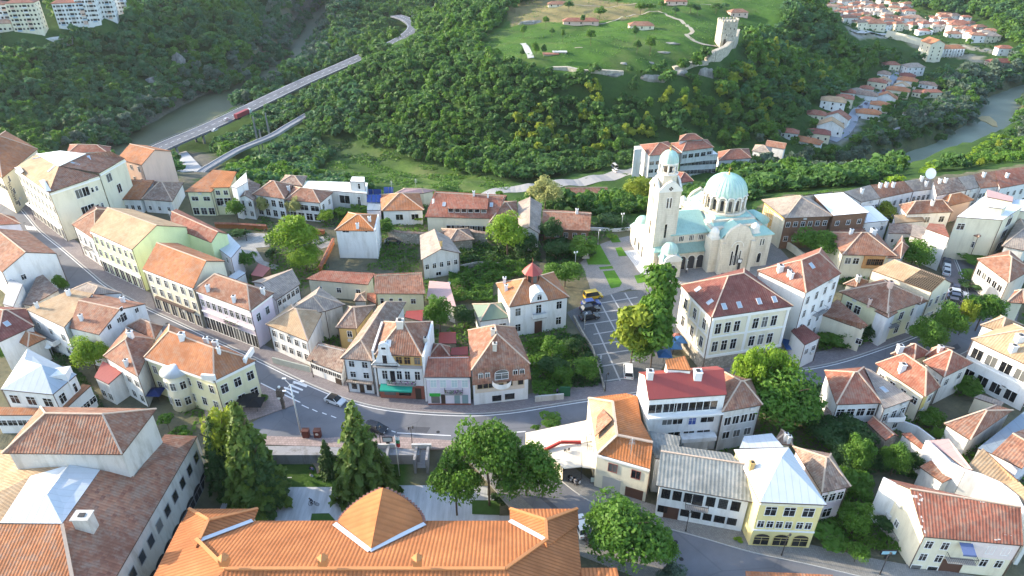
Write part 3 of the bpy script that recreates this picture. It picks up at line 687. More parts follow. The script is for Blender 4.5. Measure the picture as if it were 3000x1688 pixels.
# ---------- streets
def V0(pts,k='N',z=0.): return [P(k,x,y,z) for x,y in pts]
FE=smooth(V0([(-200,330),(-60,470),(0,530),(40,588),(83,640),(118,680),(180,730),(262,800),(317,844),(430,905),(505,940),(600,985),(750,1055),(875,1116),(968,1156),(1013,1173),(1093,1195),(1190,1209),(1319,1217),(1415,1217),(1512,1208),(1600,1194),(1722,1175),(1900,1150),(2150,1110),(2300,1092),(2450,1066),(2600,1018),(2715,974),(2800,925),(2835,870),(2815,800),(2780,720),(2768,695)]),5)
LE=smooth(V0([(1420,1212),(1490,1262),(1530,1297),(1585,1352),(1641,1408),(1723,1468),(1819,1505),(1938,1545),(2057,1578),(2205,1621),(2386,1660),(2600,1708),(2900,1760)]),5)
rm=strip(FE,.3,-8.2,z=.03); strip(LE,.0,-7.,z=.036,mb=rm)
def sheet(mb,pts,z,k='N',m=0):
    q=[P(k,x,y,z) for x,y in pts]
    n=len(q); ar=sum(q[i].x*q[(i+1)%n].y-q[(i+1)%n].x*q[i].y for i in range(n))
    mb.face(q if ar>0 else q[::-1],m)
sheet(rm,[(700,1085),(880,1170),(867,1183),(756,1228),(735,1240),(735,1290),(985,1290),(1119,1272),(1331,1293),(1480,1330),(1560,1330),(1500,1240),(1300,1225),(1000,1190),(820,1110)],.042)
tag(rm.build('road',asphalt()),'grey asphalt main street curving through the old town','road',kind='structure')
def pave(mb,pts,z0,z1,k='N',zs=0.,m=0):
    q=[P(k,x,y,zs) for x,y in pts]; mb.prism([(p.x,p.y) for p in q],z0,z1,m)
pvm=paver('pinkish',(.25,.225,.23),.4,.2); pvs=paver('stone_setts',(.27,.265,.25),.25,.18,big=.4)
kerb=solid('kerb_stone',(.42,.42,.41),.8)
pm=MB(); strip(FE,.5,4.2,z=.15,th=.3,mb=pm); 
strip([p for p in FE if p.x<-52],-8.2,-9.8,z=.15,th=.3,mb=pm); strip([p for p in FE if p.x>26],-8.2,-9.8,z=.15,th=.3,mb=pm)
tag(pm.build('pavement',pvm),'pinkish paved footway along the main street','pavement',kind='structure')
LE2=[p for p in LE if p.x>7]; pm=MB(); strip(LE2,0.12,3.6,z=.15,th=.3,mb=pm); strip([p for p in LE if p.x>-1],-7.,-9.6,z=.14,th=.3,mb=pm); tag(pm.build('pavement',pvs),'rough stone sett footway along the lower street','pavement',kind='structure')
pm=MB(); pave(pm,[(772,1279),(960,1285),(1119,1272),(1150,1280),(1331,1293),(1360,1313),(1264,1316),(1105,1316),(772,1304)],-.2,.15); pave(pm,[(600,1150),(764,1126),(868,1178),(866,1186),(830,1200),(756,1226),(700,1240),(600,1240)],-.2,.16)
tag(pm.build('pavement',paver('rose_slabs',(.34,.27,.25),.5,.5)),'rose coloured pavement above the memorial plaza','pavement',kind='structure')
km=MB(); strip(FE,.3,.5,z=.155,th=.2,mb=km); strip(LE2,0.,.12,z=.155,th=.2,mb=km); strip([p for p in FE if p.x>26],-8.,-8.2,z=.155,th=.2,mb=km)
tag(km.build('kerb',kerb),'pale kerb stones edging the streets','kerb',kind='structure')
wp=solid('road_paint',(.72,.73,.74),.7,var=.12,scale=2.)
mk=MB(); strip(FE,-.05,-.22,z=.05,mb=mk)
i0=[i for i,p in enumerate(FE) if p.x>-52]
nn=normals(FE)
for i in range(0,len(FE)-1,2): # dashed centre line
    if FE[i].x<-52 and FE[i].y<90:
        a=FE[i].lerp(FE[i+1],.1); b=FE[i].lerp(FE[i+1],.65); a=a-nn[i]*4.1;b=b-nn[i]*4.1; n_=nn[i]*.08
        mk.face([Vector((q.x,q.y,.05)) for q in (a-n_,b-n_,b+n_,a+n_)])
for pts in ([(1540,1263),(1500,1266),(1500,1268.5),(1540,1265.5)],):
    sheet(mk,pts,.05)
for (a,b) in (((1147,1263),(1159,1267)),((1163,1269),(1321,1277)),((1338,1277),(1357,1277)),((1440,1262),(1480,1262)),((884,1187),(905,1197)),((915,1200),(930,1207)),((944,1210),(957,1215)),((970,1219),(985,1225))):
    A=P('N',*a,0);B=P('N',*b,0); d=(B-A).normalized(); n_=Vector((-d.y,d.x,0))*.09
    mk.face([Vector((q.x,q.y,.052)) for q in (A-n_,B-n_,B+n_,A+n_)])
sheet(mk,[(764,1121),(880,1177.5),(880,1180.5),(764,1124.5)],.053)
# zebra crossings
for q in ([(660,212),(700,210),(850,300),(815,335)],[(575,265),(530,290),(770,425),(790,390)]): pass
for q in ([(610,215),(585,245),(830,335),(850,300)],[(540,270),(515,300),(760,395),(775,368)],[(440,320),(420,345),(690,440),(700,412)],[(465,405),(500,395),(625,488),(600,505)],[(470,470),(450,480),(700,600),(722,592)]):
    sheet(mk,q,.056,'v')
for j in range(6):
    x0=262+j*18
    sheet(mk,[(x0,945+j*3),(x0+11,943+j*3),(x0+38,985+j*2),(x0+25,990+j*2)],.056,'e')
mk_o=tag(mk.build('road_markings',wp),'white lines, dashes and zebra crossings on the asphalt','road markings',kind='structure')
rp=MB(); rr=random.Random(5)
for i in range(46):
    L_,o1=(FE,rr.uniform(-7.4,-1.2)) if i%3 else (LE,rr.uniform(-6.2,-1.)); j=rr.randrange(8,len(L_)-6); nv=normals(L_[j-1:j+2])[1]; c=L_[j]+nv*o1; dv=Vector((nv.y,-nv.x,0))
    if i%2: w_,l_=rr.uniform(.3,.9),rr.uniform(.8,4.5); rp.face([Vector((p.x,p.y,.047+.0002*i)) for p in (c-nv*w_-dv*l_,c+nv*w_*.8-dv*l_*.9,c+nv*w_+dv*l_,c-nv*w_+dv*l_*.8)][::-1],0)
    else: rp.face([Vector((c.x+.33*math.cos(6.2832*q/12),c.y+.33*math.sin(6.2832*q/12),.057)) for q in range(12)],1)
tag(rp.build('road_patches',[asphalt('patched_asphalt',(.085,.09,.105)),dark()]),'darker repair patches and manhole covers in the road','road patches',kind='structure')
# church square with its pale grid
sq=MB(); sheet(sq,[(1660,915),(1755,872),(1800,858),(1990,838),(2010,900),(1985,1010),(1900,1140),(1862,1148),(1775,1155),(1760,1090),(1722,1010)],.06)
tag(sq.build('square',paver('dark_setts',(.165,.17,.175),.22,.16,big=.25)),'dark cobbled church square divided by pale lines','square',kind='structure')
gl=MB()
def ln(k,a,b,w=.16,z=.07):
    A=P(k,*a,0);B=P(k,*b,0); d=(B-A).normalized(); n_=Vector((-d.y,d.x,0))*w; gl.face([Vector((q.x,q.y,z)) for q in (A-n_,B-n_,B+n_,A+n_)])
for a,b in (((440,462),(712,1070)),((485,255),(700,660)),((590,198),(780,520)),((715,182),(850,400)),((500,750),(490,850))): ln('m',a,b)
for j,(a,b) in enumerate((((440,285),(830,222)),((470,365),(800,318)),((345,472),(800,405)),((430,560),(800,500)),((400,660),(800,605)),((450,750),(800,697)),((500,850),(800,805)),((530,985),(800,945)))): ln('m',a,b,z=.074)
tag(gl.build('paving_lines',solid('pale_stone',(.36,.36,.355),.8)),'pale stone grid lines across the dark square','paving lines',kind='structure')
cb=MB(); sheet(cb,[(1700,770),(1760,715),(1800,700),(1850,690),(1850,845),(1755,872),(1735,873),(1725,830)],.064); sheet(cb,[(1845,690),(2000,690),(2300,800),(2280,840),(2000,845),(1850,850)],.06); sheet(cb,[(2200,720),(2260,700),(2340,790),(2260,830)],.068)
tag(cb.build('path',paver('church_cobbles',(.30,.285,.27),.3,.2,big=.45)),'cobbled forecourt and paths beside the church','path',kind='structure')
tm=MB(); sheet(tm,[(630,835),(1045,850),(1050,990),(900,1000),(990,1140),(1150,1190),(1120,1240),(960,1180),(700,1000)],.07,'f'); sheet(tm,[(1500,880),(1680,880),(1700,980),(1600,1010),(1500,960)],.07,'f'); tag(tm.build('terrace',paver('pale_terrace',(.38,.37,.35),.6,.4)),'pale paved terraces of the stepped garden','terrace',kind='structure')
lw=MB()
for k,q in (('h',[(330,1000),(490,985),(590,1165),(380,1165)]),('h',[(628,1012),(685,1005),(735,1085),(660,1090)]),('h',[(515,1225),(620,1215),(690,1330),(670,1365),(590,1382)]),('h',[(480,1188),(600,1175),(612,1200),(490,1210)]),('h',[(800,1265),(880,1248),(920,1320),(830,1335)]),('h',[(560,900),(640,890),(680,960),(600,965)])): sheet(lw,q,.1,k)
def grass(name='lawn',col=(.09,.20,.03)):
    m=solid(name,col,1.,var=.35,scale=1.2,spec=.05); return m
tag(lw.build('lawn',grass()),'small green lawns in the church garden','lawn',kind='structure')
# memorial plaza below the street
pz=MB(); q=[(-46,40),(8.,40),(5,62),(1.5,70),(-2.5,78),(-8,82.),(-22,82.),(-22,77.8),(-46,77.8)]
pz.face([Vector((x,y,-2.96)) for x,y in q])
def marble():
    if 'mb' in MC: return MC['mb']
    m=bpy.data.materials.new('marble_slabs'); N,L=nodes(m); b=N['Principled BSDF']; g=geo(N); mp=N.new('ShaderNodeMapping'); mp.inputs['Scale'].default_value=(1.2,.15,1); L.new(g,mp.inputs[0])
    n=tex(N,L,mp.outputs[0],.9,6,.7); base=mix(N,L,ramp(N,L,n,.35,.68),(.52,.54,.56),(.33,.34,.35)); L.new(base,b.inputs['Base Color']); b.inputs['Roughness'].default_value=.5; MC['mb']=m; return m
tag(pz.build('plaza',marble()),'pale streaked marble plaza behind the museum','plaza',kind='structure')
lw=MB()
sheet(lw,[(225,545),(560,560),(555,690),(540,725),(230,735),(120,735),(120,560)],-4.5+.2,'p') if False else None
def sheetz(mb,pts,z,k): 
    q=[P(k,x,y,z) for x,y in pts]; n=len(q); ar=sum(q[i].x*q[(i+1)%n].y-q[(i+1)%n].x*q[i].y for i in range(n)); mb.face(q if ar>0 else q[::-1])
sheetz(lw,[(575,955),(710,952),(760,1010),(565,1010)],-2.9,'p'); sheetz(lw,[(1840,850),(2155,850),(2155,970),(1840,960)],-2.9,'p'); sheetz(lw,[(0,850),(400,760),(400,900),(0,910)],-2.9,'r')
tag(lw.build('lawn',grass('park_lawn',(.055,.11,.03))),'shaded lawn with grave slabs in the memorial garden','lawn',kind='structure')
pt=MB(); c=smooth([G('p',x,y) for x,y in ((215,565),(300,545),(400,535),(500,535),(580,550),(620,590),(635,640))],4); strip([p+Vector((0,0,.16)) for p in c],.35,-.35,mb=pt); tag(pt.build('path',solid('sand_path',(.28,.23,.17),.95,var=.25)),'narrow sandy path curving round the shaded lawn','path',kind='structure')
# ================= west street, left edge =================
X_=lambda k,x,y:K(k,x,y)
h=H('e',[(-330,250),(20,440),(400,130),(60,-60)],11,'hy','or','cr','tall cream corner house with dark lettered sign at far left',win=[(1,3,4,.9,1.6)],wst='c')
# curved lettered band
txm=solid('dark_letters',(.03,.035,.06),.5)
def text(s,parent,loc,rot,size,mat,name='lettering',ext=.02,align='CENTER',sx=1.):
    cu=bpy.data.curves.new(name,'FONT'); cu.body=s; cu.size=size; cu.extrude=ext; cu.align_x=align; cu.resolution_u=2
    o=bpy.data.objects.new(name,cu); COL.objects.link(o); bpy.context.view_layer.update()
    dg=bpy.context.evaluated_depsgraph_get(); me=bpy.data.meshes.new_from_object(o.evaluated_get(dg)); bpy.data.objects.remove(o); me.materials.clear(); me.materials.append(mat)
    o=bpy.data.objects.new(name,me); link(o,parent); o.matrix_local=Matrix.Translation(Vector(loc)-(parent.location if parent else Vector()))@rot@Matrix.Diagonal((sx,1,1,1)); return o
def walltext(h,e,s,x,z,size,mat,name='lettering',sx=1.,push=.05,vert=0.):
    A,B=h.wall[e]; d=(B-A); d.z=0; d.normalize(); n=Vector((d.y,-d.x,0)); loc=A+d*x+n*push; loc.z=z
    return text(s,h.root,loc,Matrix.Rotation(math.atan2(d.y,d.x),4,'Z')@Matrix.Rotation(math.pi/2,4,'X')@Matrix.Rotation(vert,4,'Z'),size,mat,name,sx=sx)
walltext(h,0,'посока',(h.wall[0][1]-h.wall[0][0]).xy.length-3.,7.,2.2,txm)
walltext(h,1,'посока',1.2,5.4,2.0,txm,vert=-math.pi/2)
# big cream hotel block (custom roof)
def multi(name,label,roofs,walls,k,z0=0.,cat='house',wall='cr',th=.2,caps=(),capm=None):
    """roofs: list of (material, [(x,y,z)...]); walls: list of [(x,y,z),(x,y,z)] eave edges dropped to the ground"""
    c=[P(k,*p) for _,f in roofs for p in f]; cen=sum(c,Vector())/len(c); root=empty(name,(cen.x,cen.y,z0),label,cat)
    h=House(); h.root=root; h.z0=z0; h.wall=[]; h.tris=[]; h.iq=[]; off=root.location.copy(); h.ze=max(w[0][2] for w in walls) if walls else 5
    by={}
    for m,f in roofs: by.setdefault(m,[]).append(f)
    for m,fl in by.items():
        M=MB()
        for f in fl:
            pts=[P(k,*p) for p in f]; 
            n=(pts[1]-pts[0]).cross(pts[2]-pts[0])
            if n.z<0: pts=pts[::-1]
            M.slab([p-off for p in pts],th,0,1); h.tris+=[(pts[0],pts[i],pts[i+1]) for i in range(1,len(pts)-1)]
        M.build('roof',[ROOF[m](),fascia()],root)
    W=MB()
    for a,b in walls:
        A=P(k,*a)-off;B=P(k,*b)-off; W.face([Vector((A.x,A.y,-.6)),Vector((B.x,B.y,-.6)),Vector((B.x,B.y,B.z-.1)),Vector((A.x,A.y,A.z-.1))]); h.wall.append((A+off,B+off)); h.iq.append(A+off)
    if W.f: W.build('wall',WALL[wall](),root)
    if caps:
        M=MB()
        for a,b in caps: M.beam(P(k,*a)-off,P(k,*b)-off,.4,.2)
        M.build('ridge_tiles',capm or mortar(),root)
    return h
def wins(h,e,rows,cols,ww=1.,hh=1.45,x0=0.,x1=1.,st='c',fm=None):
    A,B=h.wall[e]; LL=(B-A).xy.length
    for z in rows:
        for c in range(cols): put(h.root,A,B,LL*(x0+(x1-x0)*(c+.5)/cols),z,ww,hh,st,fm=fm)
Z=14.
h=multi('town_house','long cream corner building with red, sunlit tan and white roofs at the bend',[
 ('tn',[(150,335,Z),(520,595,Z),(625,315,17.2)]),('bm',[(520,595,Z),(1055,415,Z),(625,315,17.2)]),('bm',[(1055,385,Z+.1),(1325,232,Z),(1170,155,16.4),(905,185,16.6),(625,313,17.1)]),  # tan slopes: sunlight on the left side put into the tile colour
 ('mw',[(625,315,17.25),(905,182,16.6),(640,150,Z)]),('wh',[(625,315,17.25),(640,150,Z),(390,185,Z)]),('tn',[(625,315,17.2),(390,185,Z),(150,335,Z)]),
 ('bg',[(150,330,Z+.5),(215,320,Z+.9),(250,370,Z+.9),(215,400,Z+.5)]),('bg',[(410,470,Z+1.),(470,455,Z+1.3),(545,575,Z+.3),(490,585,Z+.3)])],
 [((165,345,Z),(520,590,Z)),((520,590,Z),(1050,418,Z)),((1050,388,Z),(1322,236,Z)),((1322,236,Z),(1175,158,Z)),((1175,158,Z),(390,185,Z)),((390,185,Z),(165,345,Z))],'e',caps=[((625,313,17.3),(905,183,16.7)),((390,183,Z+.3),(625,313,17.3))],capm=trimm())
wins(h,0,(4.4,7.6,10.9),9,1.1,2.0); band(h,0,3.9,.35,.9,trimm(),'ledge'); band(h,0,13.1,.5,.35,trimm()); band(h,1,13.1,.4,.25,trimm()); band(h,2,13.1,.4,.25,trimm())
for i in range(9): put(h.root,*h.wall[0],(h.wall[0][1]-h.wall[0][0]).xy.length*(i+.5)/9,.3,1.7,2.9,'g')
wins(h,1,(5.2,10.),2,1.7,2.3,.45,.72,'g'); wins(h,1,(5.6,10.4),2,.6,1.2,.74,.92); wins(h,2,(6.2,),1,1.6,2.4,.2,.8,'g'); wins(h,2,(10.4,),1,1.9,2.2,.05,.5,'g')
pipes(h,[1])
for x,y in ((390,230),(545,345),(800,290),(945,230)): skylight(h,'e',x,y,.7,2.2)
H('e',[(1240,235),(1500,305),(1825,155),(1560,95)],11,'gx','or','sp','salmon house with blank side wall and solar heater on top',win=[(0,3,3,.9,1.5)],oh=.25,sky=[])
H('e',[(700,190),(1160,185),(1180,110),(740,85)],7,'hx','rd','cr','low red roofed house behind the white roofed corner block')
H('e',[(1260,665),(1490,672),(1640,465),(1385,455)],4.2,'sh','or','wt','small white house with orange shed roof near the salmon house',rise=2.5,win=[(0,[.9],3,.9,1.3)])
H('e',[(1500,665),(1830,690),(1950,485),(1640,480)],4.2,'hx','br','wt','small dark courtyard house with brown mottled roof and satellite dish',win=[(0,[.9],3,.8,1.2)])
h=H('e',[(760,935),(1005,1095),(1440,805),(1000,730)],8.6,'hy','bm','wt','white street house with tan gable end roof and red rear slope',win=[(0,[.5,4.4],4,1.,2.0)]); balcony(h,0,5.5,4.,3.)
h=H('e',[(950,1000),(1400,1200),(1990,960),(1400,770)],11,'gx','tn','gn','cream street house with lime green firewall',rise=3.2,oh=.2,win=[(0,[4.6,7.9],7,1.,1.8),(1,[7.2],1,.8,1.2,.2,.5)]); 
for i in range(7): put(h.root,*h.wall[0],(h.wall[0][1]-h.wall[0][0]).xy.length*(i+.5)/7,.2,1.7,2.8,'g')
band(h,0,3.6,.3,.5,trimm()); band(h,0,10.4,.4,.3,trimm())
h2=H('f',[(-10,770),(430,945),(605,850),(60,585)],9.5,'gx','rd','gn',root=h.root,rise=1.6,oh=.15)
H('f',[(440,960),(640,1110),(745,985),(610,850)],6.8,'fl','mw','lil','small terrace house with pale blue roof deck behind the lime firewall',oh=.1,win=[(0,2,2,.9,1.3)])
h=H('N',[(417,788),(566,845),(660,765),(520,712)],10.2,'gx','or','cr','cream street house with broad orange roof and lime gable end',rise=3.2,oh=.25,win=[(0,[4.4,7.4],6,1.,1.8)],ch=[]); h.root.children
for i in range(6): put(h.root,*h.wall[0],(h.wall[0][1]-h.wall[0][0]).xy.length*(i+.5)/6,.2,1.6,2.8,'g')
band(h,0,3.6,.3,.6,solid('cafe_awning',(.10,.07,.06)),'awning',.1,.9); band(h,0,9.6,.4,.3,trimm())
ggm=WALL['gn'](); A_,B_=h.wall[1]
h=H('k',[(605,180),(1205,400),(1460,208)],9.7,'hx','bm','pk','pink corner house with hipped roof and three chimneys',rise=2.8,ch=[(765,185),(1040,300),(1345,215)],win=[(0,[5.9],9,1.0,1.7),(1,[5.9],2,1.,1.7,.05,.9)])
for i in range(9): put(h.root,*h.wall[0],(h.wall[0][1]-h.wall[0][0]).xy.length*(i+.5)/9,.2,1.7,3.0,'g')
band(h,0,4.6,.25,.3,trimm()); band(h,0,9.0,.45,.3,trimm()); band(h,1,9.0,.45,.3,trimm()); balcony(h,0,9.,4.3,3.2,.9,flowers=True); pipes(h,[0,1])
H('k',[(1475,290),(1740,115),(1600,-30),(1215,95)],6,'gx','gy','wt','rear wing house with long grey brown roof behind the pink corner house',rise=2.,win=[(0,2,5,.9,1.3)])
H('f',[(850,1290),(975,1310),(1062,1215),(930,1165)],3,'fl','mr','bw','flat maroon roofed kiosk in the stepped garden',cat='kiosk',name='kiosk',oh=.1)
H('N',[(640,830),(668,835),(720,800),(700,790)],3.4,'fl','mw','wt','small pale metal shed beside the stepped garden',cat='shed',name='shed',oh=.1)
# ================= back row, centre =================
h=H('f',[(145,405),(430,408),(690,190),(450,172)],7.4,'sh','or','py','pale yellow house with orange roof and white firewall',rise=2.6,win=[(0,[4.6],2,1.8,1.2),(0,[.4],3,1.6,2.)]);
H('f',[(420,362),(625,358),(700,195),(540,180)],8.4,'sh','on','py',root=h.root,rise=1.7,win=[(0,[6.0],2,1.1,1.3),(0,[2.8],2,1.8,2.2)])
H('f',[(640,350),(700,365),(812,300),(800,200)],9.4,'fl','wh','wt',root=h.root,oh=.05)
H('f',[(700,475),(885,500),(955,330),(725,305)],6,'gy','br','wt','narrow white gabled house with blue ground floor wall',win=[(0,[.9,3.9],2,1.,1.5)])
h=H('f',[(860,432),(1210,482),(1300,330),(1050,290)],6.6,'hx','bm','wt','white inn with twin hipped roofs and courtyard trees',rise=2.6,win=[(0,[.6,3.6],4,1.3,1.9)],ch=[(1255,390)])
H('f',[(1215,490),(1585,525),(1725,410),(1290,345)],6.0,'hx','bm','wt',root=h.root,rise=2.,win=[(0,[3.2],3,2.4,1.5),(1,[3.2],2,1.,1.5),(0,[.3],4,1.8,2.)])
H('f',[(1150,310),(1400,345),(1450,240),(1215,230)],6,'hx','br','cr','small brown roofed house behind the inn')
h=H('f',[(1395,365),(2080,425),(2090,310),(1450,290)],6,'fl','wh','lg','modern white flat roofed house with roof tower',oh=.08,win=[(0,[2.4],1,3.,2.4,.55,.75,'g'),(0,[2.2],1,.8,2.6,.8,.95)])
H('f',[(1905,295),(2055,300),(2058,248),(1925,245)],8.8,'fl','wh','lg',root=h.root,oh=.05,win=[(0,[6.6],1,.6,1.6,.4,.8)])
def solar(k,pts,z,tilt,label):
    q=[P(k,x,y,z) for x,y in pts]; r=empty('solar_panel',(sum(q,Vector())/4),label,'solar panel','blue solar panels in the back row'); o=r.location; m=MB()
    m.slab([p-o for p in q],.08); m.build('panel',solid('solar_blue',(.03,.07,.28),.25,var=.25,scale=4.,spec=.6),r)
    l=MB(); a=(q[3]+q[2])/2-o; l.beam(a-Vector((0,0,.1)),a-Vector((0,0,2.)),.1,.1); a=(q[0]+q[1])/2-o; l.beam(a-Vector((0,0,.1)),a-Vector((0,0,1.2)),.1,.1); l.build('stand',solid('steel',(.4,.4,.42),.4,.8),r)
H('g',[(90,600),(235,600),(240,500),(100,495)],3.4,'fl','fb','lil','low annex carrying blue solar panels',oh=.05)
for i,(a,b,y0,y1) in enumerate(((90,135,515,435),(140,185,515,435),(190,240,515,435),(100,150,430,378),(155,240,430,378),(270,315,420,355),(320,368,420,355))):
    q=[P('g',a,y0,3.8),P('g',b,y0,3.8),P('g',b,y1,5.4),P('g',a,y1,5.4)]
    c=sum(q,Vector())/4; r=empty('solar_panel',c,'blue solar panel tilted toward the sun above the low annex','solar panel','blue solar panels in the back row'); m=MB(); m.slab([p-c for p in q],.08); m.build('panel',solid('solar_blue',(.03,.07,.28),.25,var=.25,scale=4.,spec=.6),r)
    l=MB(); 
    for pq in (q[0],q[1],q[2],q[3]): a_=pq-c; l.beam(a_-Vector((0,0,.1)),Vector((a_.x,a_.y,3.3-c.z)),.08,.08)
    l.build('stand',solid('steel',(.4,.4,.42),.4,.8),r)
h=H('g',[(245,608),(697,598),(650,420),(228,435)],4.6,'hx','or','wt','small white bungalow with hipped orange roof and two windows',rise=2.6,win=[(0,[1.6],2,1.9,1.6,.2,1.,'g')],ch=[(465,410)])
H('g',[(350,440),(690,420),(820,392),(480,368)],4.2,'hx','pk','cr','long low pink roofed building behind the hipped bungalow')
h=H('g',[(705,672),(1450,690),(1575,440),(810,398)],5.2,'sh','rd','cr','long bright red tiled restaurant with broad shed dormer',rise=4.2,ch=[(1225,445,.7),(1375,465,.5)],sky=[(910,540),(1412,545)],win=[(0,[.3],9,2.,2.4,.3,1.,'g')])
def dormer(h,k,pts,z,mat,roofm,wm='cr',dep=4.,nwin=6):
    """shed dormer: front edge FL,FR at height z, roof running back"""
    off=h.root.location; a=P(k,*pts[0],z);b=P(k,*pts[1],z);c=P(k,*pts[2],z+pts[4]);d=P(k,*pts[3],z+pts[4])
    m=MB(); m.slab([p-off for p in (a,b,c,d)],.15); r=m.build('dormer_roof',roofm,h.root); w=MB(); e=(b-a).normalized(); n=Vector((e.y,-e.x,0))
    a2=a-n*.4+e*.2;b2=b-n*.4-e*.2; w.face([p-off for p in (a2-Vector((0,0,1.6)),b2-Vector((0,0,1.6)),b2-Vector((0,0,.1)),a2-Vector((0,0,.1)))]); w.face([p-off for p in (d,a2-Vector((0,0,.1)),a2-Vector((0,0,1.6)))]); w.face([p-off for p in (b2-Vector((0,0,1.6)),b2-Vector((0,0,.1)),c)]); w.build('dormer_wall',WALL[wm](),h.root)
    for i in range(nwin): put(h.root,a2,b2,(b2-a2).length*(i+.5)/nwin,z-1.2,(b2-a2).length/nwin-.5,.9,'n')
dormer(h,'g',[(935,582),(1372,590),(1382,475),(950,455),1.4],7.4,None,ROOF['rd'](),'bw')
m_=MB(); q=[P('g',x,y,z) for x,y,z in ((778,640,5.6),(805,640,5.6),(805,480,8.2),(782,480,8.2))]; m_.slab([p-h.root.location for p in q],.8); m_.build('firewall',trimm(),h.root)
h=H('g',[(1385,735),(1700,690),(1680,505),(1470,500)],5,'hx','bm','cr','old house with two mottled roofs beside the long red restaurant',rise=2.4)
H('g',[(1700,850),(1925,850),(1950,535),(1690,515)],5.2,'gy','gy','lg',root=h.root,rise=1.8,ch=[(1680,530)],win=[(0,1,2,.9,1.3)])
H('N',[(1588,672),(1729,676),(1733,622),(1590,613)],3.6,'gx','bm','bw','long low brown boarded house with red tiled roof by the church garden',rise=2.2,win=[(0,1,5,1.,1.2)],ch=[(1690,625)])
h=H('N',[(980,675),(1100,677),(1108,628),(1020,622)],7.8,'hx','on','wt','tall plain white house with orange tiled roof and chimneys',rise=2.,ch=[(1048,668),(1083,648)],pw=[(0,1013,678,1.6,.5),(0,1073,678,.5,.4)],oh=.25)
def firewall(h,k,a,b,z0,z1,w=.35,name='firewall',mat=None):
    A=P(k,*a,z1);B=P(k,*b,z1); d=(B-A); d.z=0; d.normalize(); n=Vector((-d.y,d.x,0))*w/2; o=h.root.location; m=MB(); m.prism([((p-o).x,(p-o).y) for p in (A-n,B-n,B+n,A+n)],z0-o.z,z1-o.z); return m.build(name,mat or WALL['wt'](),h.root)
firewall(h,'N',(1097,674),(1108,628),0,8.1)
h=H('g',[(665,1130),(1092,1058),(965,890),(650,870)],5.6,'gy','gy','lg','small grey gabled house with rubble base in the overgrown yard',win=[(0,[2.6],5,.8,1.3),(0,[.5],1,1.2,.9,.2,.6)],ch=[(880,985,.6,'oc')],rise=2.)
H('g',[(960,940),(1230,910),(1165,790),(880,795)],3.3,'hx','br','st','low open shed with brown hipped roof behind the grey gabled house',cat='shed',name='shed',rise=1.4)
h=H('N',[(893,818),(1078,834),(1098,800),(945,792)],4.6,'sh','rd','cr','long cream garden house with low red roof strip',rise=.9,win=[(0,[1.6],3,1.,1.2)])
h=H('N',[(1097,860),(1246,861),(1235,797),(1096,803)],5.6,'sh','bm','py','pale yellow house with single sloping tiled roof and ladder windows',rise=2.,win=[(0,[2.8],3,.7,1.3,0,.6),(0,[2.8],1,1.,1.2,.65,.9)])
H('l',[(1085,230),(1355,310),(1290,85),(1110,70)],4,'sr','pk','lg','low house with faded pink sheet metal roof beside the vine pergola',rise=.6)
H('l',[(425,255),(535,255),(530,168),(440,190)],3.2,'hx','br','lg','tiny shed with brown tiles in the inner yard',cat='shed',name='shed',oh=.2)
H('l',[(540,240),(625,280),(625,178),(540,180)],2.6,'sh','rd','st','tiny red roofed lean-to between cream garden house and yellow house',cat='shed',name='shed',oh=.1)
H('l',[(885,400),(1045,437),(1058,335),(900,345)],3.2,'fl','mr','st','dark red flat roofed shed behind the awning house',cat='shed',name='shed',oh=.1)
H('l',[(1195,640),(1355,640),(1350,535),(1200,540)],2.8,'fl','mr','st','low rust red shed below the tall garden tree',cat='shed',name='shed',oh=.1)
# ================= main street front row =================
h=H('k',[(1370,545),(1820,725),(1985,400),(1640,330)],6.6,'hx','tn','wt','old white house with tan hipped roof opposite the tower block corner',rise=2.6,win=[(0,[1.2,3.9],5,1.,1.5)])
H('k',[(1440,500),(2000,405),(2215,335),(1940,150)],7.,'hy','gy','dw',root=h.root,rise=2.4,win=[(0,[4.],1,.6,1.)])
h=H('N',[(897,1054),(1001,1093),(1014,1022),(932,1002)],3.7,'sh','br','wt','long low white house with brown mottled roof along the pavement',rise=2.2,win=[(0,[1.7],7,1.,1.0)]); shop(h,0,.78,.98,.1,1.6,mat=solid('dark_door',(.06,.04,.03)),name='garage_door'); 
h=H('l',[(300,775),(592,800),(900,262),(640,308)],8.2,'hy','br','wt','white three storey house with wavy old brown roof left of the green awning',rise=2.4,win=[(0,[3.7,6.1],2,1.,1.3)],oh=.5)
shop(h,0,.12,.32,.9,2.2); shop(h,0,.42,.6,.1,2.3,mat=solid('dark_door',(.06,.04,.03)),name='door'); shop(h,0,.7,.9,.9,2.2); band(h,0,2.9,.25,.9,ROOF['gy'](),'ledge'); pipes(h,[0])
H('l',[(258,497),(450,505),(620,290),(370,300)],6,'hx','br','oc','ochre walled back house with brown mottled roof in the inner yard',rise=2.2,win=[(0,[3.6],1,.9,1.4,.4,.8)])
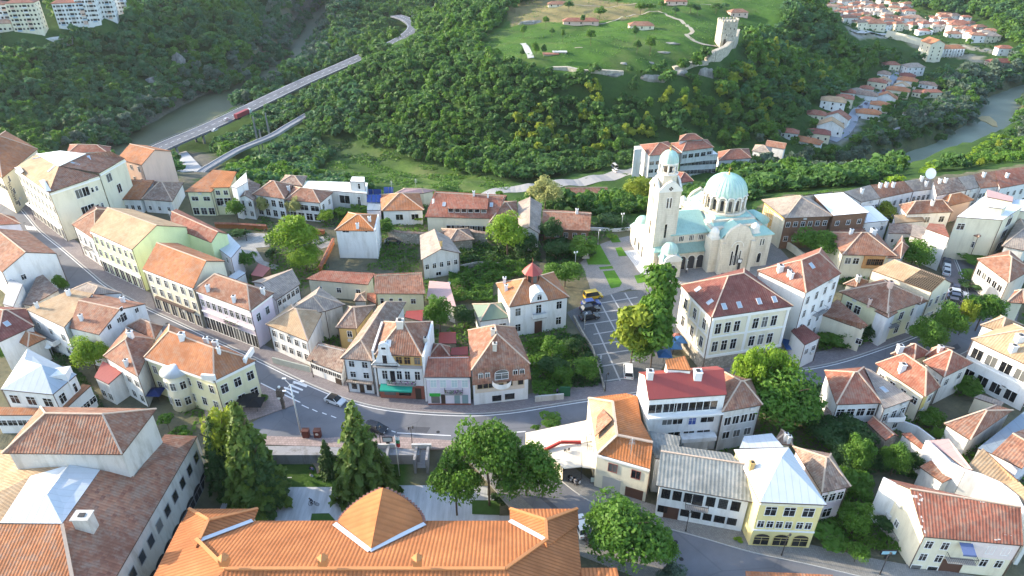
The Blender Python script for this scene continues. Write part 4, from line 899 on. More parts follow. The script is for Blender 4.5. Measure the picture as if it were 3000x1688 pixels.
# house with the green awning
h=H('l',[(612,742),(1045,757),(1140,440),(690,440)],9.9,'hx','bm','oc','white shop house with green awning, ochre attic and curved gable',rise=3.4,oh=.15,ch=[(845,480,1.5,'dw'),(1078,640,.8,'dw')],sky=[(740,640)])
A,B=h.wall[0]; L0=(B-A).xy.length
for i,x in enumerate((.50,.68,.90)): put(h.root,A,B,L0*x,8.0,1.05,1.5,'c',fm=solid('ochre_frame',(.45,.25,.08)))
o=h.root.location
def facade(h,e,z0,z1,out,mat,name='facade',x0=0.,x1=1.): return band(h,e,z0,z1-z0,out,mat,name,x0,x1)
facade(h,0,-.3,7.35,.22,WALL['wt'](),'front_wall'); band(h,0,7.35,.3,.6,solid('grey_cornice',(.33,.31,.30)),'cornice')
for x in (.16,.48,.66,.88): put(h.root,A,B,L0*x,4.6,.9,1.9,'c',push=.22)
put(h.root,A,B,L0*.33,3.9,.9,2.6,'n',push=.22,name='door',pname='panel')
awning(h,0,.04,.76,3.5,1.5,.6,solid('green_canvas',(.02,.30,.22),.7)); facade(h,0,-.3,3.2,.3,solid('brick_red_trim',(.28,.10,.07)),'shopfront'); shop(h,0,.10,.36,.9,2.9,out=.34); shop(h,0,.43,.70,.9,2.9,out=.34); shop(h,0,.80,.93,.1,2.7,mat=solid('dark_door',(.06,.04,.03)),out=.34,name='door')
balcony(h,0,L0*.52,3.75,5.2,.9,flowers=True)
# curved white gable
m=MB(); d=(B-A).normalized(); n=Vector((d.y,-d.x,0)); prof=[]
for t in range(0,13):
    a=math.pi*t/12; prof.append((math.cos(a)*.95,11.6+math.sin(a)*1.0))
right=[(2.6,7.6),(2.3,8.0),(1.7,8.7),(1.35,9.6),(1.0,10.4)]; pts2=[(x,z) for x,z in right]+prof+[(-x,z) for x,z in right[::-1]]
c0=A+d*(L0*.20)+n*.28-o
F1=[Vector((c0.x,c0.y,0))+d*x+Vector((0,0,z-o.z)) for x,z in pts2]; F2=[p-n*.45 for p in F1]
m.face(F1); m.face(F2[::-1])
for i in range(len(F1)): j=(i+1)%len(F1); m.face([F1[j],F1[i],F2[i],F2[j]])
m.build('curved_gable',WALL['wt'](),h.root); put(h.root,A,B,L0*.20,8.1,.8,1.9,'n',push=.30); put(h.root,A,B,L0*.20,11.2,.8,.5,'n',push=.30); 
b=balcony(h,0,L0*.2,7.65,4.4,.9); firewall(h,'l',(592,705),(680,442),0,10.6); firewall(h,'l',(1050,760),(1136,442),0,10.4)
# lilac house
h=H('l',[(1062,945),(1492,945),(1478,752),(1100,758)],6.7,'sh','rd','lil','lilac white house with red shed roof and green shop sign',rise=2.4,oh=.25)
A,B=h.wall[0]; L0=(B-A).xy.length
for x in (.16,.38,.64,.88): put(h.root,A,B,L0*x,4.2,1.0,1.6,'c',gm=solid('curtain',(.50,.60,.60),.4))
band(h,0,0.02,.35,.12,solid('red_plinth',(.28,.09,.06)),'plinth'); shop(h,0,.08,.28,.5,2.1); sg=shop(h,0,.05,.30,2.15,2.75,mat=solid('green_sign',(.04,.36,.05)),out=.15,name='shop_sign');
shop(h,0,.31,.41,.1,2.5,mat=solid('dark_door',(.06,.04,.03)),name='door'); shop(h,0,.62,.75,.4,2.4,mat=solid('pale_glass',(.22,.32,.34),.2)); shop(h,0,.80,.94,.4,2.4,mat=solid('pale_glass',(.22,.32,.34),.2)); balcony(h,0,L0*.62,3.1,3.2,.8,flowers=True); band(h,0,6.0,.3,.25,trimm())
H('l',[(1100,765),(1300,760),(1300,670),(1135,640)],5.8,'hx','rd','lg','small back roof between lilac house and courtyard',rise=1.6); H('l',[(1300,745),(1465,745),(1460,665),(1310,680)],5.2,'sh','mr','lg','dark red lean-to roof behind the lilac house',cat='shed',name='shed',rise=.6,oh=.1)
# big brown roof with arched attic windows
h=H('l',[(1490,885),(2030,828),(1890,490),(1460,520)],8.4,'hy','bm','wt','white shop house with huge mottled roof and arched attic loggia',rise=4.,oh=.3,ch=[(1690,560,.9,'dw'),(1705,690,.9,'dw')])
A,B=h.wall[0]; L0=(B-A).xy.length; d=(B-A); d.z=0; d.normalize(); n=Vector((d.y,-d.x,0)); o=h.root.location
m=MB(); a1=A-n*-.2;  q=[A+n*1.1-d*.3,B+n*1.1+d*.3,B+n*.25+d*.1,A+n*.25-d*.1]; zz=[5.9,5.9,8.6,8.6]; m.slab([Vector((p.x-o.x,p.y-o.y,z)) for p,z in zip(q,zz)],.25); m.build('tile_hung_skirt',ROOF['bm'](),h.root)
for x in (.13,.25,.75,.87): put(h.root,A,B,L0*x,6.7,.75,1.0,'a',push=.75)
put(h.root,A,B,L0*.5,6.3,2.3,1.3,'a',push=.95); 
m=MB(); c=A+d*(L0*.5)+n*.75-o; m.lathe(c.x,c.y,[(1.7,5.1),(1.75,6.2)],16,0,math.atan2(-n.y,-n.x)+math.pi/2,math.atan2(-n.y,-n.x)+1.5*math.pi); m.build('balcony',WALL['wt'](),h.root)
facade(h,0,2.9,5.5,.1,plaster('peach',(.66,.56,.46),.2),'middle_wall',.03,.93)
for x in (.12,.22,.32,.50,.66,.86): put(h.root,A,B,L0*x,3.9,.95 if x!=.5 else .8,1.3 if x!=.5 else .7,'n',push=.1,fm=solid('ochre_frame2',(.45,.36,.2)))
put(h.root,A,B,L0*.42,.5,1.7,1.4,'n'); put(h.root,A,B,L0*.66,.6,1.8,1.4,'n'); 
H('l',[(1570,438),(1852,402),(1800,262),(1500,282)],4.4,'hx','gr','wt','white garden pavilion with olive green metal roof',cat='pavilion',name='pavilion',rise=1.8,win=[(0,[1.5],2,1.4,1.5)],oh=.25)
# turret villa
h=H('N',[(1490,900),(1668,870),(1622,797),(1453,830)],7.9,'hx','or','wt','white villa with orange roof and red octagonal turret',rise=3.,ch=[(1478,828,.8),(1512,812,.8),(1483,850,.8)],oh=.35)
A,B=h.wall[0]; L0=(B-A).xy.length
for x,st in ((.14,'c'),(.86,'c')):
    put(h.root,A,B,L0*x,5.2,1.1,1.8,st); put(h.root,A,B,L0*x,1.3,1.1,1.8,st)
put(h.root,A,B,L0*.5,5.,1.1,2.0,'c'); put(h.root,A,B,L0*.5,.1,1.5,2.8,'n',fm=solid('brown_frame',(.12,.06,.04)),gm=solid('door_wood',(.10,.05,.035),.6),name='door',pname='panel'); balcony(h,0,L0*.5,4.2,3.,.9,solidp=WALL['wt']())
wins_=[put(h.root,*h.wall[1],2.5+3.2*i,z,1.,1.7,'c') for i in range(3) for z in (1.3,5.2)]
d=(B-A); d.z=0; d.normalize(); n=Vector((d.y,-d.x,0)); o=h.root.location; c=A+d*(L0*.5)+n*.25-o; m=MB(); pr=[(-2.1,7.4),(-1.7,8.6),(-1.4,9.3),(-.9,10.),(0,10.3),(.9,10.),(1.4,9.3),(1.7,8.6),(2.1,7.4)]
F1=[Vector((c.x,c.y,z))+d*x for x,z in pr[::-1]][::-1]; m.face(F1[::-1] if False else [p for p in F1][::-1]); m.face([p-n*.3 for p in F1]); 
for i in range(len(F1)-1): m.face([F1[i],F1[i+1],F1[i+1]-n*3.,F1[i]-n*3.])
m.build('gable',WALL['wt'](),h.root); put(h.root,A,B,L0*.5,8.4,.9,.9,'a',push=.3)
tc=P('g',1845,1335,10.3)-o; m=MB(); m.cyl(tc.x,tc.y,8.,12.2,1.5,1.5,8,0,smooth=False); t=m.build('turret',solid('red_wood',(.22,.08,.05)),h.root); m=MB(); m.cyl(tc.x,tc.y,12.2,14.2,2.2,.12,8,0,smooth=False); m.cyl(tc.x,tc.y,14.2,15.4,.06,.03,5); m.build('turret_roof',ROOF['mr'](),t)
for i in range(8):
    a=2*math.pi*(i+.5)/8; m=MB(); x,y=tc.x+1.42*math.cos(a),tc.y+1.42*math.sin(a); ux,uy=-math.sin(a),math.cos(a); m.face([(x+ux*s*.38,y+uy*s*.38,z) for s,z in ((-1,9.6),(1,9.6),(1,11.8),(-1,11.8))]); m.build('window',glass(),t)
# ================= school =================
h=H('N',[(2085,930.5),(2325,896),(2180,785),(1994,835)],12.9,'hx','dr','cr','cream school block with white pilasters and dark red roof',cat='school',name='school_building',rise=4.2,oh=.35,sky=[K('m',*p) for p in ((1380,148),(1490,265),(1618,305),(1755,290),(1935,258),(2075,240))])
A,B=h.wall[0]; L0=(B-A).xy.length
for z in (4.6,8.7):
    for x in (.10,.22,.34,.58,.70,.82): put(h.root,A,B,L0*x,z,1.15,2.3,'c')
for x in (.2,.34,.6,.74): put(h.root,A,B,L0*x,.6,1.1,1.7,'c')
A2,B2=h.wall[3]; L2=(B2-A2).xy.length
for z in (4.6,8.7):
    for x in (.18,.5,.82): put(h.root,A2,B2,L2*x,z,1.1,2.3,'c')
for e,LL,xs in ((0,L0,(0,.46,.965)),(3,L2,(0.,.31,.63,.95))):
    for x in xs: facade(h,e,3.6,12.3,.14,trimm(),'pilaster',x,x+.035)
    band(h,e,3.3,.5,.25,trimm(),'plinth_moulding'); band(h,e,7.9,.3,.18,trimm()); band(h,e,12.1,.6,.35,trimm(),'eaves_cornice'); facade(h,e,-.3,3.3,.12,WALL['st'](),'stone_base')
A3,B3=h.wall[1]; wins3=[put(h.root,A3,B3,(B3-A3).xy.length*x,z,1.1,2.3,'c') for x in (.2,.5,.8) for z in (4.6,8.7)]
pipes(h,[0,1])
h=H('i',[(50,1068),(440,1245),(722,1088),(560,885)],14.5,'hy','rd','wt','tall white townhouse with tan and red roof behind the school',rise=3.2,oh=.2,ch=[(230,1070,1.2),(300,1110,.7),(320,1130,.7)],sky=[(485,1030)],win=[(1,[1.5,4.8,8.1,11.2],4,.9,1.7)])
balcony(h,1,7.,7.2,3.6,1.)
h=H('n',[(430,572),(556,512),(400,395),(320,460)],6,'fl','dr','wt','small white annex with dark red roof and washing below the school',oh=.2,rise=0,win=[(0,[3.2],2,1.,1.2)])
# ================= east quarter =================
h=H('i',[(85,505),(272,650),(662,634),(475,490)],9.,'hx','gy','bw','large timber house with boarded upper floor next to the church',rise=3.2,oh=.6,win=[(1,[6.2],6,1.,1.3),(1,[2.2],5,1.,1.3),(0,[5.8],4,1.6,2.),(0,[2.2],3,1.,1.5)])
facade(h,0,0,8.9,.06,WALL['oc'](),'side_wall'); facade(h,0,0,8.,.1,WALL['cr'](),'side_wall',0.5,1.)
h2=H('i',[(655,630),(945,605),(735,445),(500,465)],9.4,'fl','wh','bw','dark boarded building with blinding white roof deck',oh=.4,win=[(0,[6.3],3,1.,1.2),(0,[2.6],7,1.4,1.4)])
band(h2,0,4.6,.25,1.5,ROOF['bm'](),'tiled_ledge'); band(h,1,4.6,.25,1.6,ROOF['bm'](),'tiled_ledge',.25,1.)
H('i',[(870,692),(1100,668),(965,552),(875,560)],6,'sh','wh','wt','white lean-to wing with small windows beside the white deck',rise=1.,win=[(0,[3.3],3,.8,1.2)],oh=.1)
rows=[((880,522),(1035,492),(950,385),(740,440),'gy'),((1035,492),(1298,436),(1215,355),(955,385),'bm'),((1298,436),(1497,410),(1420,325),(1220,355),'gy'),((1480,470),(1722,425),(1640,325),(1452,345),'br'),((1722,425),(1832,402),(1768,305),(1645,325),'gy'),((1832,412),(1990,395),(1935,275),(1765,302),'bm'),((1985,412),(2260,360),(2210,235),(1938,275),'rd')]
lb=['with pale grey roof at its left end','with three chimneys','below the big satellite dish','with grey slope and red lower edge','narrow with pale roof','with brown roof','with long red roof at its right end']
hr=[]
for i,(a,b_,c,d_,rf) in enumerate(rows):
    hr.append(H('i',[a,b_,c,d_],7.4,'sh',rf,'wt','riverside terrace house '+lb[i],group='terrace houses above the river',rise=2.4,oh=.15,win=[(0,[4.2],5 if i not in(4,) else 2,.9,1.5,0,1,'c'),(0,[1.2],4,.9,1.5)],ch=[[(880,450)],[(1025,405),(1075,400),(1130,400)],[(1355,350),(1390,390)],[(1500,370),(1545,365)],[],[(1850,320)],[(2035,325)]][i]))
H('i',[(500,500),(720,470),(640,440),(340,480)],8,'sh','gy','cr','sunlit terrace roof behind the white deck',rise=1.6,oh=.2,ch=[(560,440)])
h=H('i',[(1240,618),(1612,600),(1560,520),(1180,545)],6.2,'hx','bm','wt','white house with long red hipped roof left of the cream block',rise=2.2,win=[(0,[3.2],3,1.4,1.6)],ch=[(1440,545),(1340,620)])
H('i',[(1555,560),(1780,505),(1640,462),(1488,482)],5.6,'hx','or','sp','brick coloured house with sunlit orange roof below the terrace',rise=1.8)
H('i',[(1148,692),(1390,672),(1345,612),(1138,625)],4.4,'sh','tn','wt','low white house with tan lean-to roof above the bushes',rise=1.,win=[(0,[1.6],2,.7,1.)],oh=.2)
H('i',[(1095,770),(1280,775),(1285,700),(1100,690)],4.6,'fl','br','lg','grey yard building with uneven brown roof right of the cafe windows',oh=.1,win=[(0,[2.],2,.6,1.)])
h=H('i',[(1395,735),(1583,803),(1540,700),(1420,690)],9,'sr','rd','wt','white building with faint letters on its blank wall',rise=.2,oh=.1)
A,B=h.wall[0]; walltext(h,0,'ПОЕЗИЯ',(B-A).xy.length*.5,6.2,1.3,solid('faded_letters',(.36,.40,.44)),sx=1.2)
H('i',[(1270,790),(1400,830),(1420,730),(1290,700)],6,'fl','gy','dw','weathered wall building left of the lettered white building',oh=.1)
h=H('i',[(1640,640),(2005,665),(2165,560),(1850,480)],11.5,'fl','wh','cr','tall cream apartment block with column of big windows',oh=.1,win=[(1,[1.2,4.6,8.],1,3.,2.4,.25,.75,'g'),(0,[8.2],1,1.6,1.6,.05,.25)],cat='apartment block')
H('i',[(1890,560),(2010,575),(2050,535),(1920,515)],13.4,'fl','wh','cr',root=h.root,oh=.05)
H('i',[(1650,735),(1815,802),(1918,738),(1750,610)],7,'hx','bm','cr','small hipped house with sunlit tan slope in front of the cream apartment block',rise=2.2,win=[(0,[3.8],4,.9,1.5)],oh=.3)
H('i',[(1880,480),(2085,520),(2090,480),(1880,420)],9.6,'fl','pk','cr','flat pink roofed block above the cream apartment block',oh=.1)
H('i',[(2060,590),(2260,600),(2300,500),(1990,505)],9.,'fl','mw','cr','pale blue flat roofed block at the far right edge',oh=.1)
H('i',[(2000,872),(2190,910),(2330,740),(2140,640)],6.5,'hx','gy','lg','house with lichen grey roof at the right edge',rise=2.)
h=H('i',[(1800,975),(2055,1165),(2240,1060),(2060,905)],7,'hx','bm','gy','grey walled vine covered house with hipped brown roof beside the parked cars',rise=2.3,win=[(0,[3.6],5,1.2,1.5,.05,.95,'g')],ch=[(1900,925)])
H('i',[(2035,1320),(2180,1330),(2230,1200),(2100,1230)],6,'hx','bm','cr','small brown roofed house below the grey walled house at right edge')
h=H('i',[(728,942),(1165,952),(1010,775),(615,762)],6.8,'hx','bm','cr','revival style house with orange boarded bay and two chimneys',rise=3.,oh=.5,win=[(0,[4.2],2,1.3,1.5,.04,.36)],ch=[(795,775),(970,775,1.4)])
H('i',[(1080,965),(1190,972),(1258,880),(1205,790)],6.4,'hx','bm','gy',root=h.root,rise=2.)
A,B=h.wall[0]; L0=(B-A).xy.length; facade(h,0,3.3,6.6,.5,WALL['ow'](),'bay',.42,.82)
for x in (.52,.60,.68,.76): put(h.root,A,B,L0*x,4.3,.85,1.5,'c',push=.5,fm=solid('bay_frame',(.2,.1,.05)))
h=H('i',[(962,1065),(1440,1238),(1600,1165),(1270,1025)],9.,'gx','tn','cr','tall blank cream house with half collapsed roof and exposed rafters',rise=2.,oh=.08,win=[(1,[1.2,5.],3,.9,1.8)])
m=MB(); o=h.root.location; q=[Vector(h.q[1]).lerp(h.q[0],.0),h.q[2]]; 
f=h.fs[0]; p0,p1,b_,a_=f
for i in range(14):
    t=.55+.45*i/13; u=p0.lerp(p1,t)-o+Vector((0,0,.12)); v=a_.lerp(b_,t)-o+Vector((0,0,.12)); m.beam(u,v,.16,.14)
for i in range(11):
    t=i/10; u=(p0.lerp(p1,.55)).lerp(a_.lerp(b_,.55),t)-o+Vector((0,0,.2)); v=p1.lerp(b_,t)-o+Vector((random.uniform(-.3,.3),random.uniform(-.3,.3),.2)); m.beam(u,v,.1,.06)
m.build('rafters',solid('old_timber',(.12,.095,.07)),h.root)
m=MB(); m.slab([p-o+Vector((0,0,.05)) for p in (p0.lerp(p1,.55),p1,b_,a_.lerp(b_,.55))],.02); m.build('attic_shade_sheet',solid('attic_shade_paint',(.012,.010,.008)),h.root)  # near-black sheet on the slope, painted as the shade inside the open attic
h=H('n',[(703,148),(1085,322),(1405,215),(1055,45)],8.,'hx','bm','py','big pale yellow house with wide red hip roof and street balcony',rise=3.,oh=.6,ch=[(1105,110,1.,'sp'),(940,250,.6,'sp')],win=[(0,[4.6],1,1.2,1.8,.12,.28),(0,[4.6],1,1.2,1.8,.3,.5),(1,[1.2,4.6],3,1.2,1.8)])
H('n',[(985,300),(1095,357),(1172,312),(1060,250)],7.4,'hx','bm','wt',root=h.root,rise=1.3,oh=.3); balcony(h,1,3.,4.,2.6,1.)
H('n',[(1290,235),(1345,250),(1415,220),(1360,190)],7.6,'hx','bm','wt',root=h.root,rise=1.,oh=.2)
dk=MB(); 
H('n',[(535,322),(880,448),(935,415),(690,208)],5.4,'sh','bm','cr','low cream house with rust red roof and climbing vines',rise=1.6,oh=.3,win=[(1,[2.],1,1.,1.2)])
H('n',[(735,88),(835,110),(960,70),(850,28)],5.5,'hx','bm','lg','small red roof with white chimney behind the wide hip roof',rise=1.2,ch=[(850,60,.9)])
h=H('n',[(992,722),(1388,985),(1512,905),(1180,665)],6.8,'hx','rd','cr','large cream house with three red hip roofs and mortared ridges',rise=3.2,ch=[(1200,770,1.1)],oh=.5,win=[(1,[3.8],2,1.1,1.5),(0,[3.8],4,1.,1.4)])
H('n',[(1370,705),(1540,828),(1770,715),(1545,598)],6.9,'hx','rd','lg',root=h.root,rise=2.6,oh=.4,win=[(0,[.8,3.8],2,1.1,1.6),(1,[3.8],2,1.1,1.5)]); H('n',[(1112,645),(1300,690),(1440,640),(1272,565)],6.5,'hx','rd','cr',root=h.root,rise=2.,ch=[(1180,620,1.1)])
H('n',[(1380,660),(1500,680),(1620,600),(1440,600)],6.4,'hx','rd','cr',root=h.root,rise=1.6,ch=[(1500,625,.9)])
m=MB(); A,B=h.wall[1]; facade(h,1,3.2,6.2,.15,solid('yellow_stripes',(.62,.48,.16)),'striped_panel',.0,.35)
h=H('n',[(680,1048),(1048,1035),(900,748),(585,775)],6.8,'hx','rd','wt','white house with bright red hip roof and angled bay windows',rise=3.,oh=.4,ch=[(748,740,.7,'sp')],win=[(0,[3.8],4,1.3,1.6),(0,[.8],3,1.3,1.6)])
H('n',[(1060,1082),(1292,1000),(960,772),(905,752)],7.,'sh','gy','lg',root=h.root,rise=.6,oh=.25,win=[(0,[3.6],3,1.1,1.7),(0,[.8],2,1.1,1.6)],sky=[(1060,930)]); balcony(h,0,10.,3.5,3.,1.6,solidp=trimm())
H('n',[(925,1190),(1075,1335),(1180,1300),(1000,1145)],3.4,'gx','rd','st','long garden shed with red tiled roof and dark red front',cat='shed',name='shed',rise=.8,oh=.2)
H('n',[(1200,1280),(1365,1408),(1395,1385),(1270,1268)],3.6,'sh','rd','wt','narrow red tiled roof along the white courtyard wall',cat='shed',name='shed',rise=.6,oh=.1)
H('n',[(575,1120),(620,1160),(660,1130),(600,1060)],3.,'sh','br','st','tiny brown tiled outhouse beside the bay window house',cat='shed',name='shed',rise=.5,oh=.1)
h=H('n',[(1540,1200),(1745,1328),(2090,1092),(1955,1050)],4.8,'hx','bm','lg','low long building with brown hip roof beside the grey flat roof',rise=2.,oh=.3)
H('n',[(1775,990),(1990,1060),(2020,1030),(1830,965)],3.6,'sh','gy','cr','short lean-to with pale grey roof against the white block',cat='shed',name='shed',rise=.5,oh=.1)
h=H('n',[(1755,525),(2320,790),(2520,560),(2075,395)],9.2,'hx','tn','wt','big white hall with tan roof and tall dark windows at right edge',rise=3.,oh=.3,win=[(0,[.9,5.6],4,1.8,2.1,.02,.9,'g')],ch=[(2080,620,1.2),(2130,540,1.4)]); band(h,0,4.7,.3,.15,trimm())
H('n',[(1828,415),(1990,470),(2170,415),(1990,337)],8.8,'hx','tn','wt','smaller white wing with tan hip roof behind the big white hall',rise=1.6,oh=.25)
H('s',[(1790,440),(1940,495),(2330,200),(2155,150)],4.2,'fl','fb','lg','low building with blue grey felt roof and white skylight box',oh=.1)
h=H('s',[(1900,480),(2140,600),(2350,420),(2165,285)],5.8,'gx','bm','lil','low house with brown red roof at the lower right edge',rise=1.6)
H('s',[(1570,560),(1745,610),(1740,600),(1560,365)],6.,'sh','pk','lil','narrow house with dusty pink roof beside the long firewall',rise=.8,oh=.1) if False else None
h=multi('row_house','row of narrow roofs behind a long curved white firewall',[('pk',[(1400,380,6.2),(1560,365,6.8),(1750,610,6.8),(1690,600,6.2)]),('tn',[(1690,600,6.2),(1830,440,7.2),(2105,690,7.2),(2130,760,6.2),(1960,700,6.2)]),('tn',[(1960,700,6.2),(2105,690,7.),(2300,900,7.),(2260,1000,6.2),(2120,840,6.2)])],[((1400,380,6.2),(1690,600,6.2)),((1690,600,6.2),(1960,700,6.2)),((1960,700,6.2),(2120,840,6.2)),((2120,840,6.2),(2260,1000,6.2))],'s',wall='wt')
m=MB(); ln_=[P('s',x,y,6.4) for x,y in ((1385,385),(1480,470),(1570,560),(1690,620),(1810,655),(1960,720),(2090,820),(2160,960),(2230,1120))]
for a,b in zip(ln_[:-1],ln_[1:]): 
    dd=(b-a).normalized(); nn_=Vector((-dd.y,dd.x,0))*.25; m.prism([(p.x,p.y) for p in (a-nn_,b-nn_,b+nn_,a+nn_)],-.4,6.6)
o_=m.build('firewall',WALL['wt'](),None,loc=(ln_[3].x,ln_[3].y,0)); tag(o_,'long curved white firewall behind the spotted roof house','wall')
H('s',[(1330,585),(1512,712),(1620,662),(1430,530)],3.8,'sh','bm','wt','small brown roofed outbuilding beside the curved firewall',cat='shed',name='shed',rise=.6,oh=.2)
h=H('s',[(1368,1138),(2150,1208),(1965,880),(1045,672)],6.9,'gx','rd','cr','cream and pink street house with big red roof of white spotted tiles',rise=3.4,oh=.22,win=[(3,[2.6],1,.8,1.2,.4,.6)],ch=[(1215,640,.7)])
A,B=h.wall[0]; L0=(B-A).xy.length
for z in (4.5,1.9):
    for x in (.05,.22,.70,.86): put(h.root,A,B,L0*x+.4,z,.9,1.4,'c')
for x in (.06,.24): put(h.root,A,B,L0*x,.15,1.3,.7,'n')
put(h.root,A,B,L0*.42,.1,2.6,2.4,'n',fm=solid('brown_frame',(.12,.06,.04)),gm=solid('door_wood',(.10,.05,.035),.6),name='door',pname='panel'); balcony(h,0,L0*.46,3.1,3.6,1.); awning(h,0,.38,.52,6.2,1.6,.5,solid('blue_stripes',(.10,.14,.28)));facade(h,0,3.6,6.7,.06,plaster('rosy',(.74,.64,.62),.15),'upper_wall',.5,1.)
m=MB(); 
for i in range(110):
    t,u_=random.random(),random.random(); f=h.fs[0]; p=f[0].lerp(f[1],t).lerp(f[3].lerp(f[2],t),u_)
    if u_<.08: continue
    n=(f[1]-f[0]).cross(f[3]-f[0]).normalized(); uu,vv=uvaxes(n); s1=random.uniform(.08,.2); q=p-h.root.location+n*.02
    m.face([q-uu*s1-vv*s1,q+uu*s1-vv*s1,q+uu*s1+vv*s1,q-uu*s1+vv*s1])
m.build('repair_mortar',solid('mortar_patches',(.62,.56,.5)),h.root)
firewall(h,'s',(1045,672),(1290,800),0,8.5,.4); 
# ================= lower street =================
h=H('N',[(2226,1471),(2423,1479),(2311,1311),(2150,1317)],9.4,'py','mw','yl','yellow house with pale metal pyramid roof and arched shopfronts',rise=3.4,oh=.25,ch=[K('r',1885,600)+(.8,'oc'),K('s',435,595)+(.9,'oc')],cap=False)
A,B=h.wall[0]; L0=(B-A).xy.length
for x in (.20,.50,.80): put(h.root,A,B,L0*x,6.6,1.5,1.7,'c')
for x in (.05,.20,.35,.50,.68,.82): put(h.root,A,B,L0*x+.4,4.1,.85,1.3,'c')
for x in (.18,.50,.82): put(h.root,A,B,L0*x,.4,2.1,1.6,'a',fm=solid('yellow_trim',(.62,.5,.2)))
band(h,0,3.4,.25,.15,trimm()); band(h,0,8.7,.4,.2,WALL['cr']())
h=H('r',[(1135,732),(1918,868),(1718,478),(1180,405)],7.1,'gx','sl','wt','long white museum house with grey tiled roof and barred windows',rise=2.6,oh=.55,ch=[(1720,470,.8,'sp')])
A,B=h.wall[0]; L0=(B-A).xy.length
for x in (.06,.19,.32,.57,.71,.85): put(h.root,A,B,L0*x+.3,4.3,1.1,1.7,'b')
put(h.root,A,B,L0*.45,3.9,1.5,2.3,'n',name='door',pname='panel'); balcony(h,0,L0*.45,3.75,3.2,.9)
for x,w in ((.05,1.7),(.31,1.5),(.44,1.6),(.57,1.5),(.71,1.9),(.85,1.6)): put(h.root,A,B,L0*x+.3,1.3,w*.72,1.2,'b')
put(h.root,A,B,L0*.18,.1,2.0,2.4,'n',fm=solid('brown_frame',(.12,.06,.04)),gm=solid('door_wood',(.10,.05,.035),.6),name='door',pname='panel')
H('r',[(1130,520),(1300,535),(1330,345),(1058,300)],7.3,'fl','sl','wt',root=h.root,oh=.1)
h=H('r',[(672,482),(1090,600),(1112,390),(1020,60)],7.4,'fl','on','cr','cream corner house with bright orange roof, stepped gable and terrace',oh=.25,cap=False) if False else None
h=multi('corner_house','cream corner house with bright orange roof and red dormer at the fork',[('on',[(672,482,7.2),(1090,602,7.2),(1112,392,9.2),(828,335,9.8)]),('tn',[(672,482,7.2),(828,335,9.8),(795,70,9.8),(603,42,7.2)]),('on',[(795,72,9.8),(828,335,9.8),(1112,392,8.2),(1020,220,7.6),(990,30,7.4)]),('on',[(603,42,7.2),(795,72,9.8),(990,30,7.4),(900,5,7.2)]),('bm',[(672,190,8.3),(655,345,8.0),(790,215,10.3)]),('bm',[(672,190,8.3),(790,215,10.3),(720,130,8.7)])],  # tan left slope is the orange roof with sunlight put into its colour
 [((672,482,7.2),(1090,602,7.2)),((1090,602,7.2),(1112,392,9.)),((1112,392,8.),(990,30,7.2)),((990,30,7.2),(603,42,7.2)),((603,42,7.2),(672,482,7.2))],'r',caps=[((672,482,7.35),(828,335,9.95)),((828,335,9.95),(795,72,9.95)),((828,335,9.95),(1112,392,9.3)),((795,72,9.95),(603,42,7.35))])
A,B=h.wall[0]; L0=(B-A).xy.length
for x in (.32,.76): put(h.root,A,B,L0*x,4.4,1.3,1.6,'g',fm=solid('maroon_frame',(.28,.10,.08)))
shop(h,0,.15,.50,.3,3.0,mat=solid('grey_poster_wall',(.45,.43,.40))); put(h.root,A,B,L0*.77,.1,2.6,2.0,'n',fm=solid('brown_frame',(.12,.06,.04)),gm=solid('door_wood',(.10,.05,.035),.6),name='door',pname='panel'); band(h,0,6.7,.35,.25,trimm()); pipes(h,[1])
A,B=h.wall[4]; L0=(B-A).xy.length; wl=[put(h.root,A,B,L0*x,z,1.,1.7,'c') for x in (.2,.5,.8) for z in (1.2,4.4)]; balcony(h,4,L0*.6,4.,2.6,.9)
for px,py in ((800,-5),):
    pass
# wedge terrace with red stripe
m=MB()
c=P('r',400,400,3.0); r=empty('terrace_canopy',(c.x,c.y,0),'cream wedge shaped restaurant canopy with red stripe at the fork','canopy')
cr=solid('canopy_cream',(.66,.61,.52),.8,var=.06)
for f in ([(105,318,3.2),(610,215,3.6),(640,380,4.6),(255,455,3.4)],[(255,455,3.3),(545,400,4.4),(550,585,3.0),(405,600,2.8)],[(545,400,4.5),(660,390,4.6),(665,600,3.2),(555,590,3.1)]):
    pts=[P('r',*p)-r.location for p in f]; n=(pts[1]-pts[0]).cross(pts[2]-pts[0]); m.slab(pts if n.z>0 else pts[::-1],.15)
m.build('canopy',cr,r); m=MB(); l=[P('r',*p)-r.location for p in ((258,455,3.5),(385,392,4.5),(545,392,4.7))]
for a,b in zip(l[:-1],l[1:]): m.beam(a,b,.3,.5)
m.build('red_stripe',solid('stripe_red',(.35,.04,.035)),r)
m=MB(); l=[P('r',x,y,2.9)-r.location for x,y in ((108,320),(260,460),(405,600))]
for a,b in zip(l[:-1],l[1:]): m.face([Vector((a.x,a.y,-.3)),Vector((b.x,b.y,-.3)),b,a]); m.face([a,b,Vector((b.x,b.y,-.3)),Vector((a.x,a.y,-.3))][::-1] if False else [Vector((a.x,a.y+.1,-.3)),a+Vector((0,.1,0)),b+Vector((0,.1,0)),Vector((b.x,b.y+.1,-.3))])
m.build('side_wall',WALL['cr'](),r)
for x,y in ((405,600),(550,588),(655,600)): mm=MB(); p=P('r',x,y,2.9)-r.location; mm.beam((p.x,p.y,0),(p.x,p.y,2.9),.12,.12); mm.build('post',dark(),r)
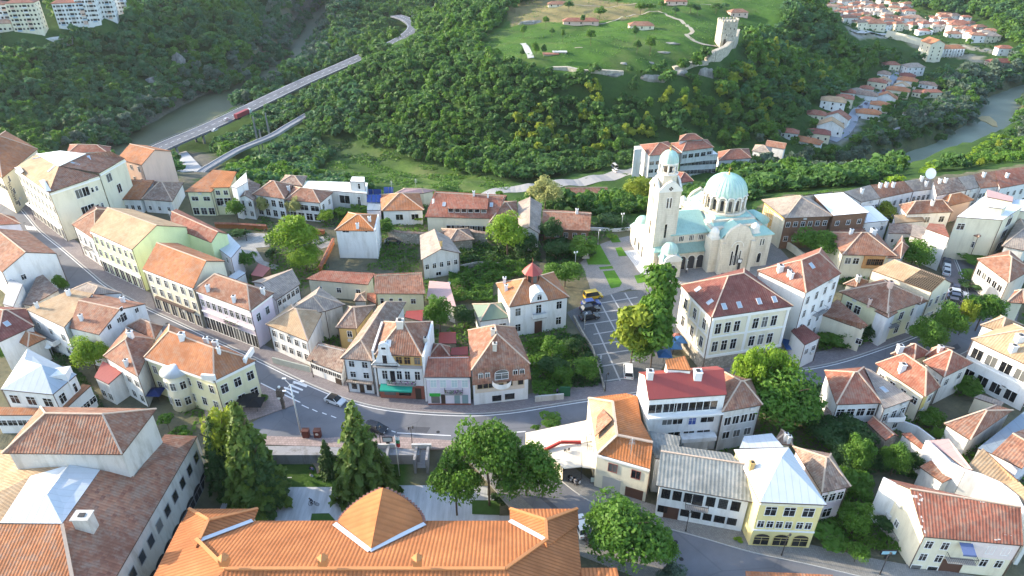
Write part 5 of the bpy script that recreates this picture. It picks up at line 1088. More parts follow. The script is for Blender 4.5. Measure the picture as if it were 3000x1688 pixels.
# white apartment house with red roof
h=H('m',[(932,1152),(1642,1105),(1555,845),(838,900)],12.,'gx','mr','wt','tall white apartment house with maroon roof, loggias and sunlit side wall',rise=2.2,oh=.15,ch=[(940,945,1.2),(1372,945,1.5),(1510,830,1.4)],cap=False,cat='apartment house')
A,B=h.wall[0]; L0=(B-A).xy.length
for i,x in enumerate((.10,.28,.44,.63,.82)): put(h.root,A,B,L0*x,9.0,2.3,1.8,'g')
for x in (.28,.42): put(h.root,A,B,L0*x,6.3,1.6,1.1,'g')
put(h.root,A,B,L0*.62,6.,1.2,1.4,'c',gm=solid('blue_curtain',(.05,.09,.3))); put(h.root,A,B,L0*.82,6.3,2.2,1.1,'g')
for x,w in ((.40,2.),(.60,1.8),(.80,2.2)): put(h.root,A,B,L0*x,3.4,w,1.2,'g')
band(h,0,8.4,.3,.9,trimm(),'balcony_slab'); b=facade(h,0,3.3,4.1,1.4,WALL['wt'](),'balcony_parapet',.48,.95); facade(h,0,0,3.2,1.2,WALL['lg'](),'lower_bay',.52,.85)
H('m',[(1100,872),(1320,885),(1262,752),(1085,790)],14.8,'sh','on','wt',root=h.root,rise=.5,oh=.1)
h=H('m',[(1600,1262),(1970,1197),(1862,965),(1622,900)],9.,'hx','bm','lg','grey white block with blotchy red roof right of the maroon roof',rise=2.2,oh=.3,win=[(0,[5.6],4,1.1,1.7,.05,.95,'g'),(0,[2.6],3,1.2,1.5,.05,.95,'g')])
H('r',[(1075,640),(1130,660),(1370,465),(1310,340)],6.,'fl','fg','lg','flat grey felt roof between orange corner house and museum house',oh=.05) if False else None
h=H('r',[(1795,440),(2145,432),(2050,322),(1832,345)],6.5,'fl','mw','wt','white glazed veranda with pale blue roof panels behind the yellow house',oh=.1,win=[(0,[3.6],5,1.2,1.4)],cat='veranda',name='veranda')
H('s',[(560,790),(790,742),(632,482),(330,425)],7.,'hx','br','pk','pink house with dark mottled roof right of the pale metal roof',rise=2.4,oh=.4,win=[(0,[4.2],3,1.,1.6),(0,[.8],1,1.4,1.8)])
H('s',[(170,395),(330,420),(330,360),(240,290)],5.5,'hx','br','cr','small brown roof with two chimneys behind the veranda',rise=1.2,ch=[(270,370,.6),(295,390,.6)])
h=H('N',[(2185,1800),(2445,1820),(2440,1684),(2184,1673)],4.,'gx','or','cr','house roof peeking in at the bottom edge',rise=.8,ch=[(2350,1680)])
# ================= left foreground =================
H('j',[(-40,745),(360,560),(285,375),(-200,340)],7.,'hx','dr','wt','dark red roofed house with skylight at left edge',rise=2.4,sky=[(75,540)],oh=.3)
H('j',[(130,690),(295,785),(490,692),(342,590)],5.,'hx','or','lg','small annex with orange hip roof below the dark red roof',rise=1.6,oh=.3)
h=H('j',[(275,385),(680,575),(985,215),(755,172)],9.,'sh','tn','wt','white house with huge tan lichen roof and chimneys facing the street',rise=.8,oh=.15,ch=[(400,370,.6),(735,235,.8)],win=[(0,[5.,1.8],3,1.,1.5)]); balcony(h,0,4.,3.6,8.,1.4,solidp=WALL['wt']())
H('j',[(760,175),(985,230),(1290,210),(965,92)],8.6,'hx','gy','wt',root=h.root,rise=1.2,oh=.15)
h=H('j',[(735,580),(1050,655),(1545,325),(1000,215)],8.4,'gx','bm','wt','white gabled house with brown valley roofs at the street bend',rise=2.2,oh=.12,ch=[(870,500,.7),(1310,310,.8)],pw=[(1,1160,572,.8,1.),(1,1262,500,.8,1.),(1,1310,470,1.3,1.7),(1,1285,385,.6,.8),(1,1450,395,.8,1.)])
h=H('j',[(1095,880),(1462,1100),(1645,700),(1335,578)],7.6,'hy','bm','wt','white house with dark red mottled hip roof and bright chimneys',rise=2.6,ch=[(1390,680,1.),(1350,980,.7)],win=[(0,[.8,4.2],4,1.2,1.5)],oh=.4)
H('j',[(1345,560),(1640,700),(1730,560),(1560,500)],7.2,'hx','bm','wt',root=h.root,rise=1.6)
H('j',[(1000,1105),(1150,1180),(1310,1040),(1090,935)],5.,'sh','mr','wt','low entrance wing with maroon lean-to roof and stone yard',rise=.6,oh=.15,win=[(0,[.8],2,1.2,1.5)])
h=H('k',[(78,893),(822,1145),(1272,925),(345,545)],8.6,'hx','or','py','pale yellow apartment house with round bay, gables and many chimneys',rise=3.4,oh=.3,ch=[(490,700,1.1),(745,745,.8),(845,780,1.),(880,850,.6),(700,600,1.3),(790,640,.7),(355,525,1.)],win=[(0,[5.2,1.6],6,1.,1.7,0,1,'c'),(1,[5.0],3,1.2,1.8),(1,[1.2],3,1.3,1.8)],cat='apartment house')
o=h.root.location; bc=P('k',410,1010,8.2); m=MB(); m.cyl(bc.x-o.x,bc.y-o.y,-.5,7.9,2.3,2.3,20); t=m.build('round_bay',WALL['cr'](),h.root); m=MB(); m.cyl(bc.x-o.x,bc.y-o.y,7.9,9.0,2.7,.3,20); m.build('bay_roof',ROOF['mw'](),t)
for i in range(5):
    a=math.pi*(1.05+.9*i/4); 
    for z in (1.5,5.): A_=Vector((bc.x+2.32*math.cos(a)-.5*-math.sin(a)*-1,bc.y+2.32*math.sin(a),0)); dd=Vector((-math.sin(a),math.cos(a),0)); C_=Vector((bc.x+2.3*math.cos(a),bc.y+2.3*math.sin(a),0)); put(h.root,C_-dd*.6,C_+dd*.6,.6,z,.9,1.6,'c')
for pp in (((700,1120),(840,1130)),((1150,960),(1240,830))):
    a=P('k',*pp[0],8.8)-o;b=P('k',*pp[1],8.8)-o; m=MB(); m.beam(a+Vector((0,0,.4)),b+Vector((0,0,.4)),.45,1.1); m.build('attic_gable',WALL['wt'](),h.root)
band(h,1,8.0,.5,.35,trimm()); band(h,0,8.0,.5,.35,trimm())
h=H('j',[(5,1235),(560,1290),(815,1075),(290,802)],8.,'hx','bg','wt','white mansion with slate blue metal roof and arched dormer',rise=3.,oh=.2,win=[(0,[5.],3,1.6,1.8),(1,[5.],2,1.2,1.8)],cap=False)
a=P('j',640,1130,8.2)-h.root.location; m=MB(); m.prism([(a.x-1.7,a.y-1.2),(a.x+1.5,a.y-.3),(a.x+1.1,a.y+2.),(a.x-2.1,a.y+1.1)],5.,9.6); dm=m.build('dormer',WALL['wt'](),h.root); m=MB(); m.face([(a.x-1.75+.7,a.y-1.22+.2,6),(a.x+1.5-.7,a.y-.32-.2,6),(a.x+1.5-.7,a.y-.32-.2,8.6),(a.x-.1,a.y-.8,9.1),(a.x-1.75+.7,a.y-1.22+.2,8.6)]); m.build('window',glass(),dm)
H('j',[(600,1400),(705,1430),(968,1190),(878,1180)],4.6,'sh','or','wt','narrow courtyard wing with orange ledge roof below the slate blue mansion',rise=.4,oh=.1,win=[(0,[1.5],1,1.,1.2),(1,[1.5],4,1.4,1.2)])
H('o',[(-60,180),(275,178),(300,122),(-60,112)],4.2,'sh','or','wt','white wing with orange strip roof above the big brown roof',rise=.4,oh=.1,win=[(0,[1.8],4,1.6,1.2)])
H('e',[(-120,945),(220,925),(150,850),(-120,780)],5.,'hx','rd','lil','small red roofed building at the far left kerb',rise=1.4,oh=.2)
h=H('e',[(20,1440),(600,1240),(290,1005),(-320,1150)],8.4,'gy','bm','wt','white gabled house with tan and brown roof slopes at left edge',rise=2.6,oh=.12,win=[(0,[5.],1,.9,1.2,.2,.4)])
H('j',[(240,330),(330,345),(620,180),(420,-20)],4.2,'sh','br','dw','crumbling annex with rubble strewn roof beside the left edge house',rise=.4,oh=.1)
H('j',[(30,330),(140,360),(240,120),(100,60)],5.6,'sh','fg','wt','small whitewashed annex with grey roof at left edge',rise=.5,oh=.1)
# big brown hall, bottom left (ground there lies 4.4 m lower)
Z=8.
h=multi('assembly_hall','huge brown tiled hall with raised hip roofed auditorium and arcades at lower left',[
 ('bm',[(1555,345,Z),(640,1930,Z),(490,1040,12.2),(785,610,12.2),(1060,665,10.5),(1300,330,9.2)]),
 ('or',[(490,1040,12.2),(640,1930,Z),(-700,1930,Z),(-500,1040,12.2)]),('mw',[(790,610,12.2),(490,1035,12.3),(370,800,13.6),(545,570,13.)]),('mw',[(490,1035,12.3),(0,1030,12.3),(370,800,13.6)]),('wh',[(0,1030,12.3),(370,800,13.6),(545,570,12.6),(240,660,12.6)]),('tn',[(-100,700,11),(240,660,12.6),(540,570,12.6),(480,470,12.),(-100,450,10)]),('tn',[(-500,1040,12.2),(0,1030,12.3),(240,660,12.6),(-100,700,11)])],  # tan slopes face left: sunlight on the tiles is put into their colour
 [((1555,345,Z),(1310,325,Z)),((690,1840,Z),(1535,350,Z))],'o',z0=-3.,wall='gy',caps=[((490,1040,12.35),(660,1930,8.15))])
# auditorium block
hb=H('o',[(15,478),(962,488),(1235,128),(318,112)],15.6,'hx','br','gy',root=h.root,rise=3.0,oh=.5,z0=9)
for f in hb.roof.data.materials[:1]: pass
hb.roof.data.materials[0]=ROOF['bm']()
A,B=h.wall[1]; L0=(B-A).xy.length; nb=12
for i in range(nb):
    x=L0*(i+.5)/nb; put(h.root,A,B,x,4.0,1.3,1.7,'n',fm=solid('grey_frame',(.25,.25,.26))); put(h.root,A,B,x,-4.2,2.7,4.4,'a',fm=solid('arcade_grey',(.22,.23,.25)),name='arch',pname='shade_pane',gm=solid('arcade_shade_paint',(.02,.02,.022),.9))  # arches are flat; their dark panes paint the shade inside the arcade
hit=P('o',660,1000,12.5)-h.root.location; m=MB(); m.box(hit.x-1.,hit.y-.7,hit.z-3,hit.x+1.,hit.y+.7,hit.z+.6); m.box(hit.x-1.15,hit.y-.85,hit.z+.6,hit.x+1.15,hit.y+.85,hit.z+.75); cb_=m.build('chimney',WALL['gy'](),h.root); m=MB(); m.box(hit.x-.4,hit.y-.3,hit.z+.751,hit.x+.4,hit.y+.3,hit.z+.85); m.build('flue',dark(),cb_)
# museum with ribbed orange roof, bottom centre
root=empty('museum_building',(-18,51,-3.),'wide museum with ribbed orange roof and arched central gable','museum'); off=root.location
M=MB(); E0,E1,R_=8.,8.,12.9
xl,xr=-44.6,8.7; yf,yr,yn=62.,51.,40.
def MF(*p): M.slab([Vector(q)-off for q in p],.25)
MF((xr,yf,E0),(xl,yf,E0),(xl+11,yr,R_),(xr-9.5,yr,R_)); MF((xl,yn,E0),(xr,yn,E0),(xr-9.5,yr,R_),(xl+11,yr,R_)); MF((xr,yn,E0),(xr,yf,E0),(xr-9.5,yr,R_)); MF((xl,yf,E0),(xl,yn,E0),(xl+11,yr,R_))
s0=(R_-E0)/(yf-yr)
for (a,b) in ((-44.4,-34.9),(-.3,9.0)):
    c=(a+b)/2; rz=E0+2.5; yy=yf-2.5/s0; MF((b,64.,E0+.03),(a,64.,E0+.03),(c,60.,rz)); MF((b,61.5,E0+.03),(b,64,E0+.03),(c,60.,rz),(c,yy-.5,rz)); MF((a,64,E0+.03),(a,61.5,E0+.03),(c,yy-.5,rz),(c,60,rz))
MF((13.2,54.8,7.9),(8.6,54.8,7.9),(8.6,46,10.5),(13.2,46,10.5))
M.build('roof',tiles('ribbed_orange',[(.50,.185,.07),(.55,.22,.09),(.44,.155,.055)],tw=.5,th=.42,mott=.4,rib=.85,patch=.04),root)
m=MB()
for a,b in (((xl+11,yr,R_),(xr-9.5,yr,R_)),((xl+11,yr,R_),(xl+4.6,57.,10.6)),((xr-9.5,yr,R_),(4.4,57.,10.5)),((-39.6,60.,10.5),(-44.4,64,8.)),((-39.6,60,10.5),(-34.9,64,8)),((4.4,60,10.5),(-.3,64,8)),((4.4,60,10.5),(9,64,8)),((-39.6,60,10.5),(-39.6,56.8,10.5)),((4.4,60,10.5),(4.4,56.8,10.5))): m.beam(Vector(a)-off+Vector((0,0,.08)),Vector(b)-off+Vector((0,0,.08)),.4,.22)
m.build('ridge_tiles',solid('orange_ridge',(.50,.21,.08)),root)
# valley gutters
for a,b in (((-39.6,56.8,10.56),(-34.9,61.8,8.3)),((4.4,56.8,10.56),(-.3,61.8,8.3)),((-17.5,54.6,11.5),(-23.6,60.9,8.75)),((-17.5,54.6,11.5),(-11.6,60.9,8.75))): m=MB(); m.beam(Vector(a)-off,Vector(b)-off,.6,.1); m.build('gutter',solid('zinc',(.55,.58,.62),.4,.3),root)
# arched gable: two planes whose outer edge is an arc
M=MB(); ridge=11.3+.25; T=Vector((-17.5,64.6,ridge)); Bk=Vector((-17.4,54.9,ridge))
for sgn,Lp in ((-1,Vector((-23.2,61.2,8.7))),(1,Vector((-11.9,61.2,8.7)))):
    pts=[Bk,Lp]; d1=T-Lp; 
    for i in range(1,9):
        t=i/9; p=Lp+Vector((d1.x*(1-math.cos(t*math.pi/2))**.9,d1.y*math.sin(t*math.pi/2),0)); 
        # stay in the plane of Bk, Lp, T
        fx=abs(p.x-T.x)/abs(Lp.x-T.x); p.z=ridge+(Lp.z-ridge)*fx; pts.append(p)
    pts.append(T)
    n=(pts[1]-pts[0]).cross(pts[2]-pts[0])
    if n.z<0: pts=pts[::-1]
    M.slab([p-off for p in pts],.3)
gm_=M.build('arched_gable_roof',tiles('gable_orange',[(.52,.20,.07),(.56,.23,.09),(.47,.17,.06)],tw=.9,th=1.2,mott=.2,rib=.3,patch=.03),root)
m=MB(); 
for sgn in (-1,1):
    prev=None
    for i in range(16):
        t=i/15; cc_=(1-math.cos(t*math.pi/2))**.9; x=-17.5+sgn*5.7*(1-cc_); z=8.55+2.85*cc_; y=61.3+3.4*math.sin(t*math.pi/2)
        p=Vector((x,y,z))-off
        if i%1==0: m.box(p.x-.2,p.y-.1,p.z-.5,p.x+.2,p.y+.3,p.z+.06)
m.build('dentil_arch',solid('brick_dentils',(.25,.13,.10),.9,var=.3,scale=3),root)
W=MB(); W.prism([(xl+.8-off.x,yn+.6-off.y),(xr-.8-off.x,yn+.6-off.y),(xr-.8-off.x,yf-.8-off.y),(xl+.8-off.x,yf-.8-off.y)],-.5,E0-.2-off.z,top=False); W.prism([(-43.9-off.x,yf-1-off.y),(-35.4-off.x,yf-1-off.y),(-35.4-off.x,63.4-off.y),(-43.9-off.x,63.4-off.y)],-.5,E0-.2-off.z,top=False); W.prism([(.2-off.x,yf-1-off.y),(8.4-off.x,yf-1-off.y),(8.4-off.x,63.4-off.y),(.2-off.x,63.4-off.y)],-.5,E0-.2-off.z,top=False); W.build('wall',WALL['cr'](),root)
for x,y in ((-33.5,50.9),(-22.,50.9),(-11.,50.9)):
    m=MB(); p=Vector((x,y,0))-off; m.prism([(p.x-.5,p.y-.3),(p.x+.5,p.y-.3),(p.x+.5,p.y+.6),(p.x-.5,p.y+.6)],16.8,17.9); m.cyl(p.x,p.y+.15,17.9,18.5,.7,.05,4,smooth=False); m.build('roof_vent',solid('orange_ridge',(.50,.21,.08)),root)
# ================= cathedral =================
CH=empty('cathedral',(49.1,141.5,0),'cream domed cathedral with copper green roofs and tall square bell tower','cathedral',rz=math.radians(11.5))
cst=coursed('church_stone',(.66,.61,.51)); cwh=plaster('church_white',(.72,.70,.64),.12); cop=ROOF['cu'](); gld=solid('gilt',(.65,.45,.15),.3,.8)
def part(mb,name,mat,parent=CH,weld=False): return mb.build(name,mat,parent,weld=weld)
def B(x0,y0,z0,x1,y1,z1,name='wall',mat=None,parent=CH): m=MB(); m.box(x0,y0,z0,x1,y1,z1); return part(m,name,mat or cst,parent)
def arch_pts(x,z,w,h,n=8): return [(x-w/2,z),(x+w/2,z)]+[(x+w/2*math.cos(math.pi*i/n),z+h-w/2+w/2*math.sin(math.pi*i/n)) for i in range(n+1)]
def awin(x,y,z,w,h,parent=CH,frame=True,ax='y',s=-1,name='window',gmat=None):
    """arched window on plane y=const (ax y) or x=const"""
    pg=arch_pts(x,z,w,h); po=arch_pts(x,z-.08,w+.3,h+.23)
    def V(p,o): return (p[0],y+s*o,p[1]) if ax=='y' else (y+s*o,p[0],p[1])
    m=MB(); n=len(po); ff=[V(p,.1) for p in po]
    inner=[V(p,.1) for p in pg]
    for i in range(n): j=(i+1)%n; m.face([ff[i],ff[j],inner[j],inner[i]]); m.face([V(po[i],0),V(po[j],0),ff[j],ff[i]])
    f=part(m,name,cwh,parent); g=MB(); g.face([V(p,.03) for p in pg]); part(g,'pane',gmat or glass(),f); return f
# nave and aisle
B(-10.5,5,-.5,0,17.4,9.,'nave_wall'); B(-9,3.5,-.5,-1.7,5,4.9,'aisle_wall')
def roofp(faces,name='roof',mat=None,th=.18,parent=CH):
    m=MB()
    for f in faces:
        f=[Vector(p) for p in f]; n=(f[1]-f[0]).cross(f[2]-f[0]); m.slab(f if n.z>0 else f[::-1],th)
    return part(m,name,mat or cop,parent)
roofp([[(-10.8,4.6,9.),(-1.,4.6,9.),(-1.,11.2,12.),(-10.8,11.2,12.)],[(-10.8,17.8,9.),(-1.,17.8,9.),(-1.,11.2,12.),(-10.8,11.2,12.)]],'nave_roof')
roofp([[(-9.3,3.0,4.9),(-1.5,3.0,4.9),(-1.5,5.1,6.6),(-9.3,5.1,6.6)]],'aisle_roof',metalroof('dark_copper',(.24,.36,.31),.5,.6,patina=(.16,.2,.18)))
for c in (-7.9,-5.3,-2.9):
    for d in (-.42,0,.42): awin(c+d,5.,7.05,.26,1.35)
for c in (-7.6,-5.3,-3.0): awin(c,3.5,.1,1.7,3.6,name='arch',gmat=solid('arch_shade_paint',(.05,.05,.055),.8))  # flat dark panes paint the shade within the open aisle arches
for c in (-8.7,-6.45,-4.15,-1.85): m=MB(); m.cyl(c,3.2,0,2.6,.16,.14,8); m.box(c-.22,2.98,2.6,c+.22,3.42,2.85); part(m,'column',cwh)
# central block under the drum
B(-1.2,3.2,-.5,11.6,19.2,10.6,'crossing_wall'); m=MB(); m.prism([(-.2,5),(10.6,5),(10.6,17.4),(-.2,17.4)],10.6,11.6); part(m,'crossing_base',cst)
roofp([[(-1.6,2.8,9.6),(12.,2.8,9.6),(9.6,6.2,12.),(.8,6.2,12.)],[(12.,2.8,9.6),(12.,19.6,9.6),(9.6,16.2,12.),(9.6,6.2,12.)],[(-1.6,19.6,9.6),(-1.6,2.8,9.6),(.8,6.2,12.),(.8,16.2,12.)],[(12.,19.6,9.6),(-1.6,19.6,9.6),(.8,16.2,12.),(9.6,16.2,12.)],[(.8,6.2,12),(9.6,6.2,12),(9.6,16.2,12),(.8,16.2,12)]],'crossing_roof')
m=MB(); m.cyl(5.2,11.2,11.9,12.5,5.5,5.3,32); part(m,'drum_base',cst)
m=MB(); m.cyl(5.2,11.2,12.4,16.3,4.75,4.75,32); dr=part(m,'drum',cst)
for i in range(16):
    a=2*math.pi*(i+.5)/16; ca,sa=math.cos(a),math.sin(a); 
    def D(u,z,o): return (5.2+ca*(4.75+o)-sa*u,11.2+sa*(4.75+o)+ca*u,z)
    m=MB(); m.face([D(p[0],p[1],.03) for p in arch_pts(0,12.9,.75,2.7)]); part(m,'drum_window',glass(),dr)
    b=2*math.pi*i/16; cb2,sb=math.cos(b),math.sin(b); m=MB(); m.cyl(5.2+cb2*5.0,11.2+sb*5.0,12.5,15.4,.2,.2,8); m.box(5.2+cb2*5.0-.28,11.2+sb*5.0-.28,15.4,5.2+cb2*5.0+.28,11.2+sb*5.0+.28,15.7); part(m,'column',cwh,dr)
    m=MB(); n=8
    for j in range(n):
        t0=math.pi*j/n;t1=math.pi*(j+1)/n
        q=[D(.98*math.cos(t0),15.6+.98*math.sin(t0),.32),D(.98*math.cos(t1),15.6+.98*math.sin(t1),.32),D(.7*math.cos(t1),15.6+.7*math.sin(t1),.32),D(.7*math.cos(t0),15.6+.7*math.sin(t0),.32)]; m.face(q); m.face([D(.98*math.cos(t0),15.6+.98*math.sin(t0),-.1),D(.98*math.cos(t1),15.6+.98*math.sin(t1),-.1),q[1],q[0]])
    part(m,'arch_moulding',cwh,dr)
dome_c=metalroof('dome_copper',(.42,.575,.52),.9,.6,patina=(.25,.36,.31))
def dome(cx,cy,z,r,h,n=32,rib=16,parent=CH,mat=None,scal=.0):
    m=MB(); N1=12; prof=[(r*math.cos(math.pi/2*i/N1)**.9,z+h*math.sin(math.pi/2*i/N1)) for i in range(N1)]+[(0,z+h)]
    m.lathe(cx,cy,prof,n); d=part(m,'dome',mat or dome_c,parent)
    k=MB()
    for i in range(rib):
        a=2*math.pi*i/rib
        for (r0,z0),(r1,z1) in zip(prof[:-2],prof[1:-1]): k.beam((cx+r0*math.cos(a)*1.01,cy+r0*math.sin(a)*1.01,z0),(cx+r1*math.cos(a)*1.01,cy+r1*math.sin(a)*1.01,z1),.03*r/4.9+.02,.05)
    part(k,'dome_ribs',metalroof('rib_copper',(.24,.5,.44),9.,.6),d); return d
d_=dome(5.2,11.2,16.25,4.95,4.35,48,32)
def cross(cx,cy,z,s,parent): m=MB(); m.cyl(cx,cy,z-.1*s,z+.35*s,.42*s,.12*s,10); m.cyl(cx,cy,z+.3*s,z+.7*s,.2*s,.2*s,8); m.beam((cx,cy,z),(cx,cy,z+2.0*s),.1*s,.1*s); m.beam((cx-.5*s,cy,z+1.45*s),(cx+.5*s,cy,z+1.45*s),.1*s,.1*s); part(m,'cross',gld,parent)
cross(5.2,11.2,20.6,.9,d_)
# south arm with the great window and curved gable
m=MB(); 
pr=[(-.1,-.5),(8.4,-.5),(8.4,9.0),(7.6,9.2),(7.1,10.4),(6.4,11.5),(5.4,12.1),(4.7,12.35),(4.15,12.75),(3.6,12.35),(2.9,12.1),(1.9,11.5),(1.2,10.4),(.7,9.2),(-.1,9.0)]
def gablewall(y0,y1):
    m=MB(); F1=[(x,y0,z) for x,z in pr]; F2=[(x,y1,z) for x,z in pr]; m.face(F1); m.face(F2[::-1])
    for i in range(len(pr)): j=(i+1)%len(pr); m.face([F1[j],F1[i],F2[i],F2[j]])
    return m
part(gablewall(0,.7),'south_gable',cst); part(gablewall(21.7,22.4),'north_gable',cst)
B(-.1,.7,-.5,8.4,3.2,9.,'arm_wall'); B(-.1,19.2,-.5,8.4,21.7,9,'arm_wall')
for y0,y1 in ((.7,4.5),(17.9,21.7)): roofp([[(.9,y0,10.),(4.15,y0,12.),(4.15,y1,12.),(.9,y1,10.)],[(4.15,y0,12.),(7.4,y0,10.),(7.4,y1,10.),(4.15,y1,12.)],[(-.2,y0,9.),(.9,y0,10.),(.9,y1,10.),(-.2,y1,9.)],[(7.4,y0,10.),(8.5,y0,9.),(8.5,y1,9.),(7.4,y1,10.)]],'arm_roof')
B(-2.2,.9,-.5,-.1,4.,8.7,'buttress'); B(-.1,-.5,-.5,.9,0,8.3,'buttress'); B(7.4,-.5,-.5,8.4,0,8.3,'buttress')
for x,w,h,z in ((4.15,.62,5.6,1.9),(3.1,.45,3.9,1.9),(5.2,.45,3.9,1.9)): awin(x,0,z,w,h)
m=MB(); m.face([(3.3,-.06,2.1),(5.0,-.06,2.1),(5.0,-.06,4.6),(3.3,-.06,4.6)]); part(m,'tracery',solid('tracery_dark',(.06,.06,.065),.5))
m=MB()
for i in range(14):
    t0=math.pi*i/14;t1=math.pi*(i+1)/14; m.beam((4.15+1.5*math.cos(t0),-.12,6.9+1.5*math.sin(t0)),(4.15+1.5*math.cos(t1),-.12,6.9+1.5*math.sin(t1)),.16,.2)
part(m,'hood_moulding',cwh)
for x,y in ((-1.1,2.),(9.4,2.4),(-1.1,20.4),(9.4,20.2)):
    m=MB(); m.box(x-1.,y-1.,8.6,x+1.,y+1.,9.4); m.lathe(x,y,[(1.15,9.4),(1.0,9.7),(1.1,10.1),(1.0,10.7),(.6,11.2),(.15,11.5),(0,11.6)],16); part(m,'corner_turret',cwh)
# east block
B(11.6,1.6,-.5,13.6,20.8,8.7,'east_wall'); B(8.4,1.3,-.5,13.6,3.2,8.7,'east_wall')
roofp([[(8.2,.9,8.8),(14.,.9,8.8),(12.,3.2,10.2),(8.2,3.2,10.2)],[(14.,.9,8.8),(14.,21.2,8.8),(11.4,18,11.),(11.4,4,11.)]],'east_roof')
for x in (10.9,11.6): awin(x,1.3,5.9,.32,1.7)
awin(11.2,1.3,1.2,.9,2.6); awin(6,13.6,3,.7,2.4,ax='x',s=1); awin(11,13.6,3,.7,2.4,ax='x',s=1)
m=MB(); m.cyl(13.6,11.2,-.5,8.2,4.,4.,24); part(m,'apse',cst); m=MB(); m.cyl(13.6,11.2,8.2,10.4,4.3,.3,24); part(m,'apse_roof',cop)
# narthex and porches
B(-15,3.6,-.5,-10.5,18.4,5.6,'narthex_wall'); roofp([[(-15.3,3.3,5.6),(-10.3,3.3,5.6),(-10.3,7.,7.2),(-12.8,7.,7.2)],[(-15.3,18.7,5.6),(-15.3,3.3,5.6),(-12.8,7,7.2),(-12.8,15,7.2)],[(-10.3,18.7,5.6),(-15.3,18.7,5.6),(-12.8,15,7.2),(-10.3,15,7.2)]],'narthex_roof')
for x,y in ((-11.6,2.6),(-12.6,17.6)):
    B(x-2.2,y-2.4,-.5,x+2.2,y+2.2,4.6,'porch_wall'); m=MB(); pr2=[(x-2.3,4.4),(x+2.3,4.4)]+[(x+2.1*math.cos(math.pi*i/10),4.6+1.5*math.sin(math.pi*i/10)) for i in range(11)]
    F1=[(a,y-2.55,b) for a,b in pr2];F2=[(a,y-2.1,b) for a,b in pr2]; m.face(F1); m.face(F2[::-1]); 
    for i in range(len(pr2)): j=(i+1)%len(pr2); m.face([F1[j],F1[i],F2[i],F2[j]])
    part(m,'porch_gable',cwh); roofp([[(x-2.5,y-2.2,4.7),(x+2.5,y-2.2,4.7),(x+1.6,y-.6,6.),(x-1.6,y-.6,6.)],[(x+2.5,y-2.2,4.7),(x+2.5,y+2.4,4.7),(x+1.6,y+1.6,6.),(x+1.6,y-.6,6.)],[(x-2.5,y+2.4,4.7),(x-2.5,y-2.2,4.7),(x-1.6,y-.6,6.),(x-1.6,y+1.6,6.)]],'porch_roof')
    m=MB(); m.cyl(x,y,5.,6.3,1.75,1.75,20); part(m,'dome_drum',cwh); dd_=dome(x,y,6.2,1.95,2.0,24,12); awin(x,y-2.4,.1,1.5,3.4,name='doorway',gmat=solid('arch_shade_paint',(.05,.05,.055),.8))  # doorway pane is flat, coloured dark for the shade inside
for y in (5.5,8.,10.5,13.,15.5): awin(y,-15,1.2 if y!=10.5 else .1,.9,2.3 if y!=10.5 else 3.4,ax='x',s=-1)
# bell tower
tx,ty=-12.3,7.6; hw=2.75
BT=B(tx-hw,ty-hw,0,tx+hw,ty+hw,21.,'bell_tower')
m=MB(); m.box(tx-hw-.18,ty-hw-.18,20.2,tx+hw+.18,ty+hw+.18,20.5); part(m,'tower_cornice',cwh,BT)
for ax,s in (('y',-1),('y',1),('x',-1),('x',1)):
    m=MB(); pr3=[(-hw-.15,20.5),(hw+.15,20.5),(hw*.75,21.4),(hw*.45,22.3),(0,22.9),(-hw*.45,22.3),(-hw*.75,21.4)]
    def V3(p,o): return (tx+p[0],ty+s*(hw+o),p[1]) if ax=='y' else (tx+s*(hw+o),ty+p[0],p[1])
    F1=[V3(p,.12) for p in pr3];F2=[V3(p,-.35) for p in pr3]; m.face(F1); m.face(F2[::-1])
    for i in range(len(pr3)): j=(i+1)%len(pr3); m.face([F1[j],F1[i],F2[i],F2[j]])
    part(m,'tower_gable',cwh,BT)
    cc=tx if ax=='y' else ty; pl_=(ty if ax=='y' else tx)+s*hw
    for d in (-.38,.38): awin(cc+d,pl_,16.2,.42,2.5,BT,ax=ax,s=s)
    m=MB()
    for (u0,z0,u1,z1) in ((-.25,8.5,.25,12.),): 
        q=[(u0,z0),(u1,z0),(u1,z1),(u0,z1)]; m.face([V3(p,.04) for p in q])
    part(m,'slit_window',glass(),BT)
    m=MB()
    for a,b in ((-.3,0),(.3,0),(0,.3),(0,-.3)): m.face([V3((a+x2,21.+b+z2),.16) for x2,z2 in ((-.2,-.2),(.2,-.2),(.2,.2),(-.2,.2))])
    part(m,'quatrefoil',glass(),BT)
m=MB(); m.cyl(tx,ty,21,23.8,2.45,2.2,8,smooth=False); part(m,'belfry_base',cst,BT)
m=MB(); m.cyl(tx,ty,23.8,24.1,2.4,2.4,16); m.cyl(tx,ty,24.1,26.2,.9,.9,12); m.cyl(tx,ty,26.1,26.7,2.15,2.15,16)
bf=part(m,'belfry',cwh,BT)
m=MB(); m.cyl(tx,ty,24.15,26.1,.95,.95,12); part(m,'belfry_shade_core',solid('belfry_shade_paint',(.05,.045,.04),.9),bf)  # solid dark core, painted as the shade between the belfry columns
for i in range(8): a=2*math.pi*(i+.5)/8; m=MB(); m.cyl(tx+2.*math.cos(a),ty+2.*math.sin(a),24.1,26.2,.2,.2,8); part(m,'column',cwh,bf)
dt=dome(tx,ty,26.65,2.15,2.5,24,12,BT); cross(tx,ty,29.1,.8,dt)
# steps on the west side
for i in range(5): m=MB(); m.box(-15.4-.5*(5-i),3+.6*i,0,-15.2,15-.3*i,.15+.15*i); part(m,'step',solid('pale_steps',(.5,.51,.52),.7))
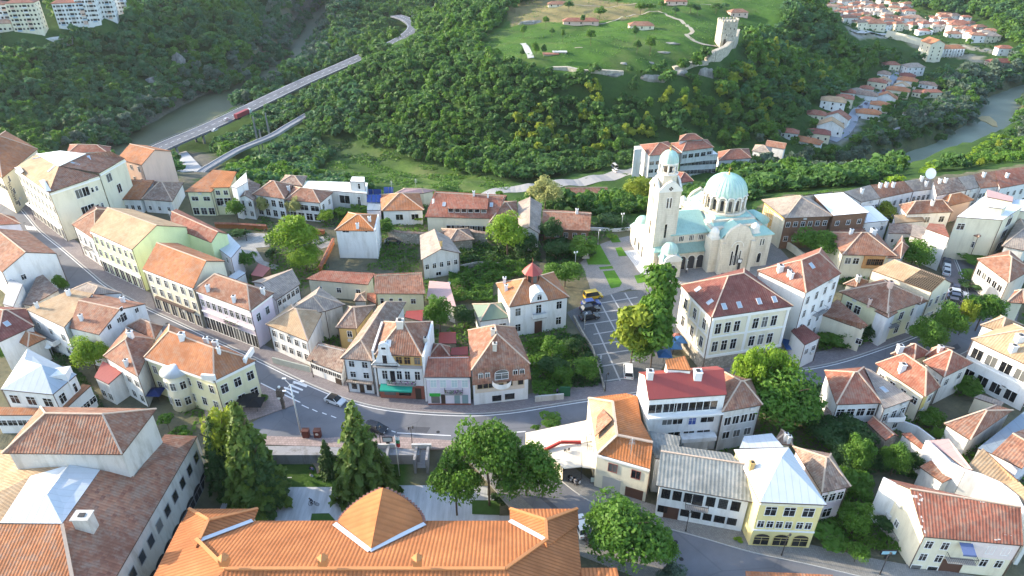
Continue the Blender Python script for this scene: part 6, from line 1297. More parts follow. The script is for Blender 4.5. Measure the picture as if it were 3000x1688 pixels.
# ================= wall and fence objects in town =================
def wallobj(k,pts,h,w,label,mat,name='garden_wall',cat='wall',z0=-.2,zp=0.,cop_=None,group=None):
    q=[P(k,x,y,zp) for x,y in pts]; c=q[len(q)//2]; m=MB()
    r=empty(name,(c.x,c.y,zp),label,cat,group) if cop_ else None
    off=c
    for a,b in zip(q[:-1],q[1:]):
        d=(b-a).normalized(); n=Vector((-d.y,d.x,0))*w/2; m.prism([((p-off).x,(p-off).y) for p in (a-n,b-n,b+n,a+n)],z0,h)
    if cop_:
        m.build('wall',mat,r); m=MB()
        for a,b in zip(q[:-1],q[1:]): 
            for s in (-1,1):
                d=(b-a).normalized(); n=Vector((-d.y,d.x,0))*s; A_=a-off;B_=b-off
                f=[Vector((A_.x,A_.y,h+.35)),Vector((B_.x,B_.y,h+.35)),Vector((B_.x,B_.y,h))+n*(w/2+.25),Vector((A_.x,A_.y,h))+n*(w/2+.25)]
                nn2=(f[1]-f[0]).cross(f[2]-f[0]); m.slab(f if nn2.z>0 else f[::-1],.06)
        m.build('coping',cop_,r); return r
    o=m.build(name,mat,None); o.location=(c.x,c.y,zp); return tag(o,label,cat,group)
rust=solid('rust_boards',(.36,.13,.05),.85,var=.35,scale=2.5)
wallobj('f',[(480,790),(690,795),(1030,815)],1.4,.25,'rust orange plank fence below the white inn',rust,'fence','fence',cop_=ROOF['rd']())
wallobj('f',[(1510,860),(1640,868)],1.4,.25,'short rust orange fence right of the twin trees',rust,'fence','fence',cop_=ROOF['rd']())
wallobj('f',[(1735,960),(1590,1265)],1.5,.3,'rust orange fence running down beside the tall plain white house',rust,'fence','fence',cop_=ROOF['rd']())
wallobj('g',[(330,930),(480,955),(650,965),(880,960),(1190,930),(1250,950),(1370,965)],3.3,.5,'long rubble stone wall with tiled top behind the parked car',WALL['st'](),'stone_wall','wall',cop_=ROOF['br']())
wallobj('g',[(1075,1225),(1270,1185),(1500,1200)],1.,.4,'low rubble wall above the vine pergola',WALL['st'](),'stone_wall')
wallobj('k',[(1455,960),(1850,1060)],1.5,.25,'pale wall with grey green panels in front of the tan hipped house',solid('greenish_panels',(.36,.39,.36),.7,var=.2,scale=1.5),'garden_wall')
def rwall(x0,x1,l): m=MB(); m.box(0,0,-6,x1-x0,2.1,.1); o=m.build('retaining_wall',plaster('stained',(.30,.30,.31),.95)); o.location=(x0,81.9,0); tag(o,l,'wall')
rwall(-47,-15.4,'stained concrete retaining wall under the rose pavement')
rwall(-7.2,-.5,'grey retaining wall right of the plaza stairs')
def stairs(x0,x1,label):
    a=P('p',x0,655,-3.);b=P('p',x1,655,-3.); r=empty('stairs',(a.x,a.y,-3.),label,'stairs','stairs down to the memorial plaza'); W=b.x-a.x; m=MB(); n=16; run=83.9-a.y
    for i in range(n): m.box(0,run*i/n,0,W,run,3.*(i+1)/n)
    m.build('steps',solid('stair_stone',(.48,.48,.49),.8,var=.15),r); m=MB(); m.box(W,-.1,0,W+.4,run,3.7); m.box(-.4,-.1,0,0,run,3.7); m.build('side_walls',plaster('stained',(.42,.42,.43),.9),r)
stairs(1405,1480,'right flight of grey stone steps down to the marble plaza'); stairs(1095,1165,'left flight of grey stone steps down to the marble plaza')
m=MB(); a=P('p',1165,640,-3.);b=P('p',1400,640,-3.); m.box(a.x,a.y+1.2,-3.,b.x,84.,-.05); tag(m.build('stair_landing',marble()),'marble landing between the two flights of stairs','landing',kind='structure')
for k,pts,l in (('p',[(1085,440),(1235,440)],'left pale stone balustrade at the top of the plaza steps'),('p',[(1365,440),(1520,440)],'right pale stone balustrade at the top of the plaza steps')): wallobj(k,pts,.95,.35,l,solid('balustrade_stone',(.55,.54,.52)),'balustrade','balustrade')
wallobj('m',[(250,410),(330,560),(420,700),(470,860),(530,1080)],.8,.3,'low stone kerb wall along the left side of the church square',WALL['st'](),'low_wall')
wallobj('i',[(130,790),(330,920),(420,990)],1.8,.5,'stone parapet wall behind the cathedral apse',WALL['cr'](),'parapet_wall')
wallobj('l',[(2070,1175),(2172,1165),(2330,1150)],1.4,.3,'low grey street wall right of the arched attic house',WALL['gy'](),'garden_wall')
wallobj('s',[(950,960),(1080,1150),(1225,1290)],1.6,.4,'mossy stone wall beside the spotted roof house',WALL['st'](),'garden_wall')
wallobj('n',[(1290,1130),(1480,1220)],1.6,.3,'grey courtyard wall in front of the three hip house',WALL['lg'](),'courtyard_wall')
wallobj('n',[(1150,1240),(1300,1300),(1430,1400)],2.2,.3,'white courtyard wall beside the red shed roofs',WALL['wt'](),'courtyard_wall')
wallobj('h',[(370,850),(640,865),(780,850)],.9,.3,'pale parapet along the terrace left of the bell tower',WALL['wt'](),'parapet')
# ================= castle tower on the plateau =================
def tower():
    base=G('c',2150,455); bz=base.z-1.5; r=empty('fortress_tower',(base.x,base.y,bz),'pale stone fortress tower with arched gate on the plateau edge','tower')
    st=stone('pale_blocks',(.48,.44,.36),.9,.75); w=6.2; dpt=4.6; hh=hz('c',2150,455,225,base.z)-bz if False else 17.
    a=math.radians(8); ca,sa=math.cos(a),math.sin(a)
    pg=[(x*ca-y*sa,x*sa+y*ca) for x,y in ((-w,-dpt),(w*.55,-dpt),(w,0),(w,dpt),(-w,dpt))]
    m=MB(); m.prism(pg,0,hh); b=m.build('wall',st,r)
    m=MB()
    for i in range(5):
        p,q=pg[i],pg[(i+1)%5]; L_=math.hypot(q[0]-p[0],q[1]-p[1]); n=max(2,int(L_/2.4))
        for j in range(n): 
            t=(j+.2)/n;t2=(j+.75)/n; m.beam((p[0]+(q[0]-p[0])*t,p[1]+(q[1]-p[1])*t,hh+.5),(p[0]+(q[0]-p[0])*t2,p[1]+(q[1]-p[1])*t2,hh+.5),.8,1.2)
    m.build('battlements',st,r)
    u=Vector((ca,sa,0)); n=Vector((sa,-ca,0)); c=n*(dpt+.06)
    def fp(x,z): return c+u*x+Vector((0,0,z))
    m=MB(); m.face([fp(p[0],p[1]) for p in arch_pts(-3.4,1.5,1.7,5.)]); m.build('gate',solid('gate_dark',(.06,.05,.04)),r)
    for x,z in ((-2.8,9.),(1.2,8.),(-4.2,12.5),(-.8,13.),(2.2,12.5)): m=MB(); m.face([fp(x+a_,z+b_) for a_,b_ in ((-.3,-.5),(.3,-.5),(.3,.5),(-.3,.5))]); m.build('slit',solid('gate_dark',(.06,.05,.04)),r)
tower()
stw=stone('pale_blocks',(.48,.44,.36),.9,.75)
def ruin(k,pts,hs,w,label,mat=stw,name='stone_wall',dz=2.):
    q=[G(k,x,y) for x,y in pts]; c=q[0]; m=MB()
    for i in range(len(q)-1):
        a,b=q[i]-c,q[i+1]-c; d=(b-a); d.z=0; d.normalize(); n=Vector((-d.y,d.x,0))*w/2; h0,h1=hs[i],hs[i+1]
        A=[a-n,b-n,b+n,a+n]; lo=[Vector((p.x,p.y,p.z-dz)) for p in A]; hi=[Vector((p.x,p.y,p.z+(h0 if j in(0,3) else h1))) for j,p in enumerate(A)]
        m.face(hi); 
        for j in range(4): m.face([lo[j],lo[(j+1)%4],hi[(j+1)%4],hi[j]])
    o=m.build(name,mat,None); o.location=c; return tag(o,label,'wall')
ruin('c',[(2250,430),(2230,470),(2130,560),(2020,610),(1950,620)],[9,7,6,6,2],3.,'rebuilt pale fortress wall running down from the tower',dz=8.)
ruin('c',[(1960,640),(1800,665),(1620,690)],[1.5,2.5,1.],3.,'ruined stretch of fortress wall on the cliff edge below the tower',dz=5.)
ruin('c',[(1120,735),(900,735),(700,730),(560,705),(380,690)],[1.2,2.,1.5,2.,1.],2.5,'low ruined wall along the left front edge of the plateau',dz=4.)
# limestone outcrops
def rock(k,x,y,w,h,label,dz=1.,mat=None):
    c=G(k,x,y); m=bmesh.new(); bmesh.ops.create_icosphere(m,subdivisions=3,radius=1)
    for v in m.verts:
        f=1+.35*noise.noise(v.co*1.7+Vector((x,y,0)))+.15*noise.noise(v.co*5+Vector((y,x,0))); v.co=Vector((v.co.x*w*f,v.co.y*1.6*f,v.co.z*h*f))
    me=bpy.data.meshes.new('rock'); m.to_mesh(me); m.free(); me.materials.append(mat or lime()); o=bpy.data.objects.new('rock_outcrop',me); o.location=(c.x,c.y,c.z-h*.15*dz); link(o); tag(o,label,'rock')
def lime():
    if 'lime' in MC: return MC['lime']
    m=bpy.data.materials.new('limestone'); N,L=nodes(m); b=N['Principled BSDF']; mp=N.new('ShaderNodeMapping'); mp.inputs['Scale'].default_value=(1,1,.4); L.new(geo(N),mp.inputs[0]); n=tex(N,L,mp.outputs[0],.35,8,.7); L.new(mix(N,L,ramp(N,L,n,.35,.65),(.13,.13,.12),(.36,.35,.32)),b.inputs['Base Color']); b.inputs['Roughness'].default_value=.95
    bp=N.new('ShaderNodeBump'); bp.inputs['Strength'].default_value=1.; bp.inputs['Distance'].default_value=1.; L.new(n,bp.inputs['Height']); L.new(bp.outputs[0],b.inputs['Normal']); MC['lime']=m; return m
rock('c',1400,800,7,3.5,'grey limestone cliff below the middle of the plateau'); rock('c',1680,745,6,2.6,'grey limestone cliff face left of the ruined fortress wall'); rock('c',1950,750,5,4.5,'grey limestone cliff under the fortress wall corner'); rock('c',1020,755,5,1.5,'pale limestone ledge under the low ruined wall')
rock('a',1800,640,6,9,'pale cliff face in the wood above the river, middle one'); rock('a',1920,550,7,6,'pale cliff face in the wood above the river, upper one'); rock('a',1550,830,6,5,'pale cliff face nearest to the olive river'); rock('c',200,240,10,3,'grey rocky outcrop at the left end of the plateau meadow')
# plateau huts and paths
def gh(k,x,y,w,dp,hh,roof,wall,label,rz=0,rt='hx',name='house',cat='house',group=None,win=3,pitch=.5,lift=0,z=None,parent_parts=True,oh=.5):
    """small house at a ground picture point"""
    g=G(k,x,y) if z is None else P(k,x,y,z); zt=z if z is not None else min(g.z,zat(g.x+w*.3,g.y),zat(g.x-w*.3,g.y))
    r=empty(name,(g.x,g.y,zt),label,cat,group,rz); q=[Vector((-w/2,-dp/2,0)),Vector((w/2,-dp/2,0)),Vector((w/2,dp/2,0)),Vector((-w/2,dp/2,0))]
    m=MB(); m.prism([(p.x,p.y) for p in q],-4,hh-.1,top=False)
    fs,caps,gab=roof_geom([Vector((p.x*(1+2*oh/w),p.y*(1+2*oh/dp),0)) for p in q],hh,rt,None,pitch)
    for gi in gab:
        if isinstance(gi[0],int): a,b=q[gi[0]],q[(gi[0]+1)%4]; mid=(a+b)/2; m.face([Vector((a.x,a.y,hh-.1)),Vector((b.x,b.y,hh-.1)),Vector((mid.x,mid.y,gi[1].z-.15))])
    m.build('wall',WALL[wall](),r); m=MB()
    for f in fs: m.slab(f,.2)
    m.build('roof',ROOF[roof](),r)
    if win:
        n=max(1,int(hh/3))
        for fl in range(n):
            for i in range(win):
                x_=-w/2+w*(i+.5)/win; m=MB(); z_=fl*3+1; m.face([(x_-.5,-dp/2-.03,z_),(x_+.5,-dp/2-.03,z_),(x_+.5,-dp/2-.03,z_+1.4),(x_-.5,-dp/2-.03,z_+1.4)]); m.build('window',glass(),r)
        for i in (0,1):
            for fl in range(n): y_=-dp/4+dp/2*i; m=MB(); z_=fl*3+1; m.face([(-w/2-.03,y_+.4,z_),(-w/2-.03,y_-.4,z_),(-w/2-.03,y_-.4,z_+1.3),(-w/2-.03,y_+.4,z_+1.3)]); m.build('window',glass(),r)
    return r
gh('c',690,240,26,7,3,'rd','sp','long red roofed shelter at the left of the plateau meadow',name='shelter',cat='shelter'); gh('c',1295,292,17,8,3,'bm','cr','brown hip roofed shelter in the middle of the plateau meadow',name='shelter',cat='shelter')
gh('c',2265,150,15,8,3.5,'bm','sp','small open shelter with brown roof near the right plateau rim',.15,name='shelter',cat='shelter'); gh('c',1645,40,18,7,3,'rd','sp','red shelter at the top edge of the plateau meadow',name='shelter',cat='shelter'); gh('c',460,55,16,7,2.5,'bm','cr','pale low shelter at the upper left of the plateau',name='shelter',cat='shelter')
gh('c',390,545,9,4,.8,'rd','st','pink covered excavation on the plateau lawn',rt='fl',name='excavation_cover',cat='excavation cover',win=0); gh('c',480,525,8,3.5,.8,'fg','st','grey covered excavation beside the pink one',rt='fl',name='excavation_cover',cat='excavation cover',win=0)
def draped(k,pts,w,mat,name,label,lift=.12,kind='structure',n=5,cat=None):
    q=smooth([G(k,x,y) for x,y in pts],n); q=[Vector((p.x,p.y,zat(p.x,p.y)+lift)) for p in q]; nn=normals(q); m=MB()
    for i in range(len(q)-1):
        f=[]
        for p,s,nv in ((q[i],-1,nn[i]),(q[i+1],-1,nn[i+1]),(q[i+1],1,nn[i+1]),(q[i],1,nn[i])):
            e=p+nv*s*w/2; f.append(Vector((e.x,e.y,max(zat(e.x,e.y),p.z-lift)+lift)))
        m.face(f)
    tag(m.build(name,mat),label,cat or name.replace('_',' '),kind=kind); return q
dirt=solid('pale_dirt',(.33,.30,.24),.95,var=.2,scale=.8)
draped('c',[(1560,160),(1640,190),(1720,230),(1800,290),(1815,320),(1755,350),(1800,390),(1870,430),(1960,455),(2060,465)],2.8,dirt,'path','pale winding path down to the fortress tower')
draped('c',[(870,245),(1000,215),(1180,165),(1330,140),(1470,115),(1560,160)],1.6,dirt,'path','thin pale path crossing the plateau meadow'); draped('c',[(430,50),(800,62),(1100,52),(1500,45),(2100,50)],1.4,dirt,'path','thin pale path along the top of the plateau')
draped('c',[(110,440),(160,520),(190,590)],4.,solid('rubble',(.42,.42,.39),.95,var=.3,scale=1.),'path','rubble strewn track at the left of the plateau'); draped('c',[(630,485),(710,480)],1.2,dirt,'path','tiny pale strip in the plateau grass')
for k,x,y,w,l in (('c',1120,640,2.2,'small pale boulder heap on the plateau lawn'),('c',1400,635,2.,'second pale rubble heap on the plateau lawn'),('c',1510,530,5.,'brown earth mound beside the plateau trees'),('c',1600,440,5,'stone ruin footing near the winding path')): rock(k,x,y,w,.9,l)
# ================= motorway, bridge, railway =================
q=[Vector(a) for a in HWL]
HW=smooth(q,5); m=MB(); strip(HW,7.2,-6.6,th=1.2,mb=m); hb=m.build('motorway',asphalt('worn_asphalt',(.12,.13,.15))); tag(hb,'grey motorway running through the wooded valley','motorway',kind='structure')
m=MB()
up_=lambda L,dz:[Vector((p.x,p.y,p.z+dz)) for p in L]
for o_ in (6.3,-5.7): strip(up_(HW,.06),o_+.12,o_-.12,mb=m)
for i in range(0,len(HW)-1): 
    a,b=HW[i],HW[i+1]; nseg=max(1,int((b-a).length/9))
    for j in range(nseg):
        u=a.lerp(b,j/nseg)+Vector((0,0,.07)); v=a.lerp(b,(j+.5)/nseg)+Vector((0,0,.07)); d=(v-u).normalized(); n_=Vector((-d.y,d.x,0))*.14; m.face([u-n_,v-n_,v+n_,u+n_])
tag(m.build('motorway_markings',wp),'white lines along the motorway','road markings',kind='structure')
m=MB()
nn=normals(HW)
for o_ in (7.,-6.4):
    for i in range(22): a=HW[i]+nn[i]*o_+Vector((0,0,.75));b=HW[i+1]+nn[i+1]*o_+Vector((0,0,.75)); m.beam(a,b,.12,.25); m.beam(a-Vector((0,0,.75)),a,.12,.12)
tag(m.build('guard_rail',solid('rail_steel',(.30,.31,.33),.4,.5)),'pale steel guard rails on both sides of the motorway bridge','guard rail')
for i in (2,6,10,14):
    p=HW[i]; z=zat(p.x,p.y)-3; m=MB(); d=(HW[i+1]-HW[i]).normalized(); n_=Vector((-d.y,d.x,0))
    for s in (-3.4,3.4): c=n_*s; m.cyl(c.x,c.y,z-p.z,-1.9,.8,.8,12)
    m.beam(-n_*6.-Vector((0,0,1.5)),n_*6.-Vector((0,0,1.5)),1.4,.7)
    o_=m.build('bridge_pier',solid('pier_concrete',(.25,.25,.24),.9,var=.2)); o_.location=p; tag(o_,'concrete pier under the motorway bridge','bridge pier','motorway bridge piers')
RL=smooth([P('f',x,y,-58) for x,y in ((230,300),(330,190),(440,120),(600,25),(760,-60))]+[P('b',x,y,-57) for x,y in ((150,1370),(300,1280),(420,1210),(520,1150))],4)
m=MB(); strip(RL,2.4,-2.4,th=1.,mb=m); tag(m.build('railway_bed',solid('ballast',(.30,.30,.31),.95,var=.25,scale=2)),'narrow railway bed crossing the valley beside the motorway','railway',kind='structure')
m=MB()
for o_ in (2.2,-2.2): strip(up_(RL,.5),o_+.25,o_-.25,th=.6,mb=m)
for o_ in (.75,-.75): strip(up_(RL,.15),o_+.06,o_-.06,th=.15,mb=m)
tag(m.build('railway_edge',solid('rail_concrete',(.32,.32,.33),.8)),'pale concrete edges and rails of the railway bridge','railway edge',kind='structure')
for k,x,y,hh in (('b',15,1420,15),('b',135,1360,14),('b',50,1400,6)):
    p=P(k,x,y,-58); m=MB(); m.beam((0,0,-8),(0,0,hh),.5,.5); 
    for i in range(int(hh/2)): m.beam((-.6,0,i*2),(.6,0,i*2+2),.12,.12); 
    m.beam((-.7,0,-2),(-.3,0,hh),.14,.14); m.beam((.7,0,-2),(.3,0,hh),.14,.14); m.beam((0,0,hh-2),(2.5,0,hh-1.2),.12,.12)
    o_=m.build('catenary_mast',solid('mast_grey',(.2,.21,.21),.6)); o_.location=p; tag(o_,'grey lattice mast beside the railway','mast','railway masts')
m=MB(); d0=[P('N',x,y,z) for x,y,z in ((515,520,-58),(520,450,-71),(545,442,-71),(605,505,-58))]; m.slab(d0,.5); tag(m.build('concrete_apron',solid('apron_concrete',(.33,.34,.35),.9,var=.15)),'pale sloping concrete apron under the motorway bridge','concrete apron',kind='structure')
# river bank road and valley buildings
draped('N',[(1420,580),(1480,560),(1560,548),(1640,537),(1720,530),(1800,515),(1870,500),(1900,470),(1880,450)],9.,solid('gravel_road',(.27,.27,.27),.9,var=.15,scale=.8),'valley_road','pale gravel road below the wooded hill')
draped('d',[(640,1420),(760,1350),(840,1240),(870,1150),(960,1080),(1080,1000),(1150,940),(1200,870),(1250,800),(1310,740)],6.,solid('village_asphalt',(.27,.29,.33),.9),'village_street','blue grey street between the valley houses')
draped('d',[(1270,1310),(1400,1270),(1550,1200),(1640,1170)],2.5,solid('pale_stone',(.45,.45,.44),.8),'river_wall_path','pale embankment path between the river trees')
draped('d',[(860,330),(1100,345),(1400,380),(1700,425)],7.,solid('pale_road',(.46,.46,.45),.9),'embankment_road','pale embankment road through the far village')
# hotel at the foot of the hill
zb=P('h',860,330,-46)
def vh(k,pts,ze,rt,roof,wall,label,zz,**kw): return H(k,pts,ze,rt,roof,wall,label,z0=zz,**kw)
h=vh('h',[(935,175),(1228,150),(1110,45),(850,75)],-33,'hx','rd','wt','white valley hotel with red roofs at the foot of the hill',-50,rise=3.,win=[(0,[4,8.,12],5,2.2,1.8),(3,[8],2,1.2,1.6)],cat='hotel',name='hotel')
H('h',[(1228,180),(1565,162),(1500,110),(1228,130)],-35.5,'fl','wh','wt',root=h.root,z0=-50,oh=.2,win=[(0,[5.,9.5],10,2.2,2.),(0,[1.],8,2.,2.)]); H('h',[(1235,135),(1528,98),(1470,28),(1130,60)],-32,'hx','rd','wt',root=h.root,z0=-38,rise=2.5,win=[(0,[2.],5,2.5,2.)]); H('h',[(1205,40),(1430,25),(1370,-20),(1215,-5)],-29,'hx','rd','wt',root=h.root,z0=-38,rise=2.); H('h',[(800,120),(875,115),(860,85),(800,88)],-31,'fl','wh','wt',root=h.root,z0=-50,oh=.1)
vh('h',[(1565,220),(1868,195),(1845,110),(1560,140)],-41,'hx','rd','wt','long white house with red roof right of the valley hotel',-50,rise=3.,win=[(0,[2,5.5],5,1.3,1.6)]); vh('h',[(1195,425),(1345,405),(1285,335),(1190,320)],-38,'hx','dr','wt','small valley house with dark red roof behind the bell tower',-47,rise=2.4,win=[(0,[1,4.5],2,1.2,1.6)])
vh('h',[(170,540),(548,545),(560,475),(165,478)],-41,'gx','bm','lg','long low building with brown red roof between the wood and town',-46,rise=2.5,win=[(0,[1.2],6,1.2,1.4)]); vh('h',[(1870,130),(2045,160),(2055,105),(1900,75)],-45,'hx','gy','wt','grey roofed village house right of the long white valley house',-52,rise=2.4,win=[(0,[1,4],3,1.2,1.4)])
vh('h',[(1990,85),(2170,115),(2190,75),(2010,45)],-46,'gx','bm','wt','brown roofed village house near the gravel road',-53,rise=2.)
# ================= far village =================
rl={'rd':'red','gy':'grey','br':'brown mottled','dr':'dark red','or':'orange','tn':'tan','wh':'white','bm':'red brown'}
VS=[(1225,690,15,9,5,'rd',''),(1440,740,18,11,7,'gy',''),(1160,770,11,9,4,'br',''),(1390,800,14,9,4,'dr',''),(1385,870,17,10,6,'or',''),(1150,850,13,8,4,'tn',''),(1090,870,16,9,5,'rd',''),(1330,920,13,8,5,'tn',''),(790,960,12,9,4,'rd',''),(890,960,10,8,5,'gy',''),(980,940,11,8,5,'rd',''),(960,1000,20,10,6,'br',''),(1290,970,19,10,6,'or',''),(1170,1050,17,9,6,'or',''),(640,1090,18,10,7,'tn',''),(760,1040,13,9,6,'rd',''),(1110,1110,14,9,5,'or',''),(1000,1180,18,10,5,'or',''),(480,1180,13,9,4,'rd',''),(690,1230,17,9,5,'rd',''),(610,1330,18,10,6,'tn',''),(500,1390,15,9,5,'dr',''),(210,1370,12,8,4,'rd',''),(370,1440,22,9,4,'or',''),(1620,970,18,7,5,'rd',''),(1460,1185,16,8,4,'br',''),(1600,890,16,8,4,'br',''),(1500,970,9,7,4,'rd','')]
rz0=math.radians(-28)
for i,(x,y,w,dp,hh,rf,nt) in enumerate(VS):
    L_='%s roofed village house'%rl[rf]
    L2={0:'at the top end of the village street with the grove behind',1:'three storeys high, highest on the right of the village street',2:'against the dark wood below the red hip roof',3:'small and dark between the grey hip house and the street',4:'with bright ridge lines right of the upper street',5:'with white gable above the street',6:'left of the street below the wood',7:'with bright gable facing the street',8:'at the left edge of the middle village',9:'narrow, second from the left edge of the middle village',10:'small one touching the grey roof row',11:'long, left of the parked cars',12:'long, right of the street middle',13:'right of the street with white gable',14:'large pale walled one standing left of the lower street',15:'beside the large pale walled one',16:'right side of the lower street',17:'lowest in the row right of the street',18:'alone under the yellow green wood',19:'with broad white gable below the large pale one',20:'big pale gable near the street mouth',21:'left of the big pale gable',22:'lower left beside the hill foot',23:'long one at the near end of the village',24:'white and wide among the river trees',25:'alone beside the embankment path',26:'with broken edges below the grove',27:'low one between the garden walls'}[i]
    gh('d',x,y,w*.84,dp*.84,hh*.9,rf,'wt' if i%3 else 'cr','%s, %s'%(L_,L2),rz0+random.uniform(-.15,.15) if i not in(0,1,24) else random.uniform(-.1,.1),rt='gy' if i in(5,7,13,19,20) else 'hx',group='houses of the valley village',win=3)
V2=[(500,70,16),(560,85,14),(640,115,16),(760,60,15),(840,45,13),(760,160,15),(880,185,14),(800,245,16),(920,290,12),(1050,300,22),(970,175,15),(980,80,13),(1140,180,16),(1230,170,14),(1250,210,16),(1390,85,14),(1450,230,19),(1535,270,14),(1690,235,14),(1900,280,22),(1850,205,14),(1680,320,12),(2040,375,17),(2080,420,15),(2220,415,18),(1850,375,16),(2350,560,15),(2390,545,12),(640,30,14),(700,80,13),(1260,135,14),(600,50,12),(700,145,13),(850,90,12),(890,130,12),(830,210,13),(1100,155,13),(1000,130,12),(1330,75,12),(560,30,12),(1740,190,12),(1560,345,12),(820,15,12),(1180,215,12)]
places=['beside the plateau rim','in the dense upper rows','near the embankment road','below the far wood','between the dark trees']
rv=random.Random(21); V2=[(x,y,w*.85) for x,y,w in V2]
for _ in range(400):
    x,y=rv.uniform(470,2300),rv.uniform(0,430)
    if inpoly(np.array([x]),np.array([y]),[(470,0),(900,0),(1300,60),(1480,200),(1900,190),(2330,380),(2200,440),(1600,300),(1000,320),(780,260),(600,130)])[0] and all(abs(x-a)*1.+abs(y-b)*1.6>52 for a,b,_w in V2): V2.append((x,y,rv.uniform(9,13)))
for i,(x,y,w) in enumerate(V2):
    g=G('d',x,y); rf=random.choice(['rd','bm','gy','br','rd','bm'])
    gh('d',x,y,w,w*.6,random.choice([4,6,6,7]),rf,random.choice(['wt','cr','wt','lg']),'small distant house with tiled roof in the far village beyond the plateau',random.uniform(-.5,.5),group='distant houses of the far village',win=3 if w>14 else 2)
gh('d',1560,345,14,8,4,'wh','wt','distant shed with bright white roof in the far village',0,rt='fl',name='shed',cat='shed'); r=gh('d',2330,655,22,9,4,'dr','st','dark roofed open barn at the right of the river meadow',0,name='barn',cat='barn')
# monastery church with portico
r=gh('d',1610,590,13,14,14,'or','cr','tall monastery church with orange gable roof above the river bend',.12,rt='gy',name='church',cat='church',win=2); 
h2=gh('d',1790,560,26,9,7,'or','lg','long arcaded monastery wing with orange roof right of its church',.1,name='monastery_wing',cat='monastery',win=7)
for i in range(9): m=MB(); m.cyl(-11+2.75*i,-5.6,-1,6.6,.35,.35,8); m.build('column',trimm(),h2)
# river wall
def vwall(k,pts,hh,w,label,mat):
    q=[G(k,x,y) for x,y in pts]; c=q[0]; m=MB()
    for a,b in zip(q[:-1],q[1:]): m.beam(a-c+Vector((0,0,hh/2-1)),b-c+Vector((0,0,hh/2-1)),w,hh+2)
    o=m.build('stone_wall',mat,None); o.location=c; tag(o,label,'wall')
vwall('d',[(1180,370),(1400,425),(1560,470)],6,1.,'yellowish river wall below the embankment road',WALL['cr']())
# apartment blocks above the wooded cliff
def block(k,x,y,w,dp,hh,roof,label,rz,rows,cols,wall='wt'):
    g=G(k,x,y); r=empty('apartment_block',(g.x,g.y,g.z),label,'apartment block','apartment blocks above the wooded cliff',rz); m=MB(); m.prism([(-w/2,-dp/2),(w/2,-dp/2),(w/2,dp/2),(-w/2,dp/2)],-6,hh,top=True); m.build('wall',WALL[wall](),r)
    fs,caps,gab=roof_geom([Vector((a,b,0)) for a,b in ((-w/2-.6,-dp/2-.6),(w/2+.6,-dp/2-.6),(w/2+.6,dp/2+.6),(-w/2-.6,dp/2+.6))],hh+.1,roof[1],2.6,.3); m=MB()
    for f in fs: m.slab(f,.3)
    m.build('roof',ROOF[roof[0]](),r)
    for i in range(rows):
        z=1.2+(hh-1)*i/rows
        for j in range(cols):
            x_=-w/2+w*(j+.5)/cols
            if (j%3)==1: m=MB(); m.box(x_-1.6,-dp/2-1.2,z-.9,x_+1.6,-dp/2-.02,z-.75); m.box(x_-1.6,-dp/2-1.25,z-.75,x_+1.6,-dp/2-1.15,z+.2); m.face([(x_-1.4,-dp/2-.03,z-.2),(x_+1.4,-dp/2-.03,z-.2),(x_+1.4,-dp/2-.03,z+1.6),(x_-1.4,-dp/2-.03,z+1.6)],1); m.build('balcony',[random.choice([WALL['lg'](),WALL['sp'](),WALL['wt'](),solid('balcony_blue',(.35,.45,.55))]),glass()],r)
            else: m=MB(); m.face([(x_-.7,-dp/2-.03,z),(x_+.7,-dp/2-.03,z),(x_+.7,-dp/2-.03,z+1.5),(x_-.7,-dp/2-.03,z+1.5)]); m.build('window',glass(),r)
        for y_ in (-dp/4,dp/4): m=MB(); m.face([(w/2+.03,y_-.7,z),(w/2+.03,y_+.7,z),(w/2+.03,y_+.7,z+1.5),(w/2+.03,y_-.7,z+1.5)]); m.build('window',glass(),r)
block('a',320,300,20,13,21,('rd','hx'),'cream apartment block with red hip roof, second from the left',.25,6,7,'cr'); block('a',760,240,22,13,17,('rd','hx'),'white apartment block with red roof above the leaning trees',.3,5,8); block('a',930,215,15,12,22,('wh','fl'),'white stepped apartment block right of the red roofed one',.3,6,6); block('a',1080,180,16,12,19,('wh','fl'),'white and salmon apartment block, second from the right',.3,5,6); block('a',1200,130,14,12,17,('wh','fl'),'white apartment block at the right end of the group',.3,5,5)
block('a',30,240,16,12,15,('bm','hx'),'pale apartment block at the far left edge',.3,4,5); block('a',50,310,14,8,6,('br','hx'),'low cream house in front of the far left block',.3,1,4,'cr'); block('a',180,290,11,7,4,('bm','hx'),'little brown roofed house between the far left blocks',.2,1,3)
m=MB(); g=G('a',600,410); m.box(-9,-4,-3,9,4,2.5); o=m.build('garage_row',WALL['lg']()); o.location=g; tag(o,'long pale garage roof half hidden in the wooded slope','garage')
m=MB(); g=G('b',1600,195); m.box(-4,-.3,0,4,.3,5); m.box(-3.5,-.1,-3,-3.2,.1,0); m.box(3.2,-.1,-3,3.5,.1,0); o=m.build('road_sign',solid('sign_white',(.7,.72,.72))); o.location=g+Vector((0,0,3)); tag(o,'white sign board beside the motorway bend','road sign')
gh('b',2040,75,16,8,5,'or','wt','tiny orange roofed house beyond the quarry',0,win=2)
